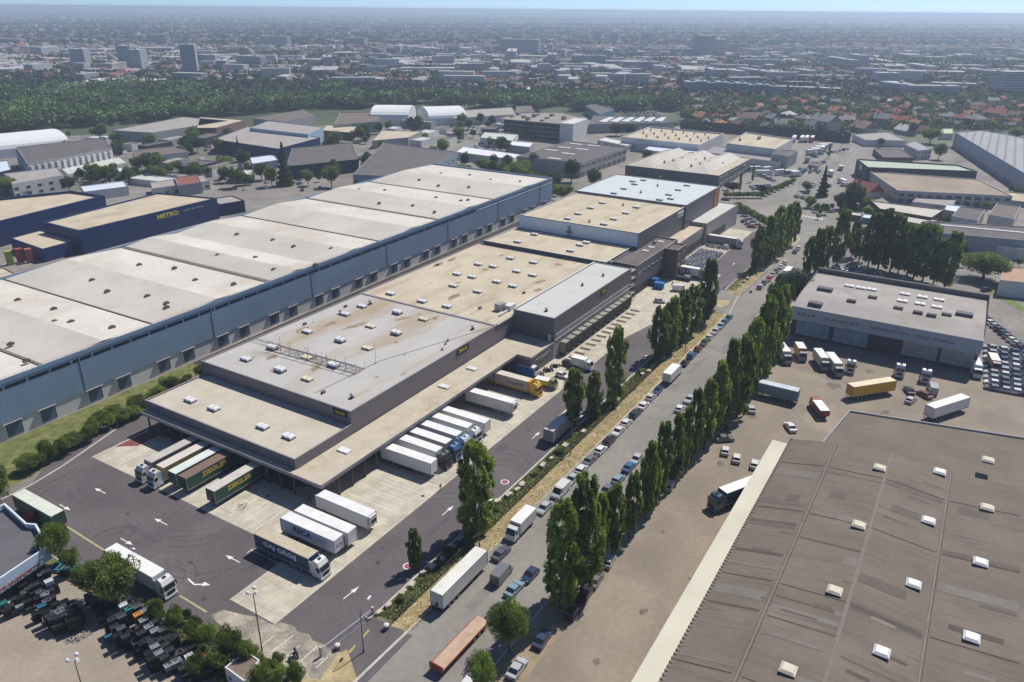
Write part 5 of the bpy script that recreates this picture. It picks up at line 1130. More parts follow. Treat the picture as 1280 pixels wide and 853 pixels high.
t, b = trailer((93.1, 118.6), WST, gd, (.55, .52, .47), 'green trailer with gold lettering and a pale grey roof, standing apart', group=g_); side_text(b, 'ZIEGLER', 7.4, 2.85, 1, 1.4, gold_t, 6.2, .05); side_text(b, 'ZIEGLER', 7.4, 2.85, -1, 1.4, gold_t, 6.2, .05)
# west edge
lorry((58.4, 119.1), OUT, W, WR, W, 'white lorry parked along the hedge at the west edge of the yard')
trailer((59.0, 150.2), OUT, (.05, .1, .06), (.62, .64, .55), 'dark green trailer with a cream roof half behind the bushes', group='trailers along the west edge')
# road side
t, b = trailer((79.6, 62.4), 0, (.6, .61, .58), (.68, .68, .62), 'white trailer parked on the near kerb of the road', group='lorries along the road')
mb = MB(); mb.box(-.1, -.06, -.35, .15, 1.35, 2.1); link('dark_plate', mb.mesh('dark_plate', chas), t)
t, b = trailer((136.6, 72.6), 0, (.3, .3, .33), (.6, .55, .48), 'grey trailer hidden behind two poplars on the yard edge', group='lorries along the road')
def rigid(pt, rz, L_, H_, box, cab, label, group='box lorries', detail=True, name='box_lorry'):
    """front at +x; pt centre on the ground"""
    t = thing(name, label, 'lorry', (pt[0], pt[1], .07), rz, group); mb = MB(); lb = L_-2.1
    mb.prism([(-L_/2, -1.2), (-L_/2+lb, -1.2), (-L_/2+lb, 1.2), (-L_/2, 1.2)], 1.0, H_, 0); k = mb.mesh('box', panel); b = link('box', k, t, color=box)
    mb = MB(); mb.prism([(-L_/2+.05, -1.16), (-L_/2+lb-.05, -1.16), (-L_/2+lb-.05, 1.16), (-L_/2+.05, 1.16)], H_+.002, H_+.05); link('roof', mb.mesh('roof', rooft), t, color=WR)
    c = MB(); x0 = -L_/2+lb+.1; c.extr([(x0, .5), (x0, 2.7), (x0+.3, 2.85), (x0+1.2, 2.7), (x0+1.85, 1.6), (x0+1.95, .5)], -1.08, 1.08, 0, inset=[0, 0, .1, .1, .02, 0]); cb = link('cab', c.mesh('cab', paint), t, color=cab)
    g = MB(); g.face([(x0+1.28, -.9, 2.58), (x0+1.28, .9, 2.58), (x0+1.84, .98, 1.7), (x0+1.84, -.98, 1.7)][::-1])
    for s in (-1, 1): g.box(x0+.7, x0+1.35, s*1.07-.02, s*1.07+.02, 1.7, 2.45)
    link('windscreen', g.mesh('windscreen', autog), cb)
    f = MB(); f.box(-L_/2+.1, x0+1.5, -.5, .5, .55, .95); link('chassis', f.mesh('chassis', chas), t)
    if detail:
        for x in (-L_/2+1.6, x0+1.0):
            for s in (-1, 1): link('wheel', WH_V, t, loc=(x, s*.98, .42), scale=1.2)
    return t
rigid((105.6, 61.6), math.pi, 8.2, 3.4, (.55, .55, .52), W, 'pale box lorry parked on the verge kerb behind the white trailer')
rigid((185.6, 60.7), 0, 9.5, 3.4, W, W, 'white box lorry parked on the verge between the two car rows')
rigid(P(728, 459, .5), OUT, 6.5, 3.2, (.62, .63, .58), W, 'small white box lorry beside the black people carrier')
rigid(P(660, 466, .5), OUT+.05, 6, 2.7, W, W, 'white van bodied lorry under the canopy beside the yellow lorry')
rigid(P(986, 337, 3), 0, 9, 3.5, W, W, 'white roofed box lorry on the road between two poplar groups')
rigid(P(1038.5, 216, 2), .25, 9, 3.5, W, W, 'white box lorry on the far street beside the dark hall')
rigid(P(1051, 209, 2), .25, 6, 3, (.4, .38, .3), W, 'small pale lorry ahead on the far street')
# open low flatbed semi trailer on the near side
fb_ = thing('flatbed_trailer', 'empty rust red flatbed trailer with wooden deck at the lower edge of the road', 'flatbed', (68.9, 54.6, .07), R(-1.5))
red_f = mat('rusty_red_frame', (0.3, 0.07, 0.035), var=.2)
mb = MB(); mb.box(0, 12.4, -1.18, 1.18, 1.15, 1.3); link('deck', mb.mesh('deck', mat('timber_deck', (0.5, 0.36, 0.26), var=.15, wave=('Y', 2.5, .1))), fb_)
mb = MB(); mb.box(-.05, .1, -1.28, 1.28, .7, 2.0); mb.box(0, 12.4, -1.27, -1.19, 1.0, 1.36); mb.box(0, 12.4, 1.19, 1.27, 1.0, 1.36); mb.box(.3, 12.2, -.5, .5, .75, 1.12); link('frame', mb.mesh('frame', red_f), fb_)
for x in (8.5, 9.8, 11.1):
    for s in (-1, 1): link('wheel', WH_T, fb_, loc=(x, s*1.0, .5))
# brown yard vehicles
def tr_px(a, bpx, box, roof, label, z=4, fridge=False, group='trailers in the brown yard'):
    """rear roof edge centre at a, front roof edge centre direction bpx"""
    pa, pb = Vector(P(*a, z)), Vector(P(*bpx, z)); d = (pb-pa); t = thing('lorry_trailer', label, 'trailer', (pa.x, pa.y, .07), math.atan2(d.y, d.x), group)
    add_trailer(t, 0, box, roof, fridge, sx=min(1.0, d.length/13.6)); return t
tr_px((999, 488), (942, 474.5), (.13, .19, .25), (.5, .55, .6), 'slate blue trailer parked beside the poplars in the brown yard')
t = tr_px((1063.5, 482), (1121, 473), (.62, .36, .02), (.72, .62, .42), 'bright yellow trailer standing before the grey workshop')
t = tr_px((1163, 508.5), (1217, 491.5), W, WR, 'white trailer slanting before the workshop, right of the yellow one')
lr = thing('articulated_lorry', 'dark cab lorry with a white roof close to the pale lean-to roof', 'lorry', (*P(943, 599, 4), .07), 0, 'lorries in the brown yard')
pa, pb = Vector(P(943, 597, 4)), Vector(P(905, 613, 3.6)); d = pb-pa; lr.rotation_euler = (0, 0, math.atan2(d.y, d.x)); add_trailer(lr, -4.8, (.03, .06, .1), WR); add_tractor(lr, 5.6, (.10, .16, .2))
rt = rigid(P(1024, 507, 2), math.atan2(6.3, 10.4), 8.0, 2.5, (.2, .03, .03), (.38, .03, .02), 'red tipper lorry standing in the brown yard', 'lorries in the brown yard', name='tipper_lorry')
for i, (px, py, rz, box, L_, lab) in enumerate([(980, 442, -2.6, W, 9, 'white box lorry backed to the blue doors, leftmost'), (1001, 440, -2.7, (.5, .3, .06), 7, 'orange sided box lorry backed to the blue doors'), (1027, 450, -2.65, (.6, .56, .46), 9, 'wide cream box lorry backed to the blue doors'), (1043, 456, -2.65, (.6, .52, .4), 10, 'cream box lorry with a grey cab, rightmost at the blue doors')]):
    rigid(P(px, py, 2), rz, L_, 3.6, box, (.2, .21, .23), lab, 'lorries at the grey workshop')
for i, (px, py, lab) in enumerate([(1063, 461, 'white cab of a lorry inside the workshop shade, left'), (1124, 466, 'white cab of a lorry before the grey shutters'), (1156, 473, 'white cab with red bumper before the right shutter')]):
    t = thing('lorry_tractor', lab, 'lorry', (*P(px, py, .5), .07), math.pi+.1, 'tractor units at the workshop'); add_tractor(t, -3, W)
for px, py, rz, c, k, lab in [(1136, 491, 0.4, 'black', 'saloon', 'black car among scrap before the yellow trailer'), (1165, 490, .2, 'silver', 'van', 'silver van among the scrap by the white trailer'), (1155, 496, .9, 'maroon', 'saloon', 'wrecked maroon car among the scrap'), (1138, 503, -.3, 'pink white', 'hatchback', 'pale wrecked hatchback at the shed roof edge')]:
    car(P(px, py), rz, c, k, lab, 'scrap cars in the brown yard')
rigid(P(1220, 460, 2), -math.pi+.2, 8, 3.5, W, (.5, .5, .5), 'white box lorry at the right corner of the grey workshop', 'lorries at the grey workshop')
rigid(P(1243, 452, 2), -math.pi+.2, 8, 3.0, (.55, .5, .4), (.3, .1, .08), 'cream topped lorry between the white lorry and the stored cars', 'lorries at the grey workshop')
def container(pt, rz, L_, W_, H_, m, label, name='container', group=None):
    t = thing(name, label, 'container', (*pt, .08), rz, group); mb = MB(); mb.box(-L_/2, L_/2, -W_/2, W_/2, .1, H_, 0); link('body', mb.mesh('body', m), t)
    mb = MB()
    for k in range(int(L_/.6)): x = -L_/2+.3+k*.6; mb.box(x-.05, x+.05, -W_/2-.06, -W_/2-.002, .2, H_-.1); mb.box(x-.05, x+.05, W_/2+.002, W_/2+.06, .2, H_-.1)
    mb.box(-L_/2-.05, L_/2+.05, -W_/2-.07, -W_/2+.05, H_-.1, H_+.06); mb.box(-L_/2-.05, L_/2+.05, W_/2-.05, W_/2+.07, H_-.1, H_+.06); link('ribs', mb.mesh('ribs', m), t)
    return t
# beyond the offices
t = thing('articulated_lorry', 'white lorry with a blue ring emblem behind the tall dark poplar', 'lorry', (272.6, 96.4, .08), OUT+.03, 'lorries at the far docks'); b = add_trailer(t, 0, W, WR); add_tractor(t, 10.4, (.1, .12, .16))
mb = MB()
for cx in (8.0, 9.25):
    for k in range(20):
        a0_, a1_ = 2*math.pi*k/20, 2*math.pi*(k+1)/20; mb.face([(cx+1.0*math.cos(a0_), -1.285, 2.55+1.0*math.sin(a0_)), (cx+1.0*math.cos(a1_), -1.285, 2.55+1.0*math.sin(a1_)), (cx+.68*math.cos(a1_), -1.285, 2.55+.68*math.sin(a1_)), (cx+.68*math.cos(a0_), -1.285, 2.55+.68*math.sin(a0_))])
link('ring_emblem', mb.mesh('ring_emblem', mat('emblem_blue', (0.02, 0.12, 0.3), var=0)), b)
t = thing('articulated_lorry', 'grey sided lorry with white cab backed to the far low hall', 'lorry', (322.3, 96.6, .08), OUT, 'lorries at the far docks'); b = add_trailer(t, 0, (.3, .3, .3), (.68, .66, .62)); add_tractor(t, 10.4, W)
container((268.4, 89.5), OUT, 10, 2.4, 1.25, chas, 'dark low flat trailer in front of the ring emblem lorry', 'flatbed_trailer')
# lorry park between the white halls
for i, (px, py) in enumerate([(873, 155+13), (992, 172), (1002, 172), (1008, 172), (1015, 172)]):
    c = [W, W, W, W, (.45, .06, .07)][i]
    tr_px((px, py), (px+2.3, py-3.2), c, WR, ['white trailer tucked behind the cream roofed white hall', 'white trailer just behind the corner of the box hall', 'white trailer by the hedge, left of the pair', 'white trailer by the hedge, middle of the row', 'red sided trailer by the hedge'][i], group='trailers by the ivy hedge')
for i in range(4):
    tr_px((1009+i*5, 187.5-i*2.4), (1036+i*3.2, 184.5-i*2.2), W, WR, ['white trailer nearest the street in the lorry park', 'white trailer, second rank of the lorry park', 'white trailer, third rank of the lorry park', 'white trailer at the back of the lorry park ranks'][i], group='trailers ranked in the lorry park')
for i, (px, py, c) in enumerate([(1024, 192.5, W), (1018, 196, W), (1007.5, 203.5, (.4, .42, .45)), (1044, 170.5, W), (1029, 189, W)]):
    t = thing('lorry_tractor', f"{['white tractor unit before the ranked trailers', 'white tractor unit nearest the car row', 'grey tractor unit beside the small office', 'white tractor unit against the ivy hedge', 'white tractor unit touching the ranked trailers'][i]}", 'lorry', (*P(px, py, .5), .07), -1.0+i*.4, 'tractor units in the lorry park'); add_tractor(t, -3, c)
for i, (px, py, L_, c) in enumerate([(946, 211, 9, (.4, .45, .45)), (960, 211.5, 8, (.42, .5, .5)), (955, 216, 11, (.62, .62, .58)), (976, 215, 9, W), (990, 216, 9, (.2, .2, .22)), (996, 217, 8, W)]):
    rigid(P(px, py, 2), -.9+(i % 2)*.3, L_, 3.4, c, W, ['grey green box lorry left behind the factory corner', 'pale teal box lorry beside the grey green one', 'long cream box lorry in front of the pale teal one', 'white box lorry in front of the hedge by the finned office', 'black and white box lorry beside the car rows', 'white box lorry at the end next to the black one'][i], 'box lorries beside the factory', detail=False)
rigid(P(1053, 226, 2), .6, 9, 3, W, W, 'white flat bodied lorry in the yard right of the tall conifer', detail=False); car(P(1055, 231, 1), 2.0, 'white', 'van', 'white van in the yard beside the flat bodied lorry', detail=1)
car(P(1056, 229+16, 1), 2.0, 'grey', 'van', 'grey van parked by the conifers right of the junction', detail=1)
# skips and containers
blue_c = mat('blue_container_paint', (0.02, 0.1, 0.3), var=.12)
container(P(813, 351, 1.5), OUT+.1, 6, 2.4, 2.6, blue_c, 'blue container standing against the brick stair tower'); container(P(824, 356, 1.5), OUT+.1, 3.4, 2.2, 2.3, mat('bright_blue_paint', (0.03, 0.2, 0.5), var=.1), 'brighter blue press box in front of the blue container', 'waste_press')
container(P(657, 462, 1.5), OUT+.1, 6.0, 2.4, 2.5, blue_c, 'dark blue skip beside the canopy end wall', 'waste_skip')
yv = rigid(P(683, 480, 1), OUT+.1, 6.2, 2.3, (.55, .5, .03), (.2, .25, .08), 'yellow skip lorry beside the yellow cab lorry', 'box lorries')
for i, (px, py, L_, c) in enumerate([(69, 340, 6, 'b'), (101, 352-33, 0, 'b')][:1]+[(141, 319, 5, 'b'), (162, 310, 6, 'w'), (184, 307, 5, 'b'), (203, 301, 5, 'b')]):
    container(P(px, py, 2), .3, 6.5 if L_ == 6 else 5, 2.4, 2.6, mat('sky_blue_tank_paint', (0.05, 0.3, 0.6), var=.1) if c == 'b' else white_clad,
              ['sky blue container at the far wall of the blue warehouse, leftmost', 'sky blue container, second along the far wall', 'white and blue container along the far wall', 'sky blue container right of the white one', 'sky blue container furthest right along the far wall'][i], group='containers behind the blue warehouse')
rigid(P(108, 325, 2), .35, 9, 3.2, (.5, .48, .42), W, 'pale lorry between the sky blue containers behind the warehouse'); rigid(P(120, 329, 2), .35, 8, 2.6, W, (.4, .45, .5), 'white lorry alongside the pale one behind the blue warehouse')
for i in range(3): container(P([12, 25, 37][i], [325, 322, 322][i], 2), 1.3, 2.2, 2.2, 5.5, [mat('lime_paint', (0.35, 0.4, 0.06)), mat('brick_red_paint', (0.35, 0.08, 0.06)), mat('coral_paint', (0.45, 0.12, 0.1))][i], ['tall lime green banner tower below the navy porch', 'tall brick red banner tower, middle of three', 'tall coral banner tower, right of three'][i], 'banner_tower', 'banner towers by the navy porch')
# bicycles and scooters stand, motorcycles
def bike_mesh():
    mb = MB(); mb.tube((-.6, 0, .32), (-.6, .01, .32), .01)
    for x in (-.62, .62): mb.tube((x, -.07, .32), (x, .07, .32), .32, n=12, m=0)
    mb.box(-.5, .25, -.14, .14, .35, .62, 1); mb.box(-.62, .05, -.15, .15, .72, .86, 0); mb.box(-.05, .4, -.16, .16, .62, .95, 1); mb.tube((.62, 0, .32), (.38, 0, 1.0), .05, n=5, m=0); mb.tube((.38, -.35, 1.02), (.38, .35, 1.02), .03, n=5, m=0); mb.box(.3, .5, -.15, .15, .95, 1.25, 1)
    return mb.mesh('body', [black_m, paint])
MC = bike_mesh()
def moto(pt, rz, c, label, group='motorcycles'):
    t = thing('motorcycle', label, 'motorcycle', (*pt, .08), rz, group); link('body', MC, t, color=CC[c]); return t
for i in range(9): moto(P(672+i*3.2, 468-i*1.7+(i % 3)*1.5, .5), .4+i*.3, ['black', 'maroon', 'silver'][i % 3], f"{['black', 'maroon', 'silver'][i % 3]} scooter in the packed bike stand below the ribbon window", 'scooters in the bike stand')
moto(P(841, 357), .8, 'black', 'black motorcycle beside the blue containers'); 
# roller cages and parked machines at the far apron
def cage_mesh():
    mb = MB(); mb.box(-.6, .6, -.4, .4, .15, .22, 1)
    for x in (-.58, .58):
        for y in (-.38, .38): mb.box(x-.03, x+.03, y-.03, y+.03, .15, 1.7, 0)
    for z in (.6, 1.1, 1.65):
        for y in (-.38, .38): mb.box(-.6, .6, y-.02, y+.02, z, z+.05, 0)
    mb.box(-.5, .5, -.33, .33, .25, 1.1, 1); return mb.mesh('body', [steel, panel])
CG = cage_mesh(); n_ = 0
for r_ in range(13):
    for i in range(9):
        x = 286+r_*2.5+(r_ > 9)*6; y = 94.2-i*1.15
        if 319 < x < 327: continue
        c = [(.12, .2, .38), (.45, .47, .5), (.2, .22, .26), (.5, .5, .5), (.14, .2, .34)][(r_*3+i*2) % 5]; nm = {(.12, .2, .38): 'blue', (.45, .47, .5): 'pale grey', (.2, .22, .26): 'dark grey', (.5, .5, .5): 'white', (.14, .2, .34): 'navy'}[c]
        t = thing('roll_cage', f"{nm} roll cage in the tight ranks on the far dock apron", 'roll cage', (x+random.uniform(-.2, .2), y+random.uniform(-.15, .15), .08), random.uniform(-.15, .15), 'roll cages on the far apron'); link('body', CG, t, color=c)
# parked vehicles of the busy quarter
vq = random.Random(31)
for i in range(130):
    px = vq.uniform(60, 640); py = vq.uniform(176, 240)-max(0, px-430)*.17
    if on_roof(*P(px, py), 1.5): continue
    c = vq.choice(['white', 'white', 'silver', 'grey', 'black', 'blue', 'red']); k = vq.choice(['hatchback', 'saloon', 'van'])
    car(P(px, py), vq.choice([.1, .3, 1.7, 1.2]), c, k, f"{c} {'van' if k == 'van' else 'car'} parked in the busy quarter behind the navy halls", f"{c} {'vans' if k == 'van' else 'cars'} of the busy quarter", 0)
# ------------------------------------------------------------------ trees and shrubs
leaf_p = leafmat('poplar_leaves', (0.2, 0.225, 0.05), scale=.45, var=.4, trans=.42)
leaf_y = leafmat('young_leaves', (0.17, 0.2, 0.05), trans=.4, scale=.5, var=.35)
leaf_d = leafmat('dark_leaves', (0.06, 0.09, 0.035), scale=.4, var=.4)
leaf_g = leafmat('bush_leaves', (0.155, 0.19, 0.048), trans=.35, scale=.4, var=.45)
leaf_r = leafmat('plum_leaves', (0.06, 0.02, 0.03), scale=.5, var=.4)
ivy = leafmat('ivy_leaves', (0.06, 0.105, 0.03), scale=.15, var=.4, trans=0)
bark = mat('bark', (0.1, 0.08, 0.06), var=.3, scale=3)
rng = np.random.default_rng(11)
def leaf_cloud(pts, size, rng, flat=.5):
    """a small bent quad at each point; returns verts, faces"""
    n = len(pts); a = rng.normal(size=(n, 3)); a /= np.linalg.norm(a, axis=1)[:, None]
    b = np.cross(a, rng.normal(size=(n, 3))); b /= np.linalg.norm(b, axis=1)[:, None]
    s = size*rng.uniform(.55, 1.3, (n, 1)); a = a*s; b = b*s*rng.uniform(.5, .9, (n, 1))
    v = np.stack([pts-a-b*.3, pts+b, pts+a-b*.3, pts-b], 1).reshape(-1, 3); f = np.arange(4*n).reshape(n, 4); return v, f
def np_mesh(name, v, f, m, mi=None):
    me = bpy.data.meshes.new(name); me.vertices.add(len(v)); me.vertices.foreach_set('co', v.astype(np.float32).ravel()); k = f.shape[1]
    me.loops.add(f.size); me.loops.foreach_set('vertex_index', f.astype(np.int32).ravel()); me.polygons.add(len(f)); me.polygons.foreach_set('loop_start', np.arange(0, f.size, k, dtype=np.int32)); me.polygons.foreach_set('loop_total', np.full(len(f), k, np.int32))
    for q in (m if isinstance(m, (list, tuple)) else [m]): me.materials.append(q)
    if mi is not None: me.polygons.foreach_set('material_index', mi.astype(np.int32))
    me.update(calc_edges=True); me.validate(); return me
def trunk_mesh(h, r, limbs, seed, spread, up):
    q = random.Random(seed); mb = MB(); p = (0, 0, 0); 
    for k in range(5):
        p2 = (p[0]+q.uniform(-.1, .1), p[1]+q.uniform(-.1, .1), h*(k+1)/5); mb.tube(p, p2, r*(1-k*.17), r*(1-(k+1)*.17), n=7, cap=False); p = p2
    for k in range(limbs):
        z = h*(.22+.6*k/limbs); t = q.uniform(0, 6.28); l = spread*q.uniform(.6, 1)
        mb.tube((0, 0, z), (math.cos(t)*l, math.sin(t)*l, z+l*up), r*.3, r*.06, n=5, cap=False)
    return mb.mesh('trunk', bark)
def poplar(seed, H=20, rad=2.3, n=9000, base=.12, m=leaf_p, size=.26):
    g = np.random.default_rng(seed); C_ = []
    # upright sprays: each is a small ellipsoid cluster leaning upwards
    ns = 130
    for i in range(ns):
        u = (i+.5)/ns; z = H*(base+(1-base)*u*.97); w = rad*(math.sin(math.pi*min(1, (u*.86+.09)))**.42)*(1-.12*u)*(1+.13*math.sin(u*9+seed)+.10*math.sin(u*23+seed*2)); t = g.uniform(0, 2*math.pi); r = w*math.sqrt(g.uniform(.12, 1))
        C_.append((r*math.cos(t), r*math.sin(t), z, g.uniform(.35, .8), g.uniform(.8, 2.1)))
    C_ = np.array(C_); idx = g.integers(0, ns, n); d = g.normal(size=(n, 3)); d /= np.linalg.norm(d, axis=1)[:, None]; d *= g.uniform(.35, 1.0, (n, 1))
    p = C_[idx, :3]+d*np.stack([C_[idx, 3], C_[idx, 3], C_[idx, 4]], 1); p[:, 2] = np.clip(p[:, 2], H*base*.6, H*1.0)
    v, f = leaf_cloud(p, size, g); return np_mesh('crown', v, f, m)
def broad(seed, H=9, rad=4, n=6000, base=.25, m=leaf_g, size=.27, ns=26, squash=.8):
    g = np.random.default_rng(seed); C_ = []
    for i in range(ns):
        d = g.normal(size=3); d /= np.linalg.norm(d); r = g.uniform(.35, .85); C_.append((d[0]*rad*r, d[1]*rad*r, H*(base+(1-base)/2)+d[2]*H*(1-base)/2*r*squash, g.uniform(.2, .42)*rad))
    C_ = np.array(C_); idx = g.integers(0, ns, n); d = g.normal(size=(n, 3)); d /= np.linalg.norm(d, axis=1)[:, None]; p = C_[idx, :3]+d*C_[idx, 3:4]*g.uniform(.7, 1.08, (n, 1))
    p[:, 2] = np.maximum(p[:, 2], .15); v, f = leaf_cloud(p, size, g); return np_mesh('crown', v, f, m)
def conifer(seed, H=14, rad=3, n=5000, m=leaf_d):
    g = np.random.default_rng(seed); u = g.uniform(0, 1, n)**1.3; w = rad*(1-u)*(.75+.25*np.sin(u*50)); t = g.uniform(0, 6.28, n); r = w*np.sqrt(g.uniform(.3, 1, n))
    p = np.stack([r*np.cos(t), r*np.sin(t), H*(.08+.92*u)-r*.25], 1); v, f = leaf_cloud(p, .24, g); return np_mesh('crown', v, f, m)
POP = [poplar(s, n=22000, rad=r_*.95, size=.2, base=b_) for s, r_, b_ in ((1, 3.3, .1), (2, 2.9, .14), (3, 3.5, .08), (41, 3.1, .12), (42, 3.4, .15))]; POPT = [trunk_mesh(17, .32, 16, s, 1.6, 1.8) for s in (1, 2)]
POPY = poplar(9, n=14000, m=leaf_y, rad=3.3, size=.26)
POPD = [poplar(s, n=22000, rad=3.1, size=.2, m=leafmat('deep_poplar_leaves', (0.155, 0.19, 0.045), trans=.42, scale=.4, var=.4) if s == 21 else MATS['deep_poplar_leaves']) for s in (21, 22, 23)]
POPF = [poplar(s, n=8000, m=MATS['deep_poplar_leaves'], size=.36, rad=3.4) for s in (31, 32, 33)]
BRD = [broad(s, n=20000, size=.15, ns=60) for s in (4, 5, 6)]; BRT = trunk_mesh(5.5, .28, 8, 3, 2.6, .7)
BRDd = [broad(s, m=leaf_d, n=16000, size=.17, ns=60) for s in (14, 15)]; PLUM = broad(17, m=leaf_r, H=6, rad=3, n=8000, size=.15, ns=40); CON = conifer(5, n=12000)
def tree(pt, h, crown, trunk, label, cat='tree', name='tree', H0=20, w=1.0, group=None, z=.05):
    s = h/H0; t = thing(name, label, cat, (*pt, z), random.uniform(0, 6.28), group, scale=(s*w, s*w, s)); link('crown', crown, t); link('trunk', trunk, t); return t
def PH(top, bot):
    x, y = P(*bot); lo, hi = 0, 60
    for _ in range(40):
        m_ = (lo+hi)/2; d = Vector((x, y, m_-CAM_H)); yy = 426.5-F_PX*(d.dot(UPV))/d.dot(FWD)
        if yy > top: lo = m_
        else: hi = m_
    return (x, y), lo
def pop_px(px, top, bot, label, dark=0, w=1.0, group='poplars'):
    (x, y), h = PH(top, (px, bot)); i = random.randrange(60); crown = (POPD[i % 3] if dark == 1 else POPF[i % 3] if dark == 2 else POPY if dark == 3 else POP[i % 5])
    return tree((x, y), h, crown, POPT[i % 2], label, name='poplar', w=w, group=group)
gv = 'poplars on the green verge'
pop_px(594, 553, 668, 'large dense poplar with its trunk at the yard kerb, nearest the white lorries', w=1.15, group=gv)
pop_px(519, 662, 712, 'small young poplar beside the painted red disc', 3, w=.95, group=gv)
pop_px(716, 461, 537, 'dense poplar in front of the dark people carrier', w=1.1, group=gv)
pop_px(741, 465, 523, 'narrower poplar just right of the dense one', w=1.1, group=gv)
pop_px(767, 410, 505, 'tall slender poplar standing alone before the grey asphalt', 0, w=.82, group=gv)
pop_px(822, 384, 449, 'poplar at the left end of the middle clump', w=1.2, group=gv); pop_px(836, 371, 441, 'second poplar of the middle clump', 0, w=1.15, group=gv)
pop_px(850, 363, 430, 'third poplar of the middle clump', 0, w=1.1, group=gv); pop_px(862, 357, 420, 'fourth poplar of the middle clump, lighter green', 3, w=1.1, group=gv)
pop_px(881, 324, 404, 'very dark tall poplar before the white lorry with rings', 1, w=.9, group=gv)
for i, (px, t_, b_) in enumerate([(944, 283, 339), (957, 270, 332), (968, 258, 324), (978.5, 256, 315), (988, 253, 307)]):
    pop_px(px, t_, b_, f"poplar in the group at the far gate, {ORD[i]} from the left", i % 2, w=.95, group='poplars at the far gate')
row_b = [(700, 628, 760, 1.15), (727, 596, 740, 1.1), (747, 618, 712, .9), (765, 604, 693, 1.0), (786, 590, 672, 1.0), (806, 553, 650, 1.0), (815, 572, 640, .9), (824, 528, 622, 1.0), (841, 520, 603, 1.0), (852, 508, 590, .9), (864, 486, 577, 1.0), (880, 474, 562, 1.0), (893, 452, 547, 1.0), (905, 424, 532, 1.0), (921, 420, 522, 1.0), (934, 398, 494, 1.0), (947, 370, 482, 1.1), (958, 362, 462, .95), (969, 357, 448, .95)]
for i, (px, t_, b_, w) in enumerate(row_b):
    pop_px(px, t_, b_, f"poplar of the long row right of the road, {ORD[i]} from the bottom", 1 if i % 3 == 1 else 0, w=w*.78*(1+.12*math.sin(i*2.3)), group='poplars right of the road')
for i, (px, t_, b_) in enumerate([(1008, 296, 346), (1018, 286, 343), (1028, 283, 340), (1045, 263, 335), (1064, 276, 322), (1085, 266, 334), (1097, 262, 337), (1112, 268, 340), (1133, 281, 345), (1141, 279, 350), (1153, 281, 352), (1166, 300, 356), (1180, 290, 362), (1073, 284, 328), (1122, 290, 342)]):
    pop_px(px, t_, b_, f"poplar behind the grey workshop, {ORD[i] if i < 13 else ['small one left', 'small one middle'][i-13]} from the left" if i < 13 else f"{['slim', 'short'][i-13]} poplar among the row behind the grey workshop", 2 if i > 4 else 1, w=1.0, group='poplars behind the grey workshop')
def brd_px(px, top, bot, wpx, label, crown=None, name='tree', cat='tree', group='round headed trees', H0=9.4, rad=4.9):
    (x, y), h = PH(top, (px, bot)); dist = x*FWD.x+y*FWD.y+(h*.5-CAM_H)*FWD.z; rr = wpx/2*dist/F_PX; s = h/H0
    return tree((x, y), h, crown or BRD[random.randrange(3)], BRT, label, cat, name, H0, w=(rr/rad)/s, group=group)
brd_px(636, 750, 815, 62, 'bushy tree over the parked cars near the bottom edge', BRD[0]); brd_px(604, 815, 868, 46, 'lower bush at the bottom edge beside the flatbed', BRD[1])
brd_px(752, 612, 680, 40, 'bushy light tree in the poplar row', BRD[0]); brd_px(985, 335, 388, 55, 'dense dark tree at the left wall of the grey workshop', BRDd[0]); brd_px(972, 345, 400, 40, 'dark tree beside the road left of the grey workshop', BRDd[1])
# west edge bushes
brd_px(146, 694, 757, 76, 'large round bush tree at the yard edge beside the white lorry', BRD[2]); brd_px(112, 700, 748, 36, 'lower bush left of the large round bush tree', BRD[1])
brd_px(76, 652, 706, 46, 'leafy tree behind the ribbed building corner', BRD[0]); brd_px(42, 628, 660, 32, 'darker tree at the end of the cream roofed trailer', PLUM); brd_px(92, 684, 716, 28, 'small bush below the leafy tree', BRD[1]); brd_px(2, 575, 640, 40, 'tree cut by the left edge above the ribbed building', BRD[1])
for i, (px, t_, b_, w) in enumerate([(199, 748, 780, 26), (222, 757, 790, 30), (243, 775, 803, 26), (262, 780, 812, 30), (290, 783, 828, 46), (275, 808, 842, 40), (310, 800, 836, 30), (345, 824, 862, 40), (325, 832, 868, 30), (372, 828, 860, 28), (248, 815, 850, 30)]):
    brd_px(px, t_, b_, w, f"bush on the bank between yard and gravel lot, {ORD[i]} going right", BRD[i % 3], 'bush', 'bush', 'bushes on the bank')
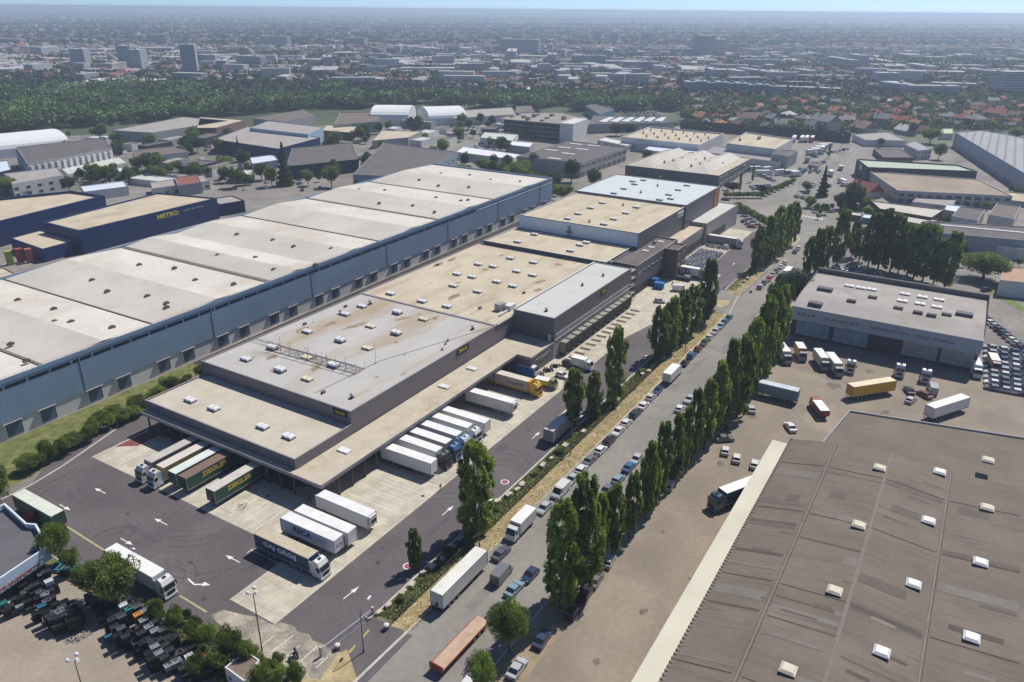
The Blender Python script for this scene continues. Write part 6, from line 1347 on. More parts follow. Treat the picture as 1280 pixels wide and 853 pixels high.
# bushes along the blue warehouse foot
for i in range(25):
    px, py = 40+i*9+random.uniform(-4, 4), 586-i*4.8+random.uniform(-7, 3)
    brd_px(px, py-random.uniform(9, 21), py+3, random.uniform(20, 38)-i*.4, f"round shrub at the foot of the blue warehouse, {ORD[i]} from the left", BRD[i % 3], 'shrub', 'shrub', 'shrubs at the blue warehouse foot')
for i, (px, t_, b_, w, k) in enumerate([(742, 210, 236, 24, 1), (714, 197, 228, 24, 1), (690, 213, 240, 34, 1), (703, 228, 252, 34, 0), (667, 190, 215, 18, 1), (634, 192, 215, 18, 1), (617, 192, 212, 14, 1), (650, 198, 220, 36, 0), (610, 200, 216, 34, 0), (808, 186, 200, 16, 1), (581, 191, 210, 14, 1),
        (580, 205, 216, 28, 0), (510, 205, 222, 16, 0), (787, 153, 170, 26, 1), (770, 153, 170, 22, 1), (1162, 158, 180, 30, 0), (1173, 178, 200, 20, 0), (1140, 152, 170, 14, 1), (1123, 262, 275, 22, 0), (1132, 238, 250, 20, 0), (1066, 228, 262, 30, 1), (1080, 245, 262, 26, 0), (1050, 240, 262, 24, 1), (1100, 172, 184, 12, 1), (1228, 315, 350, 70, 0), (1270, 158, 175, 30, 0),
        (87, 220, 240, 22, 1), (10, 218, 245, 36, 0), (30, 234, 245, 30, 0), (127, 213, 228, 14, 1), (240, 168, 192, 30, 1), (390, 248, 262, 20, 0), (422, 203, 222, 12, 0), (305, 185, 210, 24, 1), (200, 160, 174, 20, 1), (152, 218, 233, 18, 0), (282, 195, 208, 30, 0), (455, 152, 170, 20, 0)]):
    (x, y), h = PH(t_, (px, b_)); brd_px(px, t_, b_, w, f"{['light green', 'dark round headed'][k]} tree among the {'blurred left' if px < 430 else 'middle' if px < 850 else 'right hand'} halls", (BRDd if k else BRD)[i % 2], group=f"trees among the halls")
(x, y), h = PH(178, (357, 232)); tree((x, y), h, CON, BRT, 'tall dark pointed conifer alone in the blurred quarter', name='conifer', H0=14, w=1.1)
(x, y), h = PH(170, (300, 205)); tree((x, y), h, CON, BRT, 'narrow dark conifer left of the tall pointed one', name='conifer', H0=14, w=.6)
(x, y), h = PH(207, (1027, 246)); tree((x, y), h, CON, BRT, 'broad conifer at the road junction, right of the queue', name='conifer', H0=14, w=1.0)
(x, y), h = PH(228, (1062, 262)); tree((x, y), h, CON, BRT, 'dark spreading conifer right of the junction', name='conifer', H0=14, w=1.6)
for i, (px, t_, b_) in enumerate([(924, 217, 240), (940, 208, 228), (1035.5, 180, 198)]):
    (x, y), h = PH(t_, (px, b_)); tree((x, y), h, POPF[0], POPT[0], ['slim cypress at the factory corner', 'slim cypress just right of the factory', 'slim dark cypress before the ranked trailers'][i], name='cypress', w=.5)
for i, (px, t_, b_, w) in enumerate([(916, 227, 242, 14), (952, 231, 244, 14), (909, 228, 238, 10)]): brd_px(px, t_, b_, w, f"dark purple leaved tree by the shared park, {ORD[i]} of three", PLUM, H0=6, rad=3)
for i in range(9):
    brd_px(922+i*5.4, 252+i*3.0, 263+i*3.4, 14, f"clipped hedge shrub around the hedge car park, {ORD[i]} from the left", BRD[i % 3], 'shrub', 'shrub', 'hedge car park shrubs')
for i in range(16):
    brd_px(907+i*5.6, 240-abs(i-2)*.2-max(0, i-8)*2.2, 248-max(0, i-8)*2.6, 10, f"low planted shrub on the border of the shared park, {ORD[i]} from the left", BRD[i % 3], 'shrub', 'shrub', 'shared park shrubs')
for i in range(11):
    q = (76+i*15.2+random.uniform(-3, 3), 68.6+random.uniform(-.6, .6)); h = random.uniform(1.0, 1.9)
    tree(q, h, BRD[i % 3], BRT, f"low scrub bush between the verge boulders, {ORD[i]} from the bottom", 'bush', 'bush', 9, w=random.uniform(1.4, 2.2), group='scrub on the green verge')
brd_px(150, 786, 796, 10, 'dry weed clump at the edge of the crates', BRD[0], 'bush', 'bush') if False else None
# ivy wall in front of the suburb
def ivy_wall(label, a, b, h, d=1.2):
    a, b = Vector(a), Vector(b); l = (b-a).length; g = np.random.default_rng(3); n = int(l*h*3.2); u = g.uniform(0, l, n); z = g.uniform(0, h, n)**1.0; s = g.uniform(-d/2, d/2, n); dr = (b-a).normalized()
    top = g.random(n) < .25; z = np.where(top, h+g.uniform(-.3, .4, n), z); p = np.stack([a.x+dr.x*u-dr.y*s, a.y+dr.y*u+dr.x*s, z], 1); v, f = leaf_cloud(p, .75, g)
    t = thing('ivy_hedge', label, 'hedge'); mb = MB(); m_ = (a+b)/2; mb.obox(m_.x, m_.y, 0, h-.2, l, .5, math.atan2(dr.y, dr.x)); link('wall', mb.mesh('wall', darkc), t); link('ivy', np_mesh('ivy', v, f, ivy), t)
ivy_wall('high ivy covered wall separating the lorry park from the suburb', P(850, 162), P(1062, 179), 7.5)
# scattered trees of the busy quarter and around the junction
qr = random.Random(99); CROM = [broad(60+i, n=3500, size=.32, ns=36, m=[leaf_d, leaf_g, MATS['deep_poplar_leaves']][i]) for i in range(3)]
def scatter_tree(px, py, h, lab, grp):
    if on_roof(*P(px, py), 1.0): return
    i = qr.randrange(3); tree(P(px, py), h, CROM[i], BRT, f"{['dark green', 'fresh green', 'deep green'][i]} {lab}", H0=9.4, w=qr.uniform(.7, 1.1), group=f"{['dark green', 'fresh green', 'deep green'][i]} {grp}")
for k in range(230):
    px = qr.uniform(40, 660); py = qr.uniform(170, 236)-max(0, px-430)*.18
    if 470 < px < 570 and py < 160: continue
    scatter_tree(px, py, qr.uniform(5, 13), 'tree in the busy quarter behind the navy halls', 'trees of the busy quarter')
for k in range(24): scatter_tree(qr.uniform(1000, 1090), qr.uniform(236, 275) if k % 2 else qr.uniform(262, 276), qr.uniform(3, 7), 'low tree beside the street right of the junction', 'low trees right of the junction')
for k in range(30): scatter_tree(qr.uniform(1160, 1280), qr.uniform(236, 345), qr.uniform(3, 8), 'tree between the halls at the right edge', 'trees at the right edge')
for k in range(22): scatter_tree(qr.uniform(640, 850), 160+qr.uniform(0, 14), qr.uniform(4, 8), 'tree beyond the dark roofed hall', 'trees beyond the dark roofed hall')
for k in range(20): scatter_tree(600+k*5+qr.uniform(-2, 2), 213+k*1.5+qr.uniform(-2, 4), qr.uniform(6, 11), 'tree at the far end of the blue warehouse', 'trees at the end of the blue warehouse')
# rough grass tufts on the verges
def tufts(name, label, polys, n, size, m, seed):
    g = np.random.default_rng(seed); out = []
    for (x0, x1, y0, y1), k in zip(polys, n): out.append(np.stack([g.uniform(x0, x1, k), g.uniform(y0, y1, k), g.uniform(.08, .45, k)**1.2], 1))
    v, f = leaf_cloud(np.concatenate(out), size, g); link(name, np_mesh(name, v, f, m), kind='stuff', label=label)
tufts('verge_grass_tufts', 'rough green grass and weeds along the fenced verge', [(74, 243, 66.9, 70.3), (266, 340, 67, 70)], [26000, 5000], .15, leafmat('grass_blades', (0.13, 0.15, 0.045), scale=.35, var=.5), 3)
tufts('dry_grass_tufts', 'sun dried straw coloured grass beside the road', [(74, 242, 63.1, 67.2), (262, 348, 63.4, 67)], [20000, 5000], .1, leafmat('straw_blades', (0.42, 0.33, 0.17), scale=.3, var=.15, trans=.1), 4)
tufts('bank_grass', 'tall weeds on the bank between yard and gravel lot', [(51.5, 54.2, 82, 128), (50.5, 54, 76, 84)], [9000, 2500], .2, leafmat('weed_blades', (0.16, 0.17, 0.05), scale=.4, var=.5), 5)
bq = random.Random(41)
for i in range(26):
    t_ = i/25; px, py = 178+t_*190+bq.uniform(-6, 6), 762+t_*88+bq.uniform(-9, 7)
    if 225 < px < 300 and py > 812: continue
    scatter_tree(px, py, bq.uniform(1.3, 3.0), 'low scrub on the bank between yard and crate heap', 'scrub on the bank')
# ------------------------------------------------------------------ suburb, woods and city
roofs = {'red': mat('red_tiles', (0.27, 0.095, 0.068), var=.15, objrand=.2), 'orange': mat('orange_tiles', (0.38, 0.18, 0.1), var=.12, objrand=.15), 'brown': mat('brown_tiles', (0.22, 0.15, 0.12), var=.15, objrand=.2),
         'grey': mat('grey_slates', (0.22, 0.215, 0.22), var=.12, objrand=.25), 'pale': mat('pale_sheet_roof', (0.58, 0.56, 0.52), var=.08)}
hw = mat('rendered_wall', (0.5, 0.46, 0.4), var=.08, objrand=.22)
def house_meshes(L_, W_, h, rh, hip=0.0):
    w = MB(); w.box(-L_/2, L_/2, -W_/2, W_/2, 0, h)
    x = L_/2-hip*W_/2
    w.face([(-L_/2, -W_/2, h), (-L_/2, W_/2, h), (-L_/2 if not hip else -L_/2, 0, h+(rh if not hip else 0))]); w.face([(L_/2, W_/2, h), (L_/2, -W_/2, h), (L_/2, 0, h+(rh if not hip else 0))])
    r = MB(); e = .45; ez = h-.15
    a, b, c, d = (-L_/2-e, -W_/2-e, ez), (L_/2+e, -W_/2-e, ez), (L_/2+e, W_/2+e, ez), (-L_/2-e, W_/2+e, ez); p, q = (-x-(0 if hip else e), 0, h+rh), (x+(0 if hip else e), 0, h+rh)
    for f in ([a, b, q, p], [c, d, p, q], [b, c, q], [d, a, p], [d, c, b, a]): r.face(f)
    ch = MB(); ch.box(L_*.22, L_*.22+.7, .2, .9, h+rh*.4, h+rh+.8)
    wi = []
    for s in (-1, 1):
        for k in range(3):
            for z in ((1.0, 3.7) if h > 5 else (1.0,)): wi.append((-L_/2+L_*(k+.5)/3, s*(W_/2+.02), z))
    return w, r, ch.mesh('chimney', brick_m), wi
_w = MB(); _w.box(-.6, .6, -.04, .04, 0, 1.4); HWIN = _w.mesh('window', glass)
HM = []
for L_, W_, h, rh, hip in ((11, 8, 5.6, 3, 0), (9, 8, 5.6, 3.2, 0), (12, 9, 3.2, 3.4, 0), (10, 9, 5.6, 2.6, 1), (14, 8, 5.8, 3, 0)):
    w, r, c, wi = house_meshes(L_, W_, h, rh, hip); wm = w.mesh('wall', hw)
    for k_ in roofs: HM.append((k_, wm, r.mesh('roof', roofs[k_]), c, wi))
HK = {k: [h for h in HM if h[0] == k] for k in roofs}
hl = {'red': 'small house with a red tiled roof in the suburb beyond the ivy wall', 'orange': 'small house with an orange tiled roof in the suburb beyond the ivy wall', 'brown': 'small house with a brown tiled roof in the suburb beyond the ivy wall',
      'grey': 'small house with a grey slate roof in the suburb beyond the ivy wall', 'pale': 'small house with a pale sheet roof in the suburb beyond the ivy wall'}
def house(pt, rz, k, s=1.0, detail=True, label=None):
    H_ = random.choice(HK[k]); t = thing('house', label or hl[k], 'house', (*pt, 0), rz, f'suburban houses with {k} roofs', scale=s)
    link('wall', H_[1], t); r = link('roof', H_[2], t)
    if detail: link('chimney', H_[3], r)
    if detail == 2:
        for q in H_[4]: link('window', HWIN, t, loc=q)
    return t
rr = random.Random(5); placed = []
def far_from(x, y, d):
    return all((x-a)**2+(y-b)**2 > d*d for a, b in placed)
# the first row, read one by one
for px, py, k, s, rz in [(875, 156, 'orange', 1.3, .4), (917, 160, 'pale', 1, .2), (931, 158, 'brown', 1.4, 1.2), (941, 156, 'orange', 1.1, .6), (900, 163, 'orange', 1.1, .1), (922, 164, 'brown', 1, .1), (957, 165, 'grey', .9, .2), (965, 157, 'grey', 1.2, .1), (978, 161, 'grey', 1.3, 1.3), (985, 151.5, 'pale', 1.15, .1),
                         (1003, 157, 'grey', 1.2, .7), (1018, 156, 'grey', 1.3, .1), (1030, 164, 'grey', 1.6, .2), (1048, 164, 'orange', 1.1, .1), (1056, 160, 'grey', 1.4, 1.1), (1050, 151, 'red', 1.2, .6), (1043, 148, 'orange', 1.3, .2), (1060, 150, 'orange', 1.0, .9), (1064, 155, 'red', 1.0, .3), (1079, 166, 'brown', 1.5, .1), (1035, 151, 'red', 1, 1.2),
                         (1100, 158, 'grey', 1.3, .9), (1112, 156, 'red', 1.1, .2), (1128, 160, 'red', 1.2, .5), (1140, 162, 'orange', 1.3, .2), (1150, 167, 'red', 1.0, .8), (1122, 150, 'red', 1, .3), (1150, 152, 'brown', 1.1, 1.2), (1131, 168, 'pale', 1.2, .1), (1185, 155, 'grey', 1.3, 1.2), (1201, 158, 'red', 1.4, .3), (1216, 160, 'grey', 1.5, .2), (1245, 152, 'red', 1.4, .1), (1262, 156, 'brown', 1.4, .4),
                         (1080, 245, 'red', 1.2, .3), (1013, 165, 'grey', 1.1, .5), (948, 150, 'grey', 1, .4)]:
    q = P(px, py); placed.append(q); house(q, R(40)+rz, k, s, 2)
n_h = 0
def region_ok(px, py):
    if px > 850: return 118 < py < (160 if px < 1065 else 163)
    if px > 560: return 96 < py < 132-(850-px)*.03
    return False
while n_h < 255:
    px = rr.uniform(560, 1290); py = 163-45*rr.random()**1.0
    if px < 850: py = rr.uniform(98, 126-(850-px)*.03)
    if not region_ok(px, py): continue
    q = P(px, py)
    if not far_from(*q, 13): continue
    placed.append(q); n_h += 1
    k = rr.choices(['red', 'orange', 'brown', 'grey', 'pale'], [6, 2.2, 3, 4, 1.2])[0]; house(q, R(40)+rr.uniform(-.5, .5)+rr.choice([0, math.pi/2]), k, rr.uniform(.7, 1.0), detail=py > 135)
# garden trees, each one a thing, among the nearer houses
n_t = 0
CROW = [broad(40+i, n=700, size=.75, m=[leaf_d, leaf_g, MATS['deep_poplar_leaves']][i % 3]) for i in range(6)]
while n_t < 250:
    px = rr.uniform(640, 1290); py = rr.uniform(122, 165)
    if px < 850 and py > 141-(850-px)*.03: continue
    if px < 850 and py < 124: continue
    if 735 < px < 850 and py > 132: continue
    q = P(px, py)
    if not far_from(*q, 6.5): continue
    placed.append(q); n_t += 1; h = rr.uniform(5, 11); i = rr.randrange(6)
    tree(q, h, CROW[i], BRT, ['dark green garden tree among the houses beyond the ivy wall', 'fresh green garden tree among the houses beyond the ivy wall', 'deep green garden tree among the houses beyond the ivy wall'][i % 3], name='garden_tree', H0=9, w=rr.uniform(.8, 1.2), group=['dark garden trees', 'fresh green garden trees', 'deep green garden trees'][i % 3])
# slab blocks
blk_glass = mat('block_window_band', (0.2, 0.22, 0.24), var=.2)
block_w = mat('block_render', (0.42, 0.42, 0.41), var=.05, objrand=.15)
def block(pt, rz, L_, W_, H_, label, group='apartment blocks', wm=block_w, grid=True):
    t = thing('apartment_block', label, 'building', (*pt, 0), rz, group); mb = MB(); mb.box(-L_/2, L_/2, -W_/2, W_/2, 0, H_); mb.box(-L_/4, -L_/4+4, -2, 2, H_, H_+2.5); link('wall', mb.mesh('wall', wm), t)
    if grid:
        for z in np.arange(1.2, H_-1.5, 3.0):
            for (lx, ly, ox, oy) in ((L_-1.6, .12, 0, -W_/2), (L_-1.6, .12, 0, W_/2), (.12, W_-1.6, -L_/2, 0)):
                g = MB(); g.box(ox-lx/2, ox+lx/2, oy-ly/2, oy+ly/2, z, z+1.3); link('window_band', g.mesh('window_band', blk_glass), t)
    return t
serr = [(862, 118), (874, 118), (887, 119), (912, 120), (924, 121), (938, 122), (951, 123), (964, 124), (900, 119.5)]
for i, p in enumerate(sorted(serr)): block(P(*p), R(118), 14, 26, 15+(i % 2), f'blue grey apartment block in the stepped terrace row, {ORD[i]} from the left', 'terrace of stepped blocks', mat('blue_render', (0.25, 0.28, 0.32), var=.06, objrand=.15))
for i, (px, py, L_, W_, H_) in enumerate([(878, 72, 70, 18, 45), (897, 70, 80, 16, 36), (920, 69, 60, 16, 24), (808, 62, 26, 20, 40), (746, 56, 30, 16, 38), (768, 58, 26, 16, 34), (240, 96, 22, 20, 44), (165, 90, 26, 18, 38), (176, 92, 22, 18, 34), (103, 86, 24, 18, 30), (148, 92, 60, 16, 16),
    (1050, 88, 120, 14, 20), (1070, 86, 60, 16, 24), (1000, 118, 90, 14, 9), (1020, 103, 100, 12, 10), (940, 99, 80, 12, 14), (910, 92, 60, 14, 14), (1275, 122, 60, 20, 30), (1190, 116, 50, 16, 12), (1118, 118, 40, 20, 14), (1163, 122, 60, 14, 14), (1105, 108, 30, 20, 18), (950, 88, 60, 14, 18), (890, 100, 50, 14, 16),
    (280, 88, 60, 14, 16), (262, 84, 40, 14, 20), (315, 86, 50, 14, 20), (410, 86, 60, 14, 20), (345, 62, 80, 16, 30), (500, 66, 80, 14, 16), (545, 70, 60, 14, 16), (650, 70, 90, 16, 34), (640, 76, 110, 18, 20), (690, 78, 60, 16, 16), (735, 84, 60, 16, 20), (600, 74, 60, 16, 14), (60, 72, 60, 16, 20), (20, 60, 60, 16, 20), (200, 60, 60, 14, 30), (445, 60, 60, 14, 24), (1180, 60, 90, 16, 22), (980, 46, 90, 16, 30), (1250, 70, 90, 16, 18), (1150, 92, 80, 16, 14), (1235, 100, 80, 16, 14), (830, 95, 50, 14, 14), (780, 98, 50, 14, 14), (800, 90, 60, 14, 16)]):
    side = 'left' if px < 430 else 'centre' if px < 850 else 'right'
    block(P(px, py), R(rr.choice([30, 45, 120, 100])), L_, W_, H_, f"{'tall pale' if H_ > 28 else 'long grey' if L_ > 70 else 'pale mid rise'} apartment block, {'nearer' if py > 85 else 'further'} part of the far town, {side}", wm=block_w)
for i, (px, py, L_, W_, lab) in enumerate([(90, 118, 90, 30, 'long beige flat roofed hall before the wood, left'), (170, 112, 90, 40, 'long white roofed hall before the wood, left of centre'), (130, 110, 60, 40, 'brown roofed hall behind the two long halls, left'), (70, 125, 60, 16, 'low pale hall near the far left edge of the wood')]):
    t = block(P(px, py), R(30), L_, W_, 9, lab, 'far halls', white_wall, grid=False)

# woods (stuff): crowns merged into a mass
def mass(name, label, n, sampler, size, hrange, m, seed, per=26, spread=3.6):
    g = np.random.default_rng(seed); C_ = []
    while len(C_) < n:
        px, py = sampler(g)
        q = P(px, py); C_.append((q[0], q[1], g.uniform(*hrange)))
    C_ = np.array(C_); idx = np.repeat(np.arange(n), per); k = len(idx); d = g.normal(size=(k, 3)); d /= np.linalg.norm(d, axis=1)[:, None]; d[:, 2] = np.abs(d[:, 2])*1.0-.15
    r = (C_[idx, 2]*.42)[:, None]; p = np.stack([C_[idx, 0], C_[idx, 1], C_[idx, 2]*.5], 1)+d*r*g.uniform(.7, 1.05, (k, 1))*np.array([spread/3.6, spread/3.6, 1.1])
    p[:, 2] = np.maximum(p[:, 2], .4); v, f = leaf_cloud(p, size, g); o = link(name, np_mesh(name, v, f, m), kind='stuff', label=label); return o
wood_l = leafmat('woodland_leaves', (0.095, 0.14, 0.04), scale=.035, var=.6, trans=.1)
wood_b = leafmat('far_wood_leaves', (0.065, 0.1, 0.045), scale=.03, var=.4, trans=0)
def s1(g):   # the wood belt on the left, thinning to the right
    while True:
        px = g.uniform(-40, 850)
        top = 116-6*px/430+3*math.sin(px*.03) if px < 430 else 127; bot = 168-31*min(1, px/400) if px < 400 else 137
        if px > 620: top, bot = 128, 140
        py = g.uniform(top, bot)
        if 255 < px < 425 and 100 < py < 130 and math.sin(px*.07)+math.sin(py*.4) > -.6: continue
        if px > 430 and math.sin(px*.11)+math.sin(py*.5+px*.03) > .1: continue
        if 262 < px < 350 and 98 < py < 128: continue
        return px, py
mass('woodland', 'broad belt of woodland behind the industrial quarter, left half', 3800, s1, 1.3, (8, 17), wood_l, 51, per=60)
def s2(g):
    px = g.uniform(-60, 1340); py = 24+g.random()**.65*96; return px, py
mass('garden_greenery', 'trees and gardens spread between the houses of the town', 26000, lambda g: (g.uniform(-40, 1320), 60+g.random()**.8*(66 if g.random() < .6 else 56)), 1.7, (6, 12), wood_b, 52, per=14)
mass('far_woods', 'wooded bands across the distant town', 12000, lambda g: (g.uniform(-60, 1340), 26+(g.integers(0, 6)*6.5)+g.normal()*1.3+g.uniform(-1, 1)), 5.5, (10, 16), wood_b, 53, per=9, spread=10)
mass('street_trees', 'rows of street trees in the town right of centre', 1500, lambda g: (g.uniform(960, 1330), 84+g.normal()*3.0), 2.2, (9, 15), wood_b, 54, per=14)
mass('suburb_shrubs', 'garden shrubs and hedges between the near houses', 9000, lambda g: ((lambda px: (px, g.uniform(116, 166 if px > 860 else 134)))(g.uniform(640, 1320))), .95, (3, 8), wood_l, 55, per=16)
# distant town (stuff): small houses and blocks past the individual ones
def town(name, label, n, sampler, sizes, seed, cols):
    g = np.random.default_rng(seed); V, F, MI = [], [], []
    mb = MB()
    for i in range(n):
        px, py = sampler(g); x, y = P(px, py); L_, W_, H_ = [g.uniform(a, b) for a, b in sizes]; a = R(30)+g.integers(0, 2)*math.pi/2+g.uniform(-.3, .3); wi, ri = cols(g)
        k = len(mb.v); c, q = math.cos(a), math.sin(a); e = [(-L_/2, -W_/2), (L_/2, -W_/2), (L_/2, W_/2), (-L_/2, W_/2)]; pts = [(x+c*u-q*w, y+q*u+c*w) for u, w in e]; rg = [(x+c*u, y+q*u) for u in (-L_/2, L_/2)]; rh = H_ + (W_*.32 if ri < 5 else .01)
        mb.v += [(*p, 0) for p in pts]+[(*p, H_) for p in pts]+[(*p, rh) for p in rg]
        for f in ((0, 1, 5, 4), (1, 2, 6, 5), (2, 3, 7, 6), (3, 0, 4, 7)): mb.f.append(tuple(k+j for j in f)); mb.m.append(wi)
        mb.f.append((k+5, k+6, k+9)); mb.m.append(wi); mb.f.append((k+7, k+4, k+8)); mb.m.append(wi)
        mb.f.append((k+4, k+5, k+9, k+8)); mb.m.append(ri); mb.f.append((k+6, k+7, k+8, k+9)); mb.m.append(ri)
    return link(name, mb.mesh(name, TM), kind='stuff', label=label)
TM = [mat('town_wall_cream', (0.46, 0.44, 0.4), var=.2, scale=.02), mat('town_wall_white', (0.5, 0.5, 0.49), var=.12, scale=.02), mat('town_wall_grey', (0.3, 0.3, 0.3), var=.2, scale=.02), mat('town_roof_red', (0.24, 0.1, 0.075), var=.3, scale=.02), mat('town_roof_brown', (0.2, 0.15, 0.13), var=.3, scale=.02), mat('town_roof_flat', (0.38, 0.37, 0.36), var=.3, scale=.02)]
def cmix(g): return int(g.choice([0, 1, 1, 2])), int(g.choice([3, 4, 4, 5, 5, 5]))
def cmix2(g): return int(g.choice([0, 1, 1, 2])), int(g.choice([3, 4, 5, 5, 5, 4]))
def skip_wood(px, py): return px < 560 and py > 108
def t1(g):
    while True:
        px, py = g.uniform(-40, 1320), g.uniform(60, 118)
        if not skip_wood(px, py) and not (px > 850 and py > 104 and g.random() < .6): return px, py
town('near_town', 'houses and small blocks of the town beyond the suburb', 2600, t1, ((8, 15), (7, 11), (4, 9)), 61, cmix)
town('middle_town', 'roofs of the town towards the horizon', 4600, lambda g: (g.uniform(-60, 1340), 30+g.random()**.8*36), ((10, 22), (8, 14), (5, 12)), 62, cmix2)
town('far_town', 'pale specks of the city on the hazy horizon', 6000, lambda g: (g.uniform(-80, 1360), 27-g.random()**1.3*9.5+max(0, 0)), ((20, 50), (12, 24), (8, 22)), 63, cmix2)
town('town_halls', 'pale flat halls scattered through the far town', 260, lambda g: (g.uniform(-40, 1320), 34+g.random()*62), ((40, 110), (20, 40), (7, 11)), 64, lambda g: (1, 5))
town('town_blocks', 'pale mid rise blocks scattered through the town', 170, lambda g: (g.uniform(-40, 1320) if g.random() < .4 else g.uniform(430, 1000), 42+g.random()*70), ((18, 55), (11, 15), (9, 20)), 65, lambda g: (int(g.choice([0, 1, 2])), 5))
# fields seen in the far view
sheet('meadow', [P(266, 110), P(325, 128), P(420, 112), P(345, 100)], .3, grass_m); sheet('meadow', [P(1095, 80), P(1180, 84), P(1180, 79), P(1110, 77)], .3, grass_m)
sheet('meadow', [P(795, 140), P(822, 140), P(820, 136), P(797, 136)], .3, mat('lawn', (0, 0, 0)))
sheet('far_plaza', [P(560, 166), P(640, 172), P(650, 160), P(570, 154)], .3, road_m)
# haze over everything, the sky stays outside
hz = MB(); hz.box(-18000, 42000, -32000, 42000, -1.5, 96)
hm = bpy.data.materials.new('haze_air'); hm.use_nodes = True; nt = hm.node_tree; nt.nodes.remove(nt.nodes['Principled BSDF'])
pv = nt.nodes.new('ShaderNodeVolumePrincipled'); pv.inputs['Color'].default_value = (.68, .81, .98, 1); pv.inputs['Density'].default_value = HAZE; pv.inputs['Anisotropy'].default_value = .35
nt.links.new(pv.outputs[0], nt.nodes['Material Output'].inputs['Volume'])
link('haze', hz.mesh('haze', hm), kind='stuff')
# ------------------------------------------------------------------ street furniture and small things
lamp_m = mat('lamp_pole_grey', (0.16, 0.16, 0.15), rough=.5, metallic=.3, var=.1); lamp_h = mat('lamp_head_white', (0.66, 0.67, 0.68), var=.03)
def lamp_post(pt, h, arm, label, heads=1, group='street lamps', rz=0):
    t = thing('street_lamp', label, 'lamp', (*pt, .06), rz, group); mb = MB(); mb.tube((0, 0, 0), (0, 0, h-.5), .11, .07, 8); mb.tube((0, 0, 0), (0, 0, 1.0), .15, .14, 8)
    if arm: mb.tube((0, 0, h-.5), (.3, 0, h-.1), .06, .05, 6); mb.tube((.3, 0, h-.1), (arm, 0, h), .05, .04, 6)
    link('pole', mb.mesh('pole', lamp_m), t)
    hm_ = MB()
    if arm: hm_.extr([(arm-.1, h-.06), (arm+.9, h-.02), (arm+.85, h+.1), (arm, h+.08)], -.18, .18, 0); link('lamp_head', hm_.mesh('lamp_head', lamp_h), t)
    else:
        for k in range(heads):
            a = 2*math.pi*k/heads+.6; x, y = .75*math.cos(a), .75*math.sin(a); m2 = MB(); m2.tube((x*.1, y*.1, h-.5), (x, y, h-.15), .04, n=5); m2.tube((x*.85, y*.85, h-.12), (x*1.25, y*1.25, h), .33, .26, 10, 0); link('lamp_head', m2.mesh('lamp_head', lamp_h), t)
    return t
lamp_post((135.6, 66.2), 8.9, 2.6, 'curved street lamp beside the large dark poplar before the docks', rz=-.3)
lamp_post((97.3, 65.6), 9.4, 2.4, 'street lamp rising in front of the nearest large poplar', rz=-.3)
lamp_post((174.4, 66.6), 8.8, 2.6, 'curved street lamp over the shadowed kerb right of the slender poplar', rz=-.3)
lamp_post((204.1, 63.6), 7.5, 0, 'thin lamp post on the dry verge beside the middle clump of poplars', heads=1)
lamp_post((66.4, 66.9), 8.5, 2.4, 'street lamp at the yard entrance near the bottom edge', rz=.2)
lamp_post((58.2, 80.6), 12.0, 0, 'tall floodlight mast with three heads beside the small hut', heads=3, group='yard floodlight masts')
lamp_post((56.4, 108.6), 8.6, 0, 'lamp post with two white heads before the hedge beside the white lorry', heads=2, group='yard floodlight masts')
lamp_post(P(110, 885), 9.5, 0, 'lamp cluster with three white discs at the bottom edge over the gravel', heads=3, group='yard floodlight masts')
lamp_post(P(994, 262), 14, 0, 'tall lamp mast at the road junction', heads=1); lamp_post(P(1052, 184), 9, 0, 'lamp post with white globe at the end of the lorry park', heads=1)
lamp_post(P(893, 285), 7, 0, 'lamp post behind the low depot roofs', heads=1) if False else None
# boulders along the verge
rock_m = mat('limestone', (0.5, 0.44, 0.34), var=.2, scale=2.0, fine=.15, bump=.5)
def rock(pt, s, label):
    g = random.Random(int(pt[0]*10)); me = bpy.data.meshes.new('boulder'); bm = bmesh.new(); bmesh.ops.create_cube(bm, size=1.0)
    bmesh.ops.subdivide_edges(bm, edges=bm.edges[:], cuts=1, use_grid_fill=True)
    for v in bm.verts: v.co = Vector((v.co.x*s*1.5*g.uniform(.8, 1.1), v.co.y*s*g.uniform(.75, 1.1), (v.co.z+.45)*s*.85*g.uniform(.8, 1.1)))
    bm.to_mesh(me); bm.free(); me.materials.append(rock_m); o = link('boulder', me, loc=(*pt, .05), rz=g.uniform(-.3, .3), label=label, cat='boulder', group='boulders on the green verge')
for i, (px, py) in enumerate([(481.5, 757), (500, 741), (511, 732), (525, 716), (536, 709), (551, 698), (562, 686), (572, 674), (603, 636), (618, 628), (632, 620), (643, 613), (649, 607), (664, 593), (675, 583), (686, 574), (695, 564), (703, 559), (726, 541), (769, 501), (800, 469), (808, 465), (812, 459), (826, 449), (842, 436), (866, 405), (923, 357), (928, 353), (932, 349), (470, 766), (458, 772)]):
    rock((P(px, py)[0], P(px, py)[1]-.7), random.uniform(.75, 1.15), f"pale squared boulder on the green verge, {(ORD+['twenty seventh', 'twenty eighth', 'twenty ninth', 'thirtieth', 'thirty first'])[i]} going up the road")
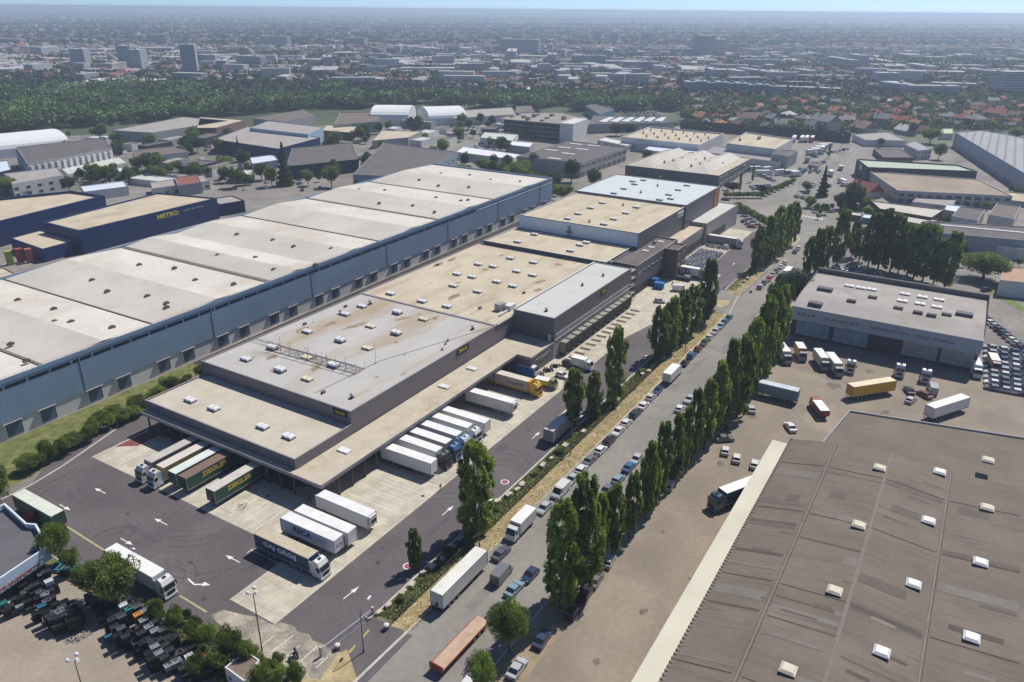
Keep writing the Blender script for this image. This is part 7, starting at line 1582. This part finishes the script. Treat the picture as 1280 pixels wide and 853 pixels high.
# fence along the verge
def fence(label, pts, h, m, step=2.6, z=.05):
    t = thing('fence', label, 'fence'); mb = MB(); w = MB()
    for a, b in zip(pts, pts[1:]):
        l = math.dist(a, b); n = max(1, int(l/step))
        for i in range(n+1): x, y = a[0]+(b[0]-a[0])*i/n, a[1]+(b[1]-a[1])*i/n; mb.tube((x, y, z), (x, y, z+h), .045, n=5)
        for zz in (.1, h*.5, h-.05): w.tube((*a, z+zz), (*b, z+zz), .018, n=3)
        for i in range(int(l/.35)): x, y = a[0]+(b[0]-a[0])*i*.35/l, a[1]+(b[1]-a[1])*i*.35/l; w.tube((x, y, z+.1), (x, y, z+h-.05), .008, n=3, cap=False)
    link('posts', mb.mesh('posts', m), t); link('wire_mesh', w.mesh('wire_mesh', m), t)
fm = mat('green_grey_fence', (0.13, 0.15, 0.12), var=.2)
fence('thin wire fence along the verge between yard and road', [(73.6, 67.0), (160, 66.9), (242, 67.1)], 1.8, fm); fence('thin wire fence beyond the second gate', [(266, 69.6), (338, 69.6)], 1.8, fm)
fence('wire fence on the bank above the gravel lot', [(53.9, 84), (53.9, 127)], 1.8, fm)
gate_m = mat('white_gate_metal', (0.5, 0.5, 0.55), rough=.5, var=.05)
def gate(label, a, b, h=1.6):
    t = thing('sliding_gate', label, 'gate'); mb = MB(); mb.tube((*a, .2), (*b, .2), .07, n=5); mb.tube((*a, h), (*b, h), .07, n=5); l = math.dist(a, b)
    for i in range(int(l/.25)+1): x, y = a[0]+(b[0]-a[0])*i*.25/l, a[1]+(b[1]-a[1])*i*.25/l; mb.tube((x, y, .2), (x, y, h), .025, n=4, cap=False)
    link('bars', mb.mesh('bars', gate_m), t); m2 = MB(); m2.box(a[0]-.2, a[0]+.2, a[1]-.2, a[1]+.2, 0, h+.4); m2.box(b[0]-.2, b[0]+.2, b[1]-.2, b[1]+.2, 0, h+.4); link('posts', m2.mesh('posts', kerb_m), t)
gate('long pale sliding gate at the near yard entrance', (62.3, 71.9), (73.2, 70.8)); gate('long pale sliding gate at the second entrance', (246.4, 72.6), (268, 71.2), 1.3)
t = thing('gate_frame', 'dark portal frame beside the second entrance', 'frame'); mb = MB(); q = P(893, 378); mb.tube((*q, 0), (*q, 4), .12); mb.tube((q[0]+1, q[1]+2.2, 0), (q[0]+1, q[1]+2.2, 4), .12); mb.tube((*q, 4), (q[0]+1, q[1]+2.2, 4), .1); link('bars', mb.mesh('bars', lamp_m), t)
def drum(pt, label, m=lamp_m, nm='litter_bin'):
    t = thing(nm, label, 'bin', (*pt, .06), 0, 'bins at the gates'); mb = MB(); mb.tube((0, 0, 0), (0, 0, .9), .42, .48, 10); link('body', mb.mesh('body', m), t); mb = MB(); mb.tube((0, 0, .9), (0, 0, 1.1), .5, .3, 10); link('lid', mb.mesh('lid', frame_m), t)
drum(P(483, 787), 'dark bin with white lid on the dry verge corner by the entrance'); drum(P(938.5, 366), 'dark bin on the kerb at the second entrance'); drum(P(422, 812), 'grey bin with white lid at the end of the sliding gate')
moto(P(365, 823, .5), 1.1, 'silver', 'silver scooter with white box on the worn parking pad'); moto(P(370, 817, .5), 1.2, 'black', 'black scooter next to the silver one on the worn pad')
# person in a yellow vest on the apron edge
def person(pt, rz, label):
    me = bpy.data.meshes.new('person'); bm = bmesh.new()
    J = [(0, 0, .95), (0, 0, 1.2), (0, .01, 1.42), (0, 0, 1.53), (.01, 0, 1.66), (.02, 0, 1.76), (.0, .19, 1.42), (.02, .25, 1.15), (.10, .24, .92), (.0, -.19, 1.42), (-.02, -.25, 1.15), (.05, -.25, .9), (0, .1, .9), (.06, .11, .5), (.02, .12, .08), (.15, .12, .05), (0, -.1, .9), (-.04, -.11, .5), (-.14, -.12, .1), (-.01, -.12, .05)]
    E = [(0, 1), (1, 2), (2, 3), (3, 4), (4, 5), (2, 6), (6, 7), (7, 8), (2, 9), (9, 10), (10, 11), (0, 12), (12, 13), (13, 14), (14, 15), (0, 16), (16, 17), (17, 18), (18, 19)]
    rad = [.15, .15, .16, .06, .1, .08, .07, .05, .035, .07, .05, .035, .1, .065, .045, .045, .1, .065, .045, .045]
    me.from_pydata(J, E, []); o = bpy.data.objects.new('tmp', me); COL.objects.link(o); md = o.modifiers.new('s', 'SKIN'); o.modifiers.new('u', 'SUBSURF').levels = 1
    for v, r in zip(me.skin_vertices[0].data, rad): v.radius = (r, r)
    me.skin_vertices[0].data[0].use_root = True
    dg = bpy.context.evaluated_depsgraph_get(); m2 = bpy.data.meshes.new_from_object(o.evaluated_get(dg)); bpy.data.objects.remove(o)
    mats = [mat('skin', (0.5, 0.3, 0.2), var=0), mat('hi_vis_vest', (0.55, 0.6, 0.05), var=.05), mat('dark_trousers', (0.03, 0.035, 0.05), var=.1), mat('dark_hair', (0.03, 0.02, 0.015), var=0)]
    m2.materials.clear()
    for q in mats: m2.materials.append(q)
    for p in m2.polygons: z = p.center.z; p.material_index = 3 if z > 1.7 else 0 if z > 1.5 or (z < 1.1 and abs(p.center.y) > .2) else 1 if z > .92 else 2
    o = link('person', m2, loc=(*pt, .08), rz=rz, label=label, cat='person')
person((108.6, 82.9), 1.2, 'person in a yellow vest walking on the dock apron edge below the white trailers')
# traffic board in shade of docks: small clutter
t = thing('floor_trolley', 'small steel trolley frame left on the west apron before the green trailer', 'trolley', (*P(304, 634), .08), .3); mb = MB()
for a, b in (((-.8, -.5, .3), (.8, -.5, .3)), ((.8, -.5, .3), (.8, .5, .3)), ((.8, .5, .3), (-.8, .5, .3)), ((-.8, .5, .3), (-.8, -.5, .3)), ((-.8, -.5, .3), (-.8, -.5, 1.1)), ((-.8, .5, .3), (-.8, .5, 1.1)), ((-.8, -.5, 1.1), (-.8, .5, 1.1))): mb.tube(a, b, .05, n=5)
link('frame', mb.mesh('frame', upstand), t)
# blue rack / pallet frame by the bushes
t = thing('pallet_rack', 'bright blue steel rack lying on bare ground by the big bush', 'rack', (*P(87, 710, .5), .06), R(-62)); mb = MB(); bl = mat('rack_blue', (0.03, 0.25, 0.45), var=.1)
for y in (-.9, .9): mb.box(-3.2, 3.2, y-.08, y+.08, .5, .7); mb.box(-3.2, 3.2, y-.06, y+.06, 0, .12)
for i in range(7): x = -3.1+i*1.03; mb.box(x-.1, x+.1, -.9, .9, .55, .66)
for x in (-3.1, 0, 3.1):
    for y in (-.9, .9): mb.box(x-.08, x+.08, y-.08, y+.08, 0, .5)
link('frame', mb.mesh('frame', bl), t)
t = thing('plastic_drum', 'blue plastic barrel in the shade under the big bush', 'barrel', (*P(106, 732, .3), .06)); mb = MB(); mb.tube((0, 0, 0), (0, 0, .9), .3, .3, 12); mb.tube((0, 0, .3), (0, 0, .34), .32, .32, 12); mb.tube((0, 0, .6), (0, 0, .64), .32, .32, 12); link('body', mb.mesh('body', mat('barrel_blue', (0.02, 0.05, 0.4), var=.05)), t)
# plastic crates and bins stacked on the gravel
crate_m = mat('crate_plastic', (1, 1, 1), rough=.5, var=.12, scale=2.0, objcol=True)
def crate_mesh():
    mb = MB(); L_, W_, H_ = 1.2, 1.0, .92
    mb.box(-L_/2, L_/2, -W_/2, W_/2, .1, .16)
    for a in (-1, 1):
        mb.box(-L_/2, L_/2, a*(W_/2-.03)-.03, a*(W_/2-.03)+.03, .1, H_); mb.box(a*(L_/2-.03)-.03, a*(L_/2-.03)+.03, -W_/2+.06, W_/2-.06, .1, H_)
        for k in range(5): x = -L_/2+.1+k*.25; mb.box(x-.03, x+.03, a*(W_/2+.02)-.02, a*(W_/2+.02)+.02, .12, H_-.05)
        mb.box(-L_/2-.03, L_/2+.03, a*(W_/2)-.04, a*(W_/2)+.04, H_-.08, H_)
        mb.box(a*(L_/2)-.04, a*(L_/2)+.04, -W_/2, W_/2, H_-.08, H_)
    for x in (-.5, 0, .5): mb.box(x-.07, x+.07, -W_/2, W_/2, 0, .1)
    for k in range(4): x = -.42+k*.28; mb.box(x-.1, x+.1, -W_/2+.1, W_/2-.1, H_-.14, H_-.08)
    return mb.mesh('crate', crate_m)
CRM = crate_mesh()
cn = {'black': (.018, .018, .02), 'charcoal': (.04, .042, .048), 'grey': (.1, .105, .115), 'pale grey': (.26, .27, .29), 'white': (.65, .65, .66), 'teal': (.03, .2, .17), 'blue': (.04, .16, .26), 'orange': (.55, .25, .05), 'red': (.38, .07, .04)}
def stack(px, py, n, col, where, rz, grp):
    q = P(px, py, n*.92); rz += random.uniform(-.05, .05)
    for k in range(n):
        c = col if k == n-1 else random.choice(['black', 'black', 'charcoal']); pos = 'topmost' if k == n-1 else ('lowest' if k == 0 else 'middle')
        link('plastic_crate', CRM, loc=(q[0]+random.uniform(-.04, .04), q[1]+random.uniform(-.04, .04), .06+k*.94), rz=rz, color=cn[c], label=f"{c} crate, {pos+' in its stack' if n > 1 else 'single'} in {where}", cat='crate', group=f'{c} crates, {pos}, in {where}')
A_ = [(17.6, 748, 1, 'charcoal'), (12, 757, 2, 'charcoal'), (25, 746, 2, 'black'), (31, 740, 2, 'grey'), (36, 735, 2, 'charcoal'), (42, 739, 2, 'charcoal'), (50, 739, 2, 'grey'), (43, 731, 3, 'charcoal'), (50, 728, 2, 'black'), (57, 728, 2, 'black'), (61, 726, 3, 'white'), (67, 731, 2, 'black'), (56, 743, 2, 'pale grey'), (62, 738, 2, 'charcoal'),
      (47, 747, 2, 'black'), (58, 751, 2, 'grey'), (34, 751, 2, 'black'), (37, 759, 1, 'charcoal'), (52, 757, 2, 'blue'), (44, 767, 2, 'black'), (64, 747, 2, 'charcoal'), (57, 764, 3, 'black'), (61, 769, 3, 'charcoal'), (69, 755, 3, 'black'), (69, 765, 3, 'grey'), (75, 764, 3, 'pale grey'), (78, 759, 3, 'grey'), (65, 772, 3, 'charcoal'), (72, 771, 3, 'charcoal'), (80, 768, 3, 'charcoal'),
      (84, 763, 3, 'charcoal'), (88, 766, 3, 'grey'), (80, 752, 3, 'black'), (90, 754, 2, 'grey'), (98, 764, 3, 'black'), (95, 771, 3, 'black'), (87, 774, 3, 'black'), (70, 781, 2, 'charcoal'), (78, 779, 2, 'black'), (3, 754, 2, 'teal'), (8, 762, 2, 'black'), (24, 757, 1, 'pale grey'), (15, 765, 1, 'black'), (27, 731, 2, 'black'), (52, 718, 2, 'grey'), (57, 714, 3, 'charcoal'), (41, 715, 1, 'white'), (20, 736, 1, 'charcoal')]
for a in A_: stack(*a, 'the left crate heap below the lettered fascia', R(-15), 'a')
B_ = [(110, 744, 2, 'charcoal'), (116, 749, 2, 'grey'), (128, 749, 1, 'grey'), (132, 757, 1, 'black'), (125, 764, 2, 'black'), (127, 771, 2, 'black'), (154, 756, 3, 'white'), (149, 768, 3, 'charcoal'), (152, 770, 3, 'grey'), (161, 761, 3, 'teal'), (165, 756, 3, 'charcoal'), (158, 749, 3, 'charcoal'), (171, 758, 3, 'grey'), (172, 768, 3, 'orange'), (181, 763, 3, 'pale grey'), (186, 768, 3, 'red'), (179, 775, 3, 'pale grey'), (186, 783, 3, 'pale grey'),
      (193, 777, 3, 'charcoal'), (193, 788, 3, 'pale grey'), (200, 781, 2, 'charcoal'), (203, 787, 3, 'grey'), (208, 796, 2, 'charcoal'), (140, 774, 3, 'charcoal'), (143, 783, 3, 'charcoal'), (151, 785, 3, 'grey'), (147, 793, 3, 'black'), (157, 795, 3, 'charcoal'), (164, 788, 3, 'black'), (168, 786, 3, 'charcoal'), (176, 791, 3, 'charcoal'), (163, 799, 2, 'black'), (170, 803, 2, 'charcoal'), (178, 803, 3, 'black'), (183, 800, 3, 'charcoal'), (190, 802, 3, 'charcoal'), (193, 808, 3, 'pale grey'), (198, 800, 3, 'charcoal'),
      (206, 806, 3, 'charcoal'), (213, 800, 2, 'black'), (217, 796, 2, 'charcoal'), (198, 816, 3, 'pale grey'), (205, 821, 3, 'charcoal'), (212, 812, 3, 'charcoal'), (186, 816, 3, 'black'), (190, 822, 3, 'black'), (215, 825, 2, 'charcoal'), (211, 831, 2, 'pale grey'), (221, 826, 2, 'pale grey'), (223, 815, 2, 'grey'), (229, 814, 2, 'charcoal'), (236, 820, 2, 'white'), (232, 826, 2, 'charcoal'), (228, 834, 2, 'charcoal'), (173, 818, 1, 'charcoal'), (175, 811, 1, 'black'), (242, 831, 1, 'red'), (247, 823, 2, 'charcoal'), (252, 822, 2, 'red'), (254, 831, 2, 'black'), (250, 838, 2, 'charcoal'), (243, 840, 2, 'black'),
      (260, 835, 2, 'charcoal'), (257, 815, 1, 'grey'), (232, 843, 1, 'charcoal'), (136, 795, 1, 'blue'), (240, 808, 1, 'black'), (265, 823, 1, 'charcoal'), (136, 783, 2, 'black')]
for a in B_: stack(*a, 'the long crate heap beside the bank', R(-15), 'b')
# ------------------------------------------------------------------ labels: settle look-alikes
_by = {}
for o in scene.objects:
    if o.parent is None and 'label' in o and 'category' in o: _by.setdefault(o['label'], []).append(o)
for lab, obs in _by.items():
    if len(obs) < 2: continue
    if len(obs) <= 16 and len((lab+' x y z w').replace(',', ' ').split()) <= 16:
        obs.sort(key=lambda o: (Vector(o.location).dot(RGT))/max(1, (Vector(o.location)-Vector((0, 0, CAM_H))).dot(FWD)))
        for i, o in enumerate(obs): o['label'] = f"{lab}, {ORD[i]} from the left"
    else:
        for o in obs: o['group'] = lab
